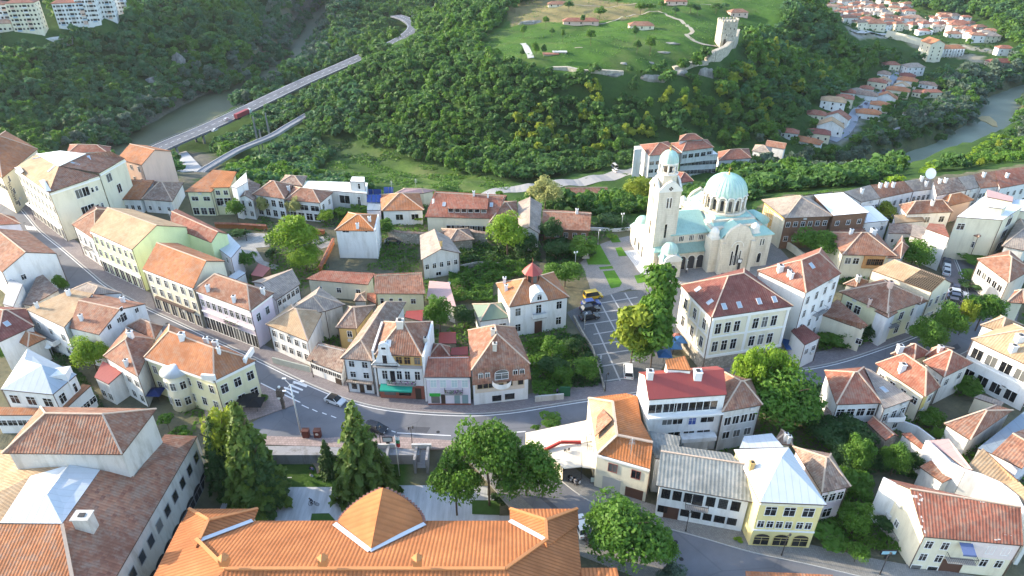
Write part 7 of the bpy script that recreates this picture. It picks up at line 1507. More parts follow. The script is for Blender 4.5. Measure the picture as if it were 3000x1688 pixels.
# ================= foliage meshes (numpy) =================
def np_mesh(name,V,mats,tint=None):
    """V: (n,4,3) quads"""
    n=len(V); me=bpy.data.meshes.new(name); me.vertices.add(n*4); me.vertices.foreach_set('co',V.reshape(-1).astype(np.float32)); me.loops.add(n*4); me.loops.foreach_set('vertex_index',np.arange(n*4,dtype=np.int32)); me.polygons.add(n)
    me.polygons.foreach_set('loop_start',np.arange(0,n*4,4,dtype=np.int32)); me.polygons.foreach_set('loop_total',np.full(n,4,dtype=np.int32)); me.update()
    if tint is not None:
        a=me.attributes.new('tint','FLOAT','FACE'); a.data.foreach_set('value',tint.astype(np.float32))
    for m in mats: me.materials.append(m)
    return me
def leaves(C,N_,size,rng,flat=.6):
    """quads at centres C with normals N_"""
    n=len(C); nr=N_+rng.normal(0,.55,(n,3)); nr/=np.linalg.norm(nr,axis=1)[:,None]+1e-9
    t=np.cross(nr,rng.normal(0,1,(n,3))); t/=np.linalg.norm(t,axis=1)[:,None]+1e-9; b=np.cross(nr,t)
    s=size*rng.uniform(.6,1.3,(n,1)); t=t*s; b=b*s*flat*rng.uniform(.7,1.3,(n,1))
    return np.stack([C-t-b*.6,C+t*.7-b,C+t+b*.7,C-t*.6+b],1)
def sphere_pts(n,rng): v=rng.normal(0,1,(n,3)); return v/np.linalg.norm(v,axis=1)[:,None]
def crown_round(seed,nclump=22,per=90,size=.085,shape='round'):
    """unit crown: centre at origin, radius about 1, height about 1"""
    rng=np.random.default_rng(seed); out=[]
    for i in range(nclump):
        d=sphere_pts(1,rng)[0]; 
        if d[2]<-.35: d[2]*=.4
        r=rng.uniform(.35,.78); c=d*r*np.array([1,1,.9]); cr=rng.uniform(.26,.42)
        if shape=='tall': c=c*np.array([.62,.62,1.5])
        k=sphere_pts(per,rng); k[:,2]=np.where(k[:,2]<-.3,-k[:,2],k[:,2]); out.append((c+k*cr*rng.uniform(.75,1.08,(per,1)),k))
    C=np.concatenate([a for a,_ in out]); N_=np.concatenate([b for _,b in out]); return leaves(C,N_,size,rng)
def crown_conifer(seed,tiers=22,size=.05,spread=.42):
    """height 1 from z=0, drooping tiers"""
    rng=np.random.default_rng(seed); out=[]
    for i in range(tiers):
        f=i/tiers; z=.08+.9*f; R=spread*(1-f)**.85*rng.uniform(.85,1.1)+.015; nb=int(9*(1-f)+4); a0=rng.uniform(0,6.28)
        for j in range(nb):
            a=a0+6.283*j/nb+rng.normal(0,.15); L=R*rng.uniform(.7,1.15); n=max(4,int(26*L/spread)+3); t=np.sqrt(rng.uniform(0.02,1,n)); w=L*.26*(1.15-t)
            off=rng.normal(0,1,n)*w*.6; x=np.cos(a)*t*L-np.sin(a)*off; y=np.sin(a)*t*L+np.cos(a)*off; zz=z-.22*L*t**1.3+rng.normal(0,.008,n); C=np.stack([x,y,zz],1); nn_=np.stack([np.cos(a)*np.ones(n)*.5,np.sin(a)*np.ones(n)*.5,np.ones(n)],1); out.append(leaves(C,nn_,size*(.6+.5*(1-f)),rng,.5))
    return np.concatenate(out)
def trunk_mesh(seed,h,r,spread=1.,limbs=6,mat=None):
    rng=random.Random(seed); m=MB(); pts=[Vector((0,0,-1)),Vector((0,0,h*.3)),Vector((rng.uniform(-.2,.2),rng.uniform(-.2,.2),h*.6)),Vector((rng.uniform(-.4,.4),rng.uniform(-.4,.4),h*.9))]
    rad=[r*1.25,r,r*.7,r*.25]
    for a,b,ra,rb in zip(pts[:-1],pts[1:],rad[:-1],rad[1:]): tube(m,a,b,ra,rb,7)
    for i in range(limbs):
        a=rng.uniform(0,6.28); t=rng.uniform(.35,.75); s=Vector((0,0,h*t)); e=s+Vector((math.cos(a)*spread*rng.uniform(.5,.9),math.sin(a)*spread*rng.uniform(.5,.9),h*.22)); tube(m,s,e,r*.4,r*.1,5)
    return m.mesh('trunk',mat or solid('bark',(.10,.075,.055),.95,var=.3,scale=4.))
def tube(m,a,b,ra,rb,n=6):
    d=(b-a).normalized(); x=d.orthogonal().normalized(); y=d.cross(x)
    A=[a+(x*math.cos(6.2832*i/n)+y*math.sin(6.2832*i/n))*ra for i in range(n)];B=[b+(x*math.cos(6.2832*i/n)+y*math.sin(6.2832*i/n))*rb for i in range(n)]
    for i in range(n): j=(i+1)%n; m.face([A[i],A[j],B[j],B[i]],0,True)
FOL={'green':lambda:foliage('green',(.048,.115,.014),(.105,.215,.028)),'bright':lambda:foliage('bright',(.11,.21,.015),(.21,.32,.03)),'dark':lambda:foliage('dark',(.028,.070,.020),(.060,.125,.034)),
 'yellow':lambda:foliage('yellow_green',(.14,.20,.02),(.26,.31,.035)),'con':lambda:foliage('conifer',(.028,.066,.02),(.07,.125,.032),vs=.8,trans=.15),'yc':lambda:foliage('golden_conifer',(.05,.10,.02),(.13,.19,.03),vs=.5,trans=.2),
 'silver':lambda:foliage('silver',(.07,.115,.075),(.13,.18,.12)),'pale':lambda:foliage('pale_yellow',(.20,.24,.08),(.36,.36,.14)),
 'wood':lambda:foliage('wood',(.030,.086,.024),(.090,.190,.040),vs=.12),'woodb':lambda:foliage('wood_bluish',(.032,.092,.038),(.075,.170,.065),vs=.12)}
CRM={}
def crownmesh(kind,var,mat):
    key=(kind,var,mat)
    if key in CRM: return CRM[key]
    if kind=='con': V=crown_conifer(50+var)
    elif kind=='cyp': V=crown_conifer(80+var,30,.045,.30)
    elif kind=='tall': V=crown_round(20+var,26,90,.085,'tall')
    elif kind=='far': V=crown_round(30+var,9,20,.24)
    elif kind=='near': V=crown_round(10+var,40,190,.043)
    elif kind=='shrub': V=crown_round(40+var,10,40,.15); V=V*np.array([1,1,.7])
    else: V=crown_round(10+var,26,130,.062)
    CRM[key]=np_mesh('crown',V,[FOL[mat]()]); return CRM[key]
def tree(x,y,z,r,h,kind,mat,label=None,group=None,name='tree',cat='tree',trunk=True,low=.1,rot=None):
    """r crown radius, h full height"""
    var=random.randrange(4); rt=empty(name,(x,y,z),label,cat,group)
    o=bpy.data.objects.new('crown',crownmesh(kind,var,mat)); link(o,rt)
    rot=random.uniform(0,6.28) if rot is None else rot
    if kind in('con','cyp'):
        sp=.42 if kind=='con' else .30; o.matrix_local=Matrix.Translation((0,0,h*.04))@Matrix.Rotation(rot,4,'Z')@Matrix.Diagonal((r/sp,r/sp,h*.97,1))
    elif kind=='tall': o.matrix_local=Matrix.Translation((0,0,h*.56))@Matrix.Rotation(rot,4,'Z')@Matrix.Diagonal((r*1.55,r*1.55,h*.33,1))
    else:
        hz_=(1-low)*h/2; o.matrix_local=Matrix.Translation((0,0,h-hz_*1.0))@Matrix.Rotation(rot,4,'Z')@Matrix.Diagonal((r,r,hz_,1))
    if trunk:
        key=('tm',var)
        if key not in CRM: CRM[key]=trunk_mesh(var,1.,.035,.55,7)
        t=bpy.data.objects.new('trunk',CRM[key]); link(t,rt); t.matrix_local=Matrix.Diagonal((max(r,h*.25),max(r,h*.25),h*.92,1))
    return rt
def TT(k,x,y,wpx,h,kind,mat,label,name='tree',z0=0.,cat='tree',group=None,low=.1):
    """tree whose top shows at a picture point; wpx crown width in crop pixels"""
    p=P(k,x,y,z0+h*.97); px,py=K(k,x,y); d=proj(p)[2]; r=wpx/CR[k][2]*d/F/2*1.17
    return tree(p.x,p.y,z0,r,h,kind,mat,label,group,name,cat,low=low)
# ---- named trees of the town
TT('f',1260,660,480,12.5,'near','bright','big yellow green tree in the stepped garden'); TT('f',1400,985,330,7,'near','bright','rounded green tree in front of the big yellow green one')
TT('f',660,470,180,7.5,'round','green','dense small round tree before the narrow gabled house'); TT('f',950,455,130,7,'round','pale','thin yellowish tree before the inn windows, left'); TT('f',1290,440,170,8,'round','pale','thin yellowish tree before the inn, right'); TT('f',1640,600,180,4.5,'round','bright','low bushy tree right of the inn'); TT('f',1800,570,160,3.,'shrub','bright','yellow green hedge bush before the modern house',low=.1); TT('f',2000,550,280,3,'shrub','green','long dark green shrub under the solar panels',low=.1)
TT('f',740,1010,240,6.5,'round','green','dark round tree beside the lime gable'); TT('f',690,810,260,2.5,'shrub','dark','dark shrub on the stepped garden',low=.1); TT('f',1060,1000,160,3.5,'shrub','dark','dark shrub beside the garden stairs',low=.1)
TT('g',1580,650,430,12,'near','bright','round bright crowned tree behind the vine pergola'); TT('g',1750,870,330,6,'round','dark','dark tree right of the round bright crowned one'); TT('g',2050,660,230,9,'round','dark','dark conifer like tree beside the boarded house'); TT('g',290,690,170,6.5,'round','green','leafy tree at the corner of the plain white house'); TT('g',650,640,110,3,'shrub','bright','bush beside the bungalow',low=.1); TT('g',840,690,200,2.,'shrub','green','low shrubs before the red restaurant',low=.1); TT('g',1230,690,120,2,'shrub','green','small shrub before the restaurant terrace',low=.1)
TT('l',1190,205,260,10,'near','green','round garden tree right of the awning house'); TT('l',1420,290,220,6,'round','dark','dark tree behind the round garden tree'); 
TT('g',1990,270,330,10,'near','pale','pale yellow feathery tree behind the grey roof'); TT('h',870,370,300,9,'near','yellow','yellow green tree left of the bell tower',z0=-8); TT('h',700,510,260,9,'round','green','green tree below the yellow green one by the tower',z0=-10); TT('h',560,560,260,9,'round','dark','dark tree over the terrace edge',z0=-10); TT('h',780,600,300,9,'round','green','leafy tree directly left of the bell tower',z0=-8);TT('h',600,720,300,5,'round','dark','dark hedge tree behind the terrace parapet',z0=-2); TT('h',1390,500,130,6,'round','yellow','small yellow tree between belfry and dome',z0=0); TT('h',500,560,150,5,'round','yellow','small yellow green tree by the long low building',z0=-12)
TT('h',350,920,300,5.5,'round','green','green garden tree left of the statue'); TT('h',180,1150,330,6.5,'near','green','leafy tree between turret villa and square'); TT('h',600,875,90,2.2,'shrub','bright','small round bush in the church garden',low=.05,name='bush',cat='bush'); TT('h',420,1045,110,1.4,'shrub','dark','dark clipped bush behind the statue',low=.05,name='bush',cat='bush'); TT('h',100,940,260,5,'round','dark','shaded tree behind the church garden')
TT('h',1040,1150,310,21,'tall','green','tall feathery tree in front of the cathedral porch'); TT('m',830,300,300,15,'tall','yellow','tall yellow green birch on the square'); TT('m',1020,330,320,14,'tall','green','green birch beside the yellow one'); TT('m',880,560,330,7,'round','green','lower leafy tree under the birches')
TT('g',2100,1160,250,7,'near','green','bright tree behind the turret villa'); TT('m',60,590,220,6,'round','green','climbing shrub tree right of the arched attic house'); TT('m',240,590,170,3.5,'round','dark','dark shrub by the square kerb wall'); TT('m',390,790,260,4.5,'round','green','leafy shrub tree at the square corner'); TT('m',60,750,260,5,'round','dark','dark tree in the garden below the villa'); TT('m',150,860,200,4,'round','green','ivy mound beside the street wall')
TT('m',1930,690,340,14.5,'near','bright','yellow green half of the huge tree below the school'); TT('m',2120,700,360,14,'near','bright','bright part of the huge tree below the school'); TT('n',330,830,560,12,'near','green','huge green tree right of the school'); TT('n',200,860,340,10,'near','green','green tree behind the blotchy roof block')
TT('i',570,745,320,9,'near','green','round green tree left of the revival style house'); TT('i',1340,840,270,8,'near','green','round green tree right of the revival style house'); TT('i',1080,530,190,6.5,'round','yellow','bright yellow tree among the terrace houses'); TT('i',1200,745,100,4,'round','yellow','small yellow shrub left of the lettered wall'); TT('i',1260,790,120,4,'round','green','green shrub below the lettered wall')
TT('n',1470,360,260,9.5,'near','green','leftmost street tree of the right hand row'); TT('n',1640,260,260,9.5,'near','green','second street tree of the right hand row'); TT('n',1770,215,150,9,'round','yellow','yellow topped street tree of the right hand row'); TT('n',1920,150,270,10,'near','green','rightmost street tree of the right hand row')
TT('i',1770,830,240,2.6,'shrub','bright','bright green vine pergola beside the lane',low=.05,name='vine_arbour',cat='vine'); TT('i',1790,940,260,2.6,'shrub','green','green creepers before the grey walled house',low=.05,name='vine_arbour',cat='vine'); TT('i',1850,1080,260,3,'shrub','green','creepers under the grey walled house',low=.05,name='vine_arbour',cat='vine'); TT('i',1770,1150,160,2.5,'shrub','dark','dark hedge beside the lane',low=.05,name='hedge',cat='hedge'); TT('i',2130,870,90,4,'round','yellow','small yellow bush at the right edge')
TT('n',640,480,240,3,'shrub','green','vine leaves over the cream house with rust red roof',low=.05,name='vine_arbour',cat='vine'); TT('n',790,430,190,4,'round','green','creeper covered tree behind the low cream house'); TT('n',960,420,100,4,'round','dark','dark shrub between the two yellow houses'); TT('n',1770,850,230,3.5,'round','green','shrub tree before the big white hall'); TT('n',1480,1090,190,4.5,'round','green','round courtyard tree near the three hip house'); TT('n',1520,1230,110,3.5,'round','green','small tree right of the courtyard wall')
TT('n',720,1115,270,5,'round','dark','dark tree left of the bay window house'); TT('n',640,1180,360,5,'round','dark','dark garden tree below the bay window house'); TT('n',880,1220,280,5,'round','dark','dark tree beside the long garden shed')
TT('s',900,360,260,8,'near','green','bright garden tree below the long garden shed'); TT('s',1190,430,220,6.5,'near','green','round garden tree right of the long garden shed'); TT('s',1320,470,130,5.5,'round','dark','dark tree beside the round garden tree'); TT('s',790,430,260,6,'round','dark','dark tree behind the pink house'); TT('s',830,620,300,5,'round','green','green shrubby tree in the lower right garden'); TT('s',880,880,250,6.5,'near','green','bushy tree in the lower right garden centre'); TT('s',640,1080,330,3.5,'shrub','green','creeper heap beside the yellow house',low=.05,name='creeper',cat='creeper'); TT('s',870,1200,170,4,'round','green','overhanging bush above the lower footway'); TT('s',1080,990,200,3,'shrub','dark','brambles by the mossy wall',low=.05,name='bramble',cat='bramble')
TT('j',890,690,370,9,'near','bright','bright green tree between the roofs at left'); TT('j',610,10,150,6,'round','green','small green street tree before the rubble roof annex'); TT('j',440,215,230,3.5,'shrub','green','hedge behind the huge tan roof',low=.05,name='hedge',cat='hedge'); TT('j',60,760,200,3.5,'round','green','garden shrub under the dark red roof')
TT('r',930,905,640,12,'near','green','huge dark green tree at the lower street bend'); TT('r',1180,1100,300,6.5,'near','green','right lobe tree of the huge one at the street bend'); TT('r',720,900,240,8.,'near','green','left lobe tree of the huge one at the street bend'); TT('r',1290,1390,220,4,'round','silver','pale shrub at the bottom edge'); TT('r',310,180,200,2.4,'shrub','green','spiky bush behind the wedge canopy',low=.05,name='bush',cat='bush'); TT('r',190,260,80,1.2,'shrub','green','little bush at the tip of the wedge canopy',low=.05,name='bush',cat='bush'); TT('r',1790,1145,70,.8,'shrub','bright','weed tuft at the foot of the white museum house',low=.05,name='bush',cat='bush')
# park conifers
Zp=-3.
TT('p',880,75,480,20,'con','yc','tall golden tipped spruce in the centre of the park',name='spruce',z0=Zp); TT('p',665,375,170,8,'con','con','small spruce beside the tall golden one',name='spruce',z0=Zp)
TT('o',1840,75,430,21,'cyp','yc','tall golden cypress left of the plaza',name='cypress',z0=Zp); TT('o',1690,90,330,17,'round','yellow','yellow crowned tree behind the golden cypress',z0=Zp); TT('o',1640,200,260,15,'cyp','con','dark green cypress beside the hall arcade',name='cypress',z0=Zp); TT('o',1960,330,330,15,'cyp','con','dark spruce before the park lawn',name='cypress',z0=Zp)
TT('p',1960,220,470,18.5,'near','green','tall pine like tree right of the plaza',z0=Zp,low=.2); TT('p',1690,470,390,14.,'near','green','leafy plum tree left of the tall park tree',z0=Zp); TT('r',120,400,500,14.5,'near','green','wide leafy tree right of the tall park tree',z0=Zp); TT('p',2060,780,160,3,'shrub','dark','dark round shrub on the plaza right side',low=.05,z0=Zp,name='bush',cat='bush')
TT('o',1290,160,130,4,'shrub','green','flowering bush under the yellow apartment house',low=.05,name='bush',cat='bush'); TT('o',1400,260,150,3,'shrub','green','green bush at the corner bay',low=.05,name='bush',cat='bush'); TT('k',1350,1290,80,2.2,'round','green','small potted tree beside the dark umbrella',name='bush',cat='bush')
# leafy masses nobody could count
def inp(x,y,poly): return bool(inpoly(np.array([x]),np.array([y]),poly)[0])
def cover(k,pts,label,mat,dens,size,h,name='ground_cover',z=0.,onground=False):
    q=[(lambda p:(p.x,p.y))(P(k,x,y,z)) for x,y in pts] if not onground else [(lambda p:(p.x,p.y))(G(k,x,y)) for x,y in pts]
    xs=[p[0] for p in q];ys=[p[1] for p in q]; n=int((max(xs)-min(xs))*(max(ys)-min(ys))*dens); rng=np.random.default_rng(len(label)); X=rng.uniform(min(xs),max(xs),n);Y=rng.uniform(min(ys),max(ys),n); ok=inpoly(X,Y,q); X=X[ok];Y=Y[ok]
    bump=np.array([noise.noise(Vector((a*.35,b*.35,3.))) for a,b in zip(X,Y)]); gz=zatv(X,Y) if onground else np.full(len(X),z)
    Z=gz+h*np.clip(.45+.9*bump,.02,1.2)*rng.uniform(.6,1.,len(X)); C=np.stack([X,Y,Z],1); Nn=np.tile([0,0,1.],(len(X),1))+rng.normal(0,.5,(len(X),3))
    c=C.mean(0); me=np_mesh(name,leaves(C-c,Nn,size,rng),[FOL[mat]()]); o=bpy.data.objects.new(name,me); o.location=c; link(o); return tag(o,label,name.replace('_',' '),kind='stuff')
cover('g',[(960,1440),(970,1260),(1200,1230),(1750,1150),(1900,1250),(1700,1330),(1430,1380),(1420,1600),(1010,1600)],'bright green vine canopy behind the turret villa','green',28,.28,2.6,'vine_canopy')
cover('g',[(1080,1020),(1400,1000),(1900,1000),(1950,1150),(1300,1190),(1080,1170)],'dark green undergrowth above the vine canopy','dark',22,.3,2.,'undergrowth')
cover('g',[(90,1190),(330,1050),(520,1020),(640,1060),(660,1240),(90,1245)],'scrub in the overgrown yard','green',10,.22,1.2,'scrub'); 
cover('i',[(700,1060),(960,1060),(960,1160),(720,1200)],'shrubs below the revival style house','dark',16,.3,1.6,'undergrowth')
cover('n',[(540,420),(640,500),(820,560),(930,440),(1000,450),(980,560),(700,640),(530,620)],'climbing plants round the low cream house','green',18,.26,2.,'creepers')
cover('s',[(470,930),(620,900),(900,620),(980,900),(1060,1080),(1220,1270),(900,1250),(560,1200),(470,1100)],'overgrown green slope between yellow and cream houses','green',24,.26,1.2,'undergrowth')
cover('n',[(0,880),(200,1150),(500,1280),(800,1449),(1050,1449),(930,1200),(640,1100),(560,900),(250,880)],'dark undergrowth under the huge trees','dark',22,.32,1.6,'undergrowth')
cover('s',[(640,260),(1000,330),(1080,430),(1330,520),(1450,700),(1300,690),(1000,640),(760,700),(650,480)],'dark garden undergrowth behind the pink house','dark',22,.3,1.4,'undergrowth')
cover('l',[(1990,620),(2172,590),(2400,700),(2400,1080),(2172,1150),(2050,1140),(2030,900)],'ivy and shrubs right of the arched attic house','green',22,.28,2.2,'ivy')
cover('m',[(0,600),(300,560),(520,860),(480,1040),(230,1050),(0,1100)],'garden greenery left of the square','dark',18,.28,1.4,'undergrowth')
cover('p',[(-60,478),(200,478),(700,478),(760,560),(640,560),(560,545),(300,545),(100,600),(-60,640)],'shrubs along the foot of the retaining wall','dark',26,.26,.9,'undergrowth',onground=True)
cover('j',[(460,760),(700,800),(800,1010),(960,1180),(1000,1290),(1150,1449),(700,1449),(850,1150),(600,960)],'dark yard greenery below the bright tree','dark',14,.28,1.2,'undergrowth')
cover('f',[(1030,830),(1640,840),(1700,940),(1500,1010),(1000,990)],'garden greenery above the twin trees','dark',12,.26,1.2,'undergrowth')
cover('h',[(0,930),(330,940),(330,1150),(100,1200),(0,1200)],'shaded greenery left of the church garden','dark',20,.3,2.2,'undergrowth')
def yards():
    rng=np.random.default_rng(9); n=170000; X=rng.uniform(-70,170,n); Y=rng.uniform(55,195,n); nz=np.array([noise.noise(Vector((a*.06,b*.06,2.)))+.4*noise.noise(Vector((a*.25,b*.25,9.))) for a,b in zip(X,Y)])
    ok=(nz>-.1)&inpoly(X,Y,TOWNP)&~inpoly(X,Y,PZ)&(dline(X,Y,[(p.x,p.y) for p in FE])>10.5)&(dline(X,Y,[(p.x,p.y) for p in LE])>10.5)
    for k,pg in (('N',[(1650,930),(1690,760),(1850,640),(2350,700),(2400,860),(2010,850),(2030,1010),(1940,1180),(1740,1180)]),('f',[(560,820),(1050,830),(1050,1200),(700,1300),(560,1000)]),('N',[(2740,660),(2900,680),(2960,900),(2860,1000),(2720,960)]),('N',[(740,1100),(1000,1180),(1380,1270),(1380,1340),(560,1340),(560,1300),(640,1120)])): ok&=~inpoly(X,Y,[(lambda p:(p.x,p.y))(P(k,x,y,0)) for x,y in pg])
    X,Y,nz=X[ok],Y[ok],nz[ok]; C=np.stack([X,Y,.05+1.3*np.clip(nz*2.5,0,1)*rng.uniform(.2,1,len(X))],1); o=bpy.data.objects.new('garden_greenery',np_mesh('garden_greenery',leaves(C,np.tile([0,0,1.],(len(X),1)),.3,rng),[FOL['green']()])); link(o); tag(o,'grass, weeds and low bushes in the yards of the town','greenery',kind='stuff')
yards()
m=MB()
a=P('p',1163,640,-3.);b=P('p',1402,640,-3.)
rng=np.random.default_rng(5); n=2600; X=rng.uniform(a.x,b.x,n);Y=rng.uniform(a.y,a.y+2.,n);Z=rng.uniform(-3.,-2.4,n); f=rng.integers(0,3,n); X=np.where(f==0,rng.choice([a.x,b.x],n),X);Y=np.where(f==1,a.y,Y);Z=np.where(f==2,-2.4,Z); C=np.stack([X,Y,Z],1); c=C.mean(0); Nn=np.stack([np.zeros(n),(f==1)*-1.,(f==2)*1.],1)
hd=bpy.data.objects.new('hedge',np_mesh('hedge',leaves(C-c,Nn,.17,rng),[FOL['con']()])); hd.location=c; link(hd); tag(hd,'dark clipped box hedge behind the flagpole','hedge')
# ================= woods =================
# sampled on a jittered grid over everything the picture shows, with clearings
VILL=gp([(2400,470),(2290,470),(2330,400),(2440,330),(2560,280),(2600,160),(2660,180),(2660,260),(2780,270),(2760,300),(2680,320),(2620,380),(2540,420),(2480,450)])
VIL2=gp([(2380,0),(2440,60),(2500,100),(2620,115),(2760,130),(2780,160),(2950,170),(2960,130),(2840,50),(2760,45),(2660,30),(2560,5),(2480,-5),(2420,-10)])
HOTEL=gp([(1850,525),(1850,470),(2080,430),(2280,430),(2290,470),(2120,510)])
APT=gp([(-10,110),(60,55),(150,90),(250,70),(390,20),(390,70),(240,100),(150,125),(90,110),(0,125)])
def wood():
    pts=[]
    rng=np.random.default_rng(3)
    y=130.
    while y<1050:
        sp=3.9 if y<270 else 5.5 if y<420 else (6.4 if y<560 else 8.6); x=-700.
        while x<700:
            pts.append((x+rng.uniform(-.45,.45)*sp,y+rng.uniform(-.45,.45)*sp,sp)); x+=sp
        y+=sp
    A=np.array(pts); X,Y,S=A[:,0],A[:,1],A[:,2]; Z=zatv(X,Y)
    zz=Z-HC; d=Y*c_-zz*s_; px=1500+F*X/d; py=844-F*(Y*s_+zz*c_)/d
    ok=(px>-260)&(px<3260)&(py>-260)&(d>0)
    ok&=~inpoly(X,Y,TOWNP)&(dline(X,Y,TOWNP[1:-1])>7)
    ok&=dline(X,Y,RIVL)>np.where(Y>560,10,17); ok&=dline(X,Y,RIVR)>10
    ok&=dline(X,Y,[(p.x,p.y) for p in HW])>9.5; ok&=dline(X,Y,[(p.x,p.y) for p in RL])>7
    near=dline(X,Y,TOWNP[1:-1])<62
    for pg in (PLATEAU,MEADOW,MEADOW2,GRAV,RROAD,QUARRY,VILL,VIL2,HOTEL,APT): ok&=(~inpoly(X,Y,pg))|near
    ok&=dline(X,Y,VSTW)>9; ok&=dline(X,Y,VRD)>7
    ok&=(dline(X,Y,gp([(1420,580),(1500,550),(1640,530),(1720,525),(1800,510),(1860,500)]))>9)|near
    ok&=dline(X,Y,[(p.x-3,p.y-16) for p in HW[:62]])>14; ok&=~inpoly(X,Y,gp([(380,440),(420,380),(520,330),(625,285),(690,310),(600,370),(440,450)]))
    # rock faces stay open
    for r_ in (('a',1800,640),('a',1920,550),('a',1550,830),('c',1400,800),('c',1680,745),('c',1950,750),('c',1020,755)):
        g=G(*r_); ok&=(np.hypot(X-g.x,(Y-g.y)*.8+6)>8)
    X,Y,Z,S,px,py,d=[a[ok] for a in (X,Y,Z,S,px,py,d)]; ok=np.ones(len(X),bool)
    SEE=[[(405,400),(440,345),(560,295),(650,268),(700,318),(600,350),(450,430)],[(2640,478),(2671,448),(2774,420),(2826,394),(2858,355),(2893,277),(2970,262),(3000,322),(2980,362),(2864,416),(2760,458),(2690,486)],[(2055,195),(2055,170),(2120,148),(2150,112),(2178,88),(2190,125),(2160,165),(2090,200)],
     [(2294,379),(2366,315),(2413,280),(2460,262),(2541,227),(2570,175),(2687,175),(2698,233),(2751,256),(2745,285),(2681,291),(2614,314),(2564,344),(2512,379),(2477,425),(2366,425),(2280,430)],[(1850,395),(2110,400),(2110,530),(2000,540),(1850,520)],[(1080,520),(1120,470),(1300,500),(1500,528),(1870,490),(1870,545),(1650,560),(1500,575),(1300,560),(1080,560)],
     [(500,520),(520,440),(610,435),(660,450),(620,520)],[(-10,140),(-10,-10),(150,-10),(150,115),(60,105)],[(180,-10),(370,-10),(370,55),(300,72),(200,70)],[(2400,-10),(2900,60),(2980,140),(2960,175),(2780,165),(2640,120),(2500,100)],[(2700,130),(2800,130),(2800,180),(2700,185)],[(595,505),(700,445),(745,395),(880,345),(880,370),(760,430),(640,510)]]
    def vis(zs):
        q=zs-HC; dd=Y*c_-q*s_; return 1500+F*X/dd,844-F*(Y*s_+q*c_)/dd
    hp=[proj(p)[:2] for p in HW]; 
    for f_ in (.35,.7,1.05):
        ax,ay=vis(Z+S*1.35*f_)
        for pg in SEE: ok&=~inpoly(ax,ay,pg)
        dd=dline(ax,ay,hp); ok&=~((dd<np.where(ax<760,20,11))&~((ax>742)&(ax<842))&~((ax>1068)&(ax<1128)))
    X,Y,Z,S,px,py,d=[a[ok] for a in (X,Y,Z,S,px,py,d)]
    n=len(X); R=S*rng.uniform(.5,1.02,n); Hh=S*rng.uniform(1.0,1.6,n)
    n1=np.array([noise.noise(Vector((a*.012,b*.012,1.))) for a,b in zip(X,Y)]); n2=np.array([noise.noise(Vector((a*.05,b*.05,7.))) for a,b in zip(X,Y)])
    R=R*(1+.45*n2); Hh=Hh*(1+.3*n2)
    mat=np.full(n,0) # 0 wood 1 bluish 2 bright 3 yellow 4 silver
    u=rng.uniform(0,1,n); mat[(px<1050)&(u<.55)]=1; mat[(px>2150)&(py<330)&(u<.4)]=1; mat[(n1>.12)&(u<.35)]=2; mat[(u>.93)]=2
    yel=((px>1650)&(px<2420)&(py>150)&(py<500)&(u>.68)&(n1+n2*.6>-.05))|((px>1500)&(px<2000)&(py>330)&(py<470)&(u>.55)); mat[yel&(rng.uniform(0,1,n)<.6)]=3
    right=(px>2620)&(py>330)&(X>150)&(Y<400); mat[right&(u<.75)]=2; mat[right&(u>.85)]=3; R[right]*=.75; Hh[right]*=.6
    rb=(dline(X,Y,RIVR)<45)&(u>.55); mat[rb]=4; mat[(dline(X,Y,RIVL)<40)&(u>.72)]=4
    mats=['wood','woodb','green','yellow','silver']
    inview=(px>0)&(px<3000)&(py>0)&(py<1688); score=np.where(inview,R/d,0); 
    top=set(np.argsort(-score)[:105].tolist()); 
    lab={'wood':'deep green broadleaf tree','woodb':'bluish green broadleaf tree','green':'fresh green broadleaf tree','yellow':'yellow green blossoming tree','silver':'silvery willow'}
    V=[[crown_round(200+j+10*i,9,30,.19) for j in range(3)] for i in range(5)]
    parts=[[] for _ in mats]
    for i in range(n):
        if i in top:
            side='on the near bank of the right river' if right[i] else ('under the wooded hill' if px[i]>900 else 'on the left valley floor')
            o=bpy.data.objects.new('tree',crownmesh('far2' if False else 'far',int(rng.integers(0,4)),mats[mat[i]])); o.location=(X[i],Y[i],Z[i]+Hh[i]*.5); o.rotation_euler=(0,0,rng.uniform(0,6.28)); o.scale=(R[i],R[i],Hh[i]*.55); link(o)
            tag(o,lab[mats[mat[i]]]+' in the dense wood '+side,'tree','trees of the valley wood')
        else: parts[mat[i]].append(i)
    for k in range(5):
        idx=np.array(parts[k]); 
        if not len(idx): continue
        out=[]
        for j in range(3):
            ii=idx[j::3]; v=V[k][j]; 
            a=rng.uniform(0,6.28,len(ii)); ca,sa=np.cos(a)[:,None,None],np.sin(a)[:,None,None]
            q=v[None]; x=q[...,0]*ca-q[...,1]*sa; y=q[...,0]*sa+q[...,1]*ca; z=np.broadcast_to(q[...,2],x.shape)
            W=np.stack([x*R[ii][:,None,None]+X[ii][:,None,None],y*R[ii][:,None,None]+Y[ii][:,None,None],z*(Hh[ii]*.55)[:,None,None]+(Z[ii]+Hh[ii]*.5)[:,None,None]],-1); out.append(W.reshape(-1,4,3))
        me=np_mesh('wood',np.concatenate(out),[FOL[mats[k]]()]); o=bpy.data.objects.new('wood',me); link(o); tag(o,{'wood':'mass of deep green trees','woodb':'mass of bluish green trees','green':'mass of fresh green trees','yellow':'mass of yellow green trees','silver':'mass of silvery willows'}[mats[k]]+' covering the hillsides','wood',kind='stuff')
    print('WOOD',n,'trees')
wood()
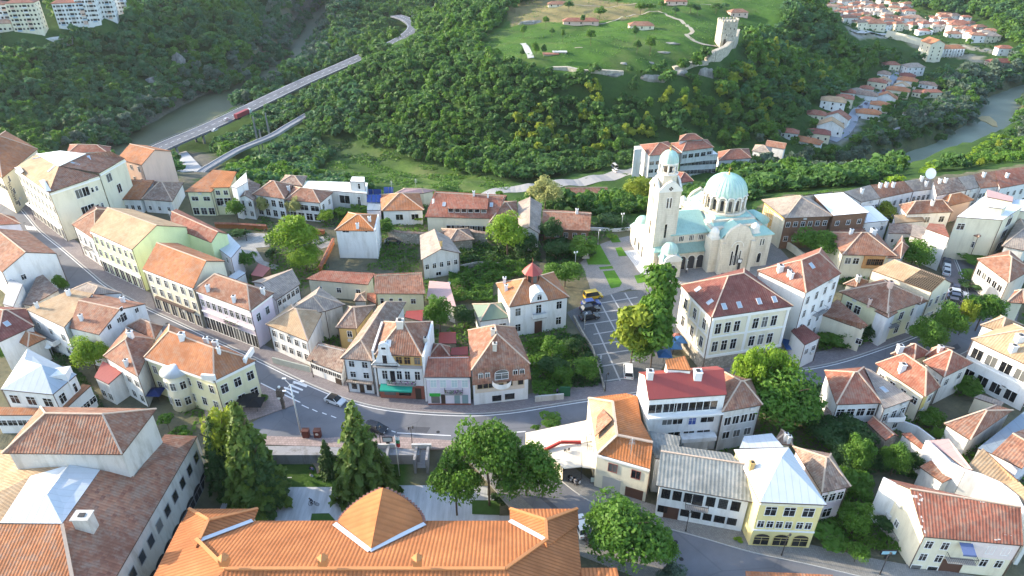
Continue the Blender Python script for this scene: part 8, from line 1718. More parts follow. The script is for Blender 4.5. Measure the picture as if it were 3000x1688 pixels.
# scrub over meadow and river banks
def scrub(poly,n,mat,size,h,label,seed=1):
    rng=np.random.default_rng(seed); xs=[p[0] for p in poly];ys=[p[1] for p in poly]; X=rng.uniform(min(xs),max(xs),n);Y=rng.uniform(min(ys),max(ys),n); ok=inpoly(X,Y,poly)&~inpoly(X,Y,TOWNP); X=X[ok];Y=Y[ok]; Z=zatv(X,Y); bump=np.array([noise.noise(Vector((a*.08,b*.08,5.))) for a,b in zip(X,Y)]); kp=bump>-.05; X,Y,Z,bump=X[kp],Y[kp],Z[kp],bump[kp]
    C=np.stack([X,Y,Z+h*np.clip(bump*2,.05,1)*rng.uniform(.3,1,len(X))],1); me=np_mesh('scrub',leaves(C,np.tile([0,0,1.],(len(X),1)),size,rng),[FOL[mat]()]); o=bpy.data.objects.new('scrub',me); link(o); tag(o,label,'scrub',kind='stuff')
scrub(MEADOW,16000,'green',.6,1.5,'scrub and tall grass on the valley meadow'); scrub(MEADOW2,5000,'dark',.7,1.2,'low scrub on the shaded meadow',2); scrub(PLATEAU,30000,'green',.5,.7,'tufts of grass on the plateau',3); scrub(VILL,9000,'green',.9,2.,'garden greenery between the village houses',4); scrub(VIL2,6000,'dark',1.3,3.,'garden greenery in the far village',6); scrub(gp([(2440,590),(2480,575),(2700,505),(2880,412),(2980,375),(3100,360),(3100,400),(2900,450),(2720,520),(2600,560)]),70000,'bright',1.,3.2,'sunlit bushes on the near bank of the right river',8); scrub(HOTEL,1500,'green',.8,2.,'bushes round the valley hotel',7)
# village garden trees
rng=random.Random(11)
for i in range(75):
    pg=VILL if i<40 else VIL2
    for _ in range(40):
        xs=[p[0] for p in pg];ys=[p[1] for p in pg]; x=rng.uniform(min(xs),max(xs));y=rng.uniform(min(ys),max(ys))
        if inp(x,y,pg) and dline(np.array([x]),np.array([y]),VSTW)[0]>8: break
    hh=rng.uniform(5,8); var=rng.randrange(4); o=bpy.data.objects.new('tree',crownmesh('far',var,rng.choice(['green','wood','woodb','green']))); o.location=(x,y,zat(x,y)+hh*.45); s=hh*.5; o.scale=(s,s,s); link(o); tag(o,'garden tree between the village houses','tree','garden trees of the valley village')
# plateau trees
for j,(k,x,y,w,hh,mt,l) in enumerate((('c',110,385,90,9,'green','left of the rocky outcrop'),('c',340,290,70,10,'green','tall one above the rubble track'),('c',400,390,60,8,'wood','slim one beside the tall one'),('c',240,600,100,11,'green','leaning pair left of the excavations, left one'),('c',320,600,60,10,'wood','leaning pair left of the excavations, right one'),('c',570,120,110,9,'wood','above the long red shelter'),('c',710,270,60,9,'wood','dark slim one before the long red shelter'),('c',880,200,140,10,'green','right of the long red shelter'),('c',790,460,120,11,'green','middle of the meadow'),('c',1290,150,130,10,'green','above the middle shelter, left'),('c',1385,140,110,9,'green','above the middle shelter, centre'),('c',1500,115,110,9,'green','above the middle shelter, right'),('c',1235,400,90,9,'wood','dark one below the middle shelter'),('c',1255,545,100,9,'wood','left of the brown mound'),('c',1385,560,150,12,'green','big one beside the brown mound'),('c',1790,135,120,9,'wood','right of the top shelter'),('c',1860,145,80,7,'wood','small one right of the top shelter'),('c',2050,140,130,9,'wood','left of the right rim shelter'),('c',2140,110,80,7,'woodb','touching the right rim shelter'),('c',1060,60,90,7,'green','on the upper path'),('c',200,30,120,9,'wood','top left of the plateau'),('c',510,430,50,9,'green','thin one near the small ring stone'),('c',1640,160,100,7,'woodb','bush at the start of the winding path'),('c',30,130,80,8,'wood','at the far left rim'),('c',100,610,60,8,'wood','at the left end of the cliff edge'))):
    g=G(k,x,y); r=w/CR[k][2]*proj(g)[2]/F/2; tree(g.x,g.y,g.z,r,hh,'round',mt,'plateau tree, '+l,'scattered plateau trees',low=.2)
# ================= cars =================
WHL={}
def car(k,x,y,col,label,rz,L_=4.2,W=1.75,Hh=1.45,z=0.,kind='car',group=None,name='parked_car',cat='car',onground=False,top=None):
    p=P(k,x,y,z) if not onground else G(k,x,y); r=empty(name,(p.x,p.y,p.z+(.04 if not onground else .15)),label,cat,group,rz); l=L_/2; w=W/2
    paint=solid('paint_'+'_'.join(str(int(c*100)) for c in col),col,.25,0.,.03,.5,.6)
    low=[(-l,.45),(-l+.05,.25),(l-.1,.25),(l,.5),(l-.05,.68),(l-.9,.86),(-l+.35 if kind!='van' else -l,.92),(-l,.85)]
    m=MB(); F1=[(a,-w,b) for a,b in low];F2=[(a,w,b) for a,b in low]; m.face(F1); m.face(F2[::-1])
    for i in range(len(low)): j=(i+1)%len(low); m.face([F1[j],F1[i],F2[i],F2[j]])
    b=m.build('body',paint,r)
    c0,c1=(-l+.25,l-.95); t0,t1=(-l+.75,l-1.75)
    if kind=='van': c0,c1,t0,t1=-l+.05,l-.75,-l+.15,l-1.35
    wt=w-.22
    A=[(c0,-w+.04,.88),(c1,-w+.04,.84),(c1,w-.04,.84),(c0,w-.04,.88)];B=[(t0,-wt,Hh-.04),(t1,-wt,Hh-.04),(t1,wt,Hh-.04),(t0,wt,Hh-.04)]
    m=MB()
    for i in range(4): j=(i+1)%4; m.face([A[i],A[j],B[j],B[i]])
    m.build('windows',car_glass(),r); m=MB(); m.box(t0-.05,-wt-.03,Hh-.05,t1+.05,wt+.03,Hh); m.build('roof',solid('soft_top',(.04,.035,.03),.8) if top else paint,r)
    m=MB()
    for i in range(4): j=(i+1)%4; m.beam(A[i],B[i],.07,.07)
    m.build('pillars',paint,r)
    if 'w' not in WHL:
        m=MB(); n=14
        for y0,y1,r0,mi in ((-.11,.11,.32,0),):
            Aa=[(r0*math.cos(6.2832*i/n),y0,r0*math.sin(6.2832*i/n)) for i in range(n)];Bb=[(a,y1,c) for a,_,c in Aa]
            for i in range(n): j=(i+1)%n; m.face([Aa[i],Bb[i],Bb[j],Aa[j]],0)
            m.face(Aa); m.face(Bb[::-1])
        WHL['w']=m.mesh('wheel',solid('tyre',(.02,.02,.022),.9)); m=MB(); m.face([(.2*math.cos(6.2832*i/10),0,.2*math.sin(6.2832*i/10)) for i in range(10)]); WHL['r']=m.mesh('rim',solid('alloy',(.45,.46,.48),.3,.7))
    for sx in (-l+.75,l-.8):
        for sy in (-1,1):
            o=bpy.data.objects.new('wheel',WHL['w']); o.location=(sx,sy*(w-.08),.32); link(o,r); q=bpy.data.objects.new('rim',WHL['r']); q.location=(0,sy*.12,0); link(q,o)
    for sy in (-1,1): m=MB(); m.box(l-.08,sy*(w-.35)-.18,.5,l+.01,sy*(w-.35)+.18,.66); m.build('headlight',solid('lamp_glass',(.7,.72,.74),.1,spec=1.),r); m=MB(); m.box(-l-.01,sy*(w-.25)-.12,.6,-l+.06,sy*(w-.25)+.12,.8); m.build('tail_light',solid('tail_red',(.4,.02,.02),.2),r)
    return r
def car_glass():
    if 'cg' in MC: return MC['cg']
    m=bpy.data.materials.new('car_glass'); N,L=nodes(m); b=N['Principled BSDF']; b.inputs['Base Color'].default_value=(.02,.025,.03,1); b.inputs['Roughness'].default_value=.05; b.inputs['Specular IOR Level'].default_value=.8; MC['cg']=m; return m
def head(k,a,b,z=0.): A=P(k,*a,z);B_=P(k,*b,z); return math.atan2(B_.y-A.y,B_.x-A.x)
car('v',1350,600,(.62,.64,.66),'silver two door car with dark soft top driving on the main street',head('v',(1200,560),(1480,660)),3.8,1.7,1.4,name='car',top=True)
car('v',2060,1090,(.02,.02,.025),'black car half hidden by the spruce top on the main street',head('v',(1900,1000),(2150,1080)),name='car')
for i,(x,y,c,l) in enumerate(((425,225,(.60,.40,.03),'yellow van like car at the head of the square'),(405,295,(.03,.06,.22),'blue car parked under the tree on the square'),(395,345,(.025,.025,.03),'dark car behind the nearest black one on the square'),(390,415,(.02,.02,.022),'black car nearest to the villa on the square'))): car('m',x,y,c,l,head('m',(300,430),(480,400)),4.3,1.8,1.55 if i else 1.9,kind='car' if i else 'van',group='cars parked on the square')
car('m',745,915,(.72,.73,.72),'white van parked at the mouth of the square',head('m',(735,980),(730,830)),4.4,1.8,1.8,kind='van')
car('r',545,1075,(.74,.75,.76),'white car beside the museum end wall',head('r',(560,1120),(520,1010)),4.2,1.75); car('r',600,1130,(.03,.03,.04),'dark car behind the white one under the huge tree',head('r',(620,1180),(560,1060)))
car('g',370,955,(.03,.035,.05),'dark blue car parked by the rubble stone wall',head('g',(280,960),(460,950)),4.3)
for i,(x,y,c,l) in enumerate(((1555,1010,(.05,.06,.09),'dark car parked by the white lettered building'),(1552,1055,(.7,.71,.72),'white hatchback second in the lane'),(1552,1090,(.55,.57,.6),'silver car third in the lane'),(1625,1220,(.04,.05,.1),'dark blue car at the corner of the ruined roof house'))): car('i',x,y,c,l,head('i',(1545,1090),(1552,990)),3.9,1.7,group='cars parked in the lane')
for i,(x,y,c,l) in enumerate(((1640,1265,(.72,.73,.74),'white car in the slanted parking row'),(1640,1300,(.10,.12,.18),'blue grey car in the slanted parking row'),(1625,1335,(.06,.06,.08),'black car in the slanted parking row'),(1600,1375,(.03,.03,.035),'nearest black car in the slanted parking row'))): car('i',x,y,c,l,head('i',(1590,1300),(1700,1320)),4.1,1.75,group='cars parked slanting on the lane')
car('e',-20,440,(.3,.2,.4),'violet car at the far left edge',0.3)
# motorway traffic
def onroad(i,o_): nn=normals(HW); return HW[i]+nn[i]*o_
def vehicle_at(x,y,z): return None
def truck(k,x,y,z,col,cab,label,rz):
    p=P(k,x,y,z); r=empty('truck',(p.x,p.y,p.z),label,'truck',None,rz); m=MB(); m.box(-8,-1.25,1.1,5.2,1.25,4.); m.build('trailer',solid('trailer_%d'%int(col[0]*100),col,.6),r); m=MB(); m.box(5.5,-1.2,.6,7.8,1.2,3.4); c=m.build('cab',solid('cab_%d'%int(cab[0]*100),cab,.4),r); m=MB(); m.face([(7.82,-1.,2.),(7.82,1.,2.),(7.82,1.,3.1),(7.82,-1.,3.1)]); m.build('windscreen',car_glass(),c); m=MB(); m.box(-8,-1.,.7,7,1.,1.05); m.build('chassis',dark(),r)
    for sx in (-7,-5.8,-4.6,4.2,6.6):
        for sy in (-1.1,1.1): o=bpy.data.objects.new('wheel',WHL['w']); o.location=(sx,sy,.5); o.scale=(1.6,1.6,1.6); link(o,r)
hr_=math.atan2((HW[21]-HW[20]).y,(HW[21]-HW[20]).x)
truck('N',714,342,-63.3,(.30,.05,.06),(.6,.6,.6),'red and white truck driving on the motorway bridge',hr_); truck('N',1114,152,-59.8,(.62,.65,.68),(.62,.65,.68),'pale grey truck half hidden by trees on the motorway',math.atan2((HW[38]-HW[36]).y,(HW[38]-HW[36]).x))
for x,y,z,c,l in ((630,384,-63.9,(.65,.67,.7),'silver car on the motorway bridge'),(993,227,-61.,(.7,.7,.72),'white car on the motorway beside the wood'),(664,352,-63.5,(.6,.6,.62),'small pale car behind the truck')): car('N',x,y,c,l,hr_,4.4,z=z,name='car')
for x,y,c,l in ((1805,275,(.7,.71,.72),'white van parked on the gravel valley road'),): pass
car('h',620,285,(.72,.73,.74),'white van parked on the gravel valley road',1.9,5.,2.,2.2,z=-45.5,kind='van',onground=True); car('h',628,322,(.6,.6,.62),'second pale car beside the white van on the valley road',1.9,4.2,onground=True)
for i,(x,y,c,l) in enumerate(((1200,880,(.6,.62,.65),'pale car on the upper village street'),(1190,900,(.1,.12,.3),'blue car on the upper village street'),(1160,920,(.55,.1,.08),'red car on the upper village street'),(985,1050,(.05,.06,.12),'dark car by the long brown house'),(930,1080,(.08,.08,.09),'black car on the lower village street'),(1210,850,(.7,.7,.7),'white car at the narrow part of the village street'))): car('d',x,y,c,l,.9,4.2,onground=True,group='cars in the village street')
# ================= street furniture =================
def lamp(k,x,y,h,label,z=0.,arms=1,name='street_lamp',mat=None,big=False,onground=False):
    p=P(k,x,y,z); r=empty(name,p,label,'street lamp','street lamps' ); mt=mat or dark(); m=MB(); m.cyl(0,0,0,.5,.13,.1,8); m.cyl(0,0,.5,h,.16 if big else .07,.1 if big else .045,8); m.build('pole',mt,r)
    for i in range(arms):
        a=math.pi*2*i/max(arms,1)+.3; m=MB(); L_=1.9 if big else .35; e=(L_*math.cos(a),L_*math.sin(a),h+(.25 if big else .1)); m.beam((0,0,h-.05),e,.06,.06); m.build('arm',mt,r)
        m=MB(); 
        if big: m.box(e[0]-.3,e[1]-.14,e[2]-.06,e[0]+.3,e[1]+.14,e[2]+.06); m.build('lamp_head',solid('lamp_white',(.72,.74,.76)),r)
        else: m.cyl(e[0],e[1],e[2]-.35,e[2],.10,.19,6,smooth=False); m.cyl(e[0],e[1],e[2],e[2]+.2,.2,.03,6,smooth=False); m.build('lantern',dark() if mt.name=='dark_metal' else solid('lamp_white',(.72,.74,.76)),r)
    return r
gm2=solid('galvanised',(.52,.56,.58),.5,.4)
lamp('v',740,1165,11,'tall pale pole with three white arms at the junction',arms=3,big=True,mat=gm2)
lamp('l',985,1490,4.5,'black lantern behind the park steps') if False else None
lamp('p',1370,425,4.2,'black lantern by the right stair balustrade',arms=2); lamp('p',1120,420,4.2,'black lantern left of the notice board',arms=2)
lamp('r',425,600,4.2,'black lantern on the terrace of the wedge canopy',arms=2); lamp('r',1370,1100,4.2,'black lantern before the white museum house',arms=1); lamp('s',240,1290,4.4,'black lantern before the yellow house'); lamp('s',1015,1440,4.4,'black lantern right of the overhanging bush')
lamp('m',535,1080,4.2,'black lantern at the lower square corner'); lamp('m',345,520,4.2,'pale thin lamp by the black cars',mat=gm2); lamp('h',262,1200,4.5,'pale lamp beside the cathedral lawn',mat=gm2,arms=2); lamp('h',470,985,4.2,'pale lamp near the terrace parapet',mat=gm2); lamp('h',685,840,4.5,'pale double lamp behind the terrace parapet',mat=gm2,arms=2)
lamp('f',810,930,3.5,'small black lamp in the stepped garden, left'); lamp('f',1022,935,3.5,'small black lamp in the stepped garden, right'); lamp('f',1137,1165,3.5,'small black lamp at the foot of the garden stairs'); lamp('e',370,890,5,'tall black lamp on the left street pavement'); lamp('k',1880,1110,4,'black post lamp on the main street footway'); lamp('r',600,1170,4.5,'white arm lamp beside the dark car',mat=gm2,arms=2)
# flagpole
p=P('p',1270,670,-2.96); r=empty('flagpole',p,'tall pale flagpole with hanging tricolour on the plaza','flagpole'); m=MB(); m.cyl(0,0,0,.25,.3,.3,10); m.cyl(0,0,.25,9.5,.09,.05,8); m.build('pole',gm2,r); m=MB()
for i in range(5):
    for j,c in enumerate((0,1,2)): x0,x1=.06+.12*i,.06+.12*(i+1); y0=.08*math.sin(i*1.7);y1=.08*math.sin((i+1)*1.7); z1=9.1-.75*j; m.face([(x0,y0,z1-.75),(x1,y1,z1-.75),(x1,y1,z1),(x0,y0,z1)],c)
m.build('flag',[solid('flag_white',(.7,.7,.7)),solid('flag_green',(.03,.22,.09)),solid('flag_red',(.45,.03,.04))],r)
# notice board, info panels
def board(k,x,y,z,w,h,leg,col,label,name='notice_board',frame=None):
    p=P(k,x,y,z); r=empty(name,p,label,'notice board'); m=MB(); m.box(-w/2,-.08,leg,w/2,.08,leg+h); m.build('frame',frame or dark(),r); m=MB(); m.face([(-w/2+.12,-.1,leg+.12),(w/2-.12,-.1,leg+.12),(w/2-.12,-.1,leg+h-.12),(-w/2+.12,-.1,leg+h-.12)]); m.build('sheet',solid('sheet_%d'%int(col[2]*100),col,.5),r); m=MB(); m.box(-.3,-.06,0,.3,.06,leg); m.build('stand',frame or dark(),r)
board('p',1180,430,.15,1.7,1.1,1.2,(.62,.66,.68),'dark framed notice board above the plaza wall'); board('s',1065,1310,.15,2.2,.9,.9,(.35,.58,.66),'pale blue information board on the lower footway'); board('h',1740,1235,.1,1.1,1.1,2.6,(.7,.7,.7),'white square sign board in front of the cathedral apse'); board('r',660,720,.15,1.9,1.3,.3,(.42,.50,.48),'grey green poster kiosk by the corner house')
# red display boxes at the junction
for i,(x,l) in enumerate(((835,'left red brown street kiosk box by the tall lamp pole'),(1040,'right red brown street kiosk box with round emblem'))):
    p=P('v',x,1205,.05); r=empty('kiosk_box',p,l,'kiosk','street kiosk boxes'); m=MB(); m.box(-.55,-.45,.0,.55,.45,1.55); m.build('body',solid('kiosk_red',(.14,.035,.025),.5,var=.3,scale=3),r); m=MB(); m.box(-.6,-.5,1.55,.6,.5,1.62); m.build('lid',solid('kiosk_lid',(.10,.04,.03)),r)
    if i: m=MB(); m.face([(.28*math.cos(a),-.47,.95+.28*math.sin(a)) for a in [6.2832*j/14 for j in range(14)]]); m.build('emblem',solid('emblem_pale',(.6,.55,.5)),r)
# totem clock
p=P('v',430,700,.15); r=empty('street_sculpture',p,'dark twisted stone sculpture with white globes on the island','sculpture'); m=MB(); random.seed(4)
for i in range(9): z=i*.5; w=.22+.12*random.random()+(.25 if i>5 else 0); m.box(-w+.05*math.sin(i),-w,z,w+.05*math.sin(i),w,z+.5)
m.build('column',stone('sculpture',(.16,.13,.11),2.5,.6),r)
for x,y,z in ((-.3,-.3,2.6),(0,0,4.9)): b_=bmesh.new(); bmesh.ops.create_icosphere(b_,subdivisions=2,radius=.26); bmesh.ops.translate(b_,verts=b_.verts,vec=(x,y,z)); me=bpy.data.meshes.new('globe'); b_.to_mesh(me); b_.free(); me.materials.append(solid('globe_white',(.75,.75,.72),.3)); o=bpy.data.objects.new('globe',me); link(o,r)
# umbrellas and stalls
def umb(k,x,y,w,col,label,h=2.4,z=0.,flat=False):
    p=P(k,x,y,z); r=empty('parasol',p,label,'parasol','cafe parasols'); m=MB(); a=w/2; m.slab([(-a,-a,h),(a,-a,h),(0,0,h+.7)],.03); m.slab([(a,-a,h),(a,a,h),(0,0,h+.7)],.03); m.slab([(a,a,h),(-a,a,h),(0,0,h+.7)],.03); m.slab([(-a,a,h),(-a,-a,h),(0,0,h+.7)],.03); m.build('canopy',solid('canvas_%d_%d'%(int(col[0]*100),int(col[2]*100)),col,.8),r); m=MB(); m.cyl(0,0,0,h+.6,.04,.04,6); m.build('pole',dark(),r)
for x,y,l in ((1150,745,'blue parasol beside the school, right front one'),(1200,690,'blue parasol beside the school, rear one'),(1120,700,'blue parasol beside the school, middle one'),(1060,820,'blue parasol beside the school, left one')): umb('m',x,y,2.8,(.03,.11,.28),l)
umb('m',1170,660,2.,(.30,.12,.10),'reddish parasol behind the blue ones'); umb('n',315,640,4.,(.04,.10,.26),'blue tarpaulin over the yard of the white annex'); umb('k',1200,1449,3.4,(.012,.012,.014),'large black parasol before the yellow apartment house'); umb('k',1290,1480,2.8,(.012,.012,.014),'second black parasol right of the large one'); umb('k',240,1370,2.6,(.015,.03,.12),'navy awning umbrella in the courtyard by the round bay'); umb('n',1820,100,1.5,(.05,.15,.4),'blue stall at the end of the lane')
# satellite dish
def dish(k,x,y,z,r0,label,z0):
    p=P(k,x,y,z); r=empty('satellite_dish',(p.x,p.y,z0),label,'satellite dish'); m=MB(); m.lathe(0,0,[(0,0),(r0*.5,r0*.08),(r0*.85,r0*.22),(r0,r0*.32)],20); o=m.build('dish',solid('dish_white',(.75,.76,.76),.4),r); o.matrix_local=Matrix.Translation((0,0,z-z0))@Matrix.Rotation(math.radians(68),4,'X')@Matrix.Rotation(.4,4,'Z'); m=MB(); m.cyl(0,.1,0,z-z0,.06,.06,6); m.build('mast',gm2,r)
dish('i',1425,295,11.,1.5,'large white satellite dish on the terrace ridge',8.5); dish('j',510,755,3.6,.9,'white round dish beside the orange hip annex',0); dish('l',1288,92,2.,.4,'small white dish by the pink metal roof',0)
# statue
p=P('h',357,1095,.1); r=empty('statue',p,'dark bronze robed statue on pale plinth in the church garden','statue'); m=MB(); m.box(-.9,-.9,0,.9,.9,.5); m.box(-.6,-.6,.5,.6,.6,1.2); m.build('plinth',solid('plinth_stone',(.5,.48,.44)),r); m=MB(); m.lathe(0,0,[(.62,1.2),(.6,2.),(.5,3.2),(.42,4.),(.5,4.3),(.3,4.6),(.14,4.7),(.2,4.85),(.22,5.05),(.16,5.25),(0,5.35)],12); m.beam((-.4,-.1,4.2),(-.25,-.4,3.2),.16,.16); m.beam((.4,-.1,4.2),(.3,-.4,3.3),.16,.16); m.build('figure',solid('bronze',(.05,.055,.06),.5,.4),r)
# grave slabs on the lawn
for x,y,l,w in ((315,575,'long grey grave slab on the shaded lawn',.6),(245,675,'small white marker stone, left','.5'),(405,675,'white marker stone on the lawn, right','.5'),(350,655,'low planted round bed','.5'),(570,590,'pale upright slab beside the sandy path','.5')):
    p=P('p',x,y,-2.9); m=MB(); m.box(-.35,-.7 if w==.6 else -.25,0,.35,.9 if w==.6 else .25,.3); o=m.build('grave_slab',solid('slab_pale',(.5,.5,.48),.8)); o.location=p; tag(o,l,'slab')
# people: one continuous skinned body, posed
def person(k,x,y,z,label,rz=0,pose='walk',top=(.1,.12,.3),legs=(.04,.04,.05),hair=(.05,.035,.025),nm='person'):
    p=P(k,x,y,z); r=empty('person',p,label,'person',None,rz)
    if pose=='ride': J=dict(hip=(0,0,.98),kneeL=(.38,.12,.78),footL=(.25,.12,.32),kneeR=(.34,-.12,.62),footR=(.12,-.12,.18),ch=(.30,0,1.32),neck=(.40,0,1.45),head=(.50,0,1.60),shL=(.34,.19,1.38),elL=(.50,.22,1.16),haL=(.66,.22,1.02),shR=(.34,-.19,1.38),elR=(.50,-.22,1.16),haR=(.66,-.22,1.02))
    elif pose=='sit': J=dict(hip=(0,0,.5),kneeL=(.42,.12,.52),footL=(.45,.12,.06),kneeR=(.42,-.12,.52),footR=(.45,-.12,.06),ch=(.02,0,.9),neck=(.04,0,1.05),head=(.06,0,1.2),shL=(.02,.19,.97),elL=(.1,.24,.72),haL=(.3,.18,.62),shR=(.02,-.19,.97),elR=(.1,-.24,.72),haR=(.3,-.18,.62))
    else: J=dict(hip=(0,0,.92),kneeL=(.12,.1,.5),footL=(.06,.1,.05),kneeR=(.02,-.1,.5),footR=(-.22,-.1,.08),ch=(.02,0,1.28),neck=(.03,0,1.46),head=(.05,0,1.6),shL=(.02,.19,1.38),elL=(-.08,.24,1.12),haL=(.04,.25,.88),shR=(.02,-.19,1.38),elR=(.08,-.24,1.12),haR=(.22,-.24,.94))
    rad=dict(hip=.15,kneeL=.07,footL=.045,kneeR=.07,footR=.045,ch=.15,neck=.06,head=.105,shL=.07,elL=.045,haL=.04,shR=.07,elR=.045,haR=.04)
    E_=[('hip','ch'),('ch','neck'),('neck','head'),('ch','shL'),('shL','elL'),('elL','haL'),('ch','shR'),('shR','elR'),('elR','haR'),('hip','kneeL'),('kneeL','footL'),('hip','kneeR'),('kneeR','footR')]
    ks=list(J); me=bpy.data.meshes.new('body'); me.from_pydata([J[q] for q in ks],[(ks.index(a),ks.index(b)) for a,b in E_],[]); o=bpy.data.objects.new('body',me); COL.objects.link(o); sk=o.modifiers.new('s','SKIN'); 
    sv=me.skin_vertices[0].data if me.skin_vertices else None
    if sv is None: 
        bm=bmesh.new(); bm.from_mesh(me); bm.verts.layers.skin.verify(); bm.to_mesh(me); bm.free(); sv=me.skin_vertices[0].data
    for i,q in enumerate(ks): sv[i].radius=(rad[q],rad[q]); sv[i].use_root=(q=='hip')
    o.modifiers.new('sub','SUBSURF').levels=1; bpy.context.view_layer.update(); dg=bpy.context.evaluated_depsgraph_get(); m2=bpy.data.meshes.new_from_object(o.evaluated_get(dg)); bpy.data.objects.remove(o)
    m2.name='body'; m2.materials.clear()
    for c,n_ in ((top,'shirt'),(legs,'trousers'),((.45,.28,.2),'skin')): m2.materials.append(solid('%s_%d_%d'%(n_,int(c[0]*100),int(c[2]*100)),c,.8))
    hz2=J['hip'][2]; 
    for f in m2.polygons: c=f.center; f.material_index=2 if c.z>J['neck'][2]+.02 else (1 if c.z<hz2+.02 and (pose!='ride' or c.x<.42) else 0); f.use_smooth=True
    b=bpy.data.objects.new('body',m2); link(b,r); b_=bmesh.new(); bmesh.ops.create_icosphere(b_,subdivisions=2,radius=.118); hc=Vector(J['head']); bmesh.ops.translate(b_,verts=b_.verts,vec=hc+Vector((-.02,0,.05))); me=bpy.data.meshes.new('hair'); b_.to_mesh(me); b_.free(); me.materials.append(solid('hair_%d'%int(hair[0]*100),hair,.8)); link(bpy.data.objects.new('hair',me),r); return r
person('p',592,893,-2.96,'cyclist in dark clothes riding across the marble plaza',math.pi,'ride',(.03,.035,.06),(.03,.03,.04))
p=P('p',592,893,-2.96); r=empty('bicycle',p,'dark bicycle ridden across the marble plaza','bicycle',rz=math.pi)
for x in (-.52,.52):
    m=MB(); n=20
    for i in range(n): a=6.2832*i/n;b=6.2832*(i+1)/n; m.beam((x+.33*math.cos(a),0,.34+.33*math.sin(a)),(x+.33*math.cos(b),0,.34+.33*math.sin(b)),.045,.045)
    for i in range(4): a=math.pi*i/4; m.beam((x-.32*math.cos(a),0,.34-.32*math.sin(a)),(x+.32*math.cos(a),0,.34+.32*math.sin(a)),.012,.012)
    m.build('wheel',dark(),r)
m=MB(); 
for a,b in (((-.52,0,.34),(-.1,0,.34)),((-.1,0,.34),(-.2,0,.85)),((-.52,0,.34),(-.17,0,.75)),((-.17,0,.75),(.38,0,.85)),((-.1,0,.34),(.38,0,.85)),((.52,0,.34),(.38,0,.95))): m.beam(a,b,.035,.035)
m.build('frame',solid('bike_frame',(.05,.05,.06),.4),r); m=MB(); m.beam((.42,-.24,1.0),(.42,.24,1.0),.03,.03); m.build('handlebar',dark(),r); m=MB(); m.box(-.34,-.08,.86,-.1,.08,.92); m.build('saddle',dark(),r)
for i,(k,x,y,z,po,t,l) in enumerate((('p',575,625,-2.96,'sit',(.05,.05,.12),'person in dark blue sitting at the lawn corner, left'),('p',570,680,-2.96,'sit',(.5,.5,.52),'person in pale top sitting on the low lawn wall'),('p',655,650,-2.96,'walk',(.45,.04,.10),'person in red beside the seated group'),('p',590,640,-2.96,'walk',(.10,.12,.30),'person in blue standing behind the lawn corner'),('r',470,700,.15,'sit',(.5,.5,.5),'guest in white at the terrace tables, left'),('r',500,720,.15,'sit',(.35,.35,.38),'guest in grey at the terrace tables, middle'),('r',535,735,.15,'sit',(.6,.6,.6),'guest in white at the terrace tables, right'),('r',740,810,.15,'walk',(.6,.6,.6),'pedestrian in white on the lower footway'),('t',618,1380,.1,'walk',(.6,.6,.62),'pedestrian in white beside the cathedral aisle'),('m',1215,130,.1,'walk',(.65,.65,.65),'pedestrian in white left of the school'),('v',25,640,.15,'walk',(.12,.10,.10),'person in dark clothes by the black parasol'),('m',100,1110,.15,'walk',(.12,.12,.2),'pedestrian near the green gate'))):
    person(k,x,y,z,l,random.uniform(-3,3),po,t)
for i,(x,y) in enumerate(((485,705),(515,725),(455,690))):
    p=P('r',x,y,.15); r=empty('cafe_table',p,'small dark cafe table on the terrace by the lower street','table','terrace cafe tables'); m=MB(); m.cyl(0,0,.70,.74,.38,.38,12); m.build('top',dark(),r); m=MB(); m.cyl(0,0,0,.7,.04,.04,6); m.cyl(0,0,0,.03,.25,.25,10); m.build('leg',dark(),r)
# antennas on roofs, wires
for k,x,y,z,l in (('e',1820,890,11.5,'thin antenna on the lime green firewall'),('r',940,460,9.,'thin antenna mast on the orange corner roof'),('g',612,355,5.,'tall thin pole behind the pink roof'),('g',355,380,5.,'tall thin pole behind the solar panels')):
    p=P(k,x,y,z); m=MB(); m.cyl(0,0,-.8,2.6,.04,.03,5)
    for i in range(4): m.beam((-.5+.05*i,0,1.4+.3*i),(.5-.05*i,0,1.4+.3*i),.03,.03)
    o=m.build('antenna',gm2); o.location=p; tag(o,l,'antenna')
q=[P('d',x,y,-74.2) for x,y in ((2095,1195),(2150,1165),(2230,1170),(2300,1230),(2310,1275),(2260,1265),(2190,1225))]; m=MB(); m.slab(q if (q[1]-q[0]).cross(q[2]-q[0]).z>0 else q[::-1],.6); tag(m.build('sandbar',solid('river_sand',(.42,.34,.18),.95,var=.25)),'yellow sandbar in the right river','sandbar',kind='structure')
# green gate
p=P('m',168,1120,.1); m=MB(); m.box(-1.,-.1,0,1.,.1,2.2); o=m.build('gate',solid('gate_green',(.02,.10,.05))); o.location=p; tag(o,'dark green gate in the street wall below the garden','gate')
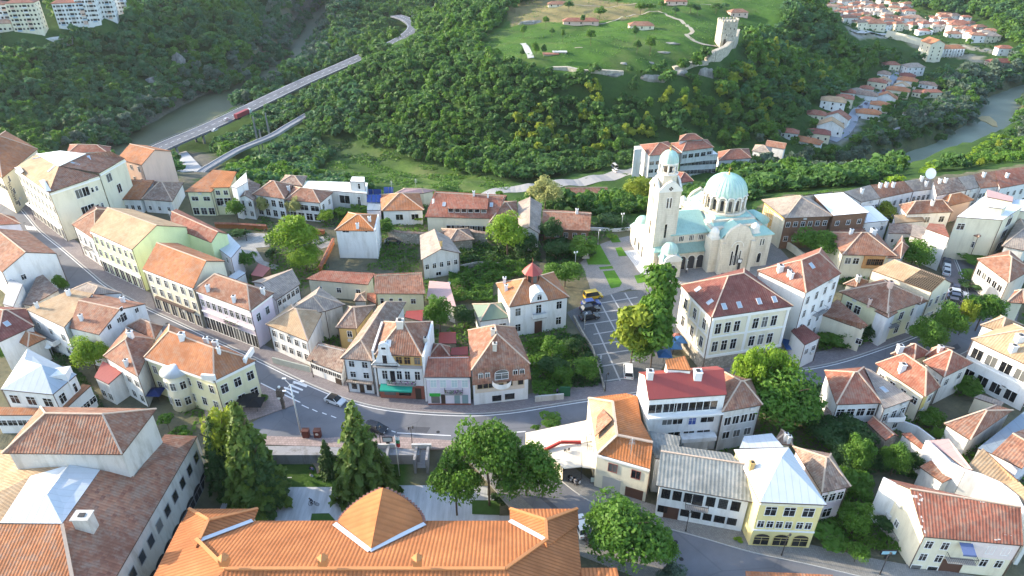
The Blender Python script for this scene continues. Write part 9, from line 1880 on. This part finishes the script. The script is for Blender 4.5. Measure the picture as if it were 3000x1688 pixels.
# ================= camera, light, air =================
cam=bpy.data.cameras.new('camera'); co=bpy.data.objects.new('camera',cam); link(co); co.location=(0,0,HC); co.rotation_euler=(math.pi/2-PIT,0,0); cam.sensor_width=36; cam.lens=24; cam.clip_end=6000; cam.clip_start=1; SC.camera=co
w=bpy.data.worlds.new('World'); SC.world=w; w.use_nodes=True; N,L=w.node_tree.nodes,w.node_tree.links; bg=N['Background']
SUN_EL=math.radians(19); SUN_AZ=math.radians(284)   # compass from +Y clockwise: light from the left, slightly beyond
sk=N.new('ShaderNodeTexSky'); sk.sky_type='NISHITA'; sk.sun_disc=False; sk.sun_elevation=SUN_EL; sk.sun_rotation=SUN_AZ; sk.air_density=1.; sk.dust_density=1.2; sk.ozone_density=1.
L.new(sk.outputs[0],bg.inputs[0]); bg.inputs[1].default_value=.15
ld=bpy.data.lights.new('sun','SUN'); ld.energy=2.5; ld.angle=math.radians(.6); ld.color=(1.,.85,.64); lo=bpy.data.objects.new('sun',ld); link(lo)
sd=Vector((math.sin(SUN_AZ)*math.cos(SUN_EL),math.cos(SUN_AZ)*math.cos(SUN_EL),math.sin(SUN_EL))); lo.rotation_euler=sd.to_track_quat('Z','Y').to_euler(); lo.location=sd*500
HAZE=True
if HAZE:
    m=MB(); m.box(-1490,-140,-82,1490,2490,330); hm=bpy.data.materials.new('air'); hm.use_nodes=True; N2,L2=hm.node_tree.nodes,hm.node_tree.links; N2.remove(N2['Principled BSDF']); pv=N2.new('ShaderNodeVolumePrincipled'); pv.inputs['Color'].default_value=(.80,.88,1.,1); pv.inputs['Density'].default_value=.000035; pv.inputs['Anisotropy'].default_value=.2; L2.new(pv.outputs[0],N2['Material Output'].inputs['Volume'])
    tag(m.build('haze',hm),'thin evening air haze over the valley','haze',kind='stuff')
SC.view_settings.view_transform='Standard'; SC.view_settings.look='None'; SC.view_settings.exposure=2.05; SC.view_settings.gamma=1.
SC.render.engine='CYCLES'; SC.cycles.max_bounces=5; SC.cycles.volume_bounces=1; SC.cycles.diffuse_bounces=3; SC.cycles.glossy_bounces=2; SC.cycles.transmission_bounces=2; SC.cycles.transparent_max_bounces=4; SC.cycles.use_denoising=True
SC.render.resolution_x=1024; SC.render.resolution_y=576
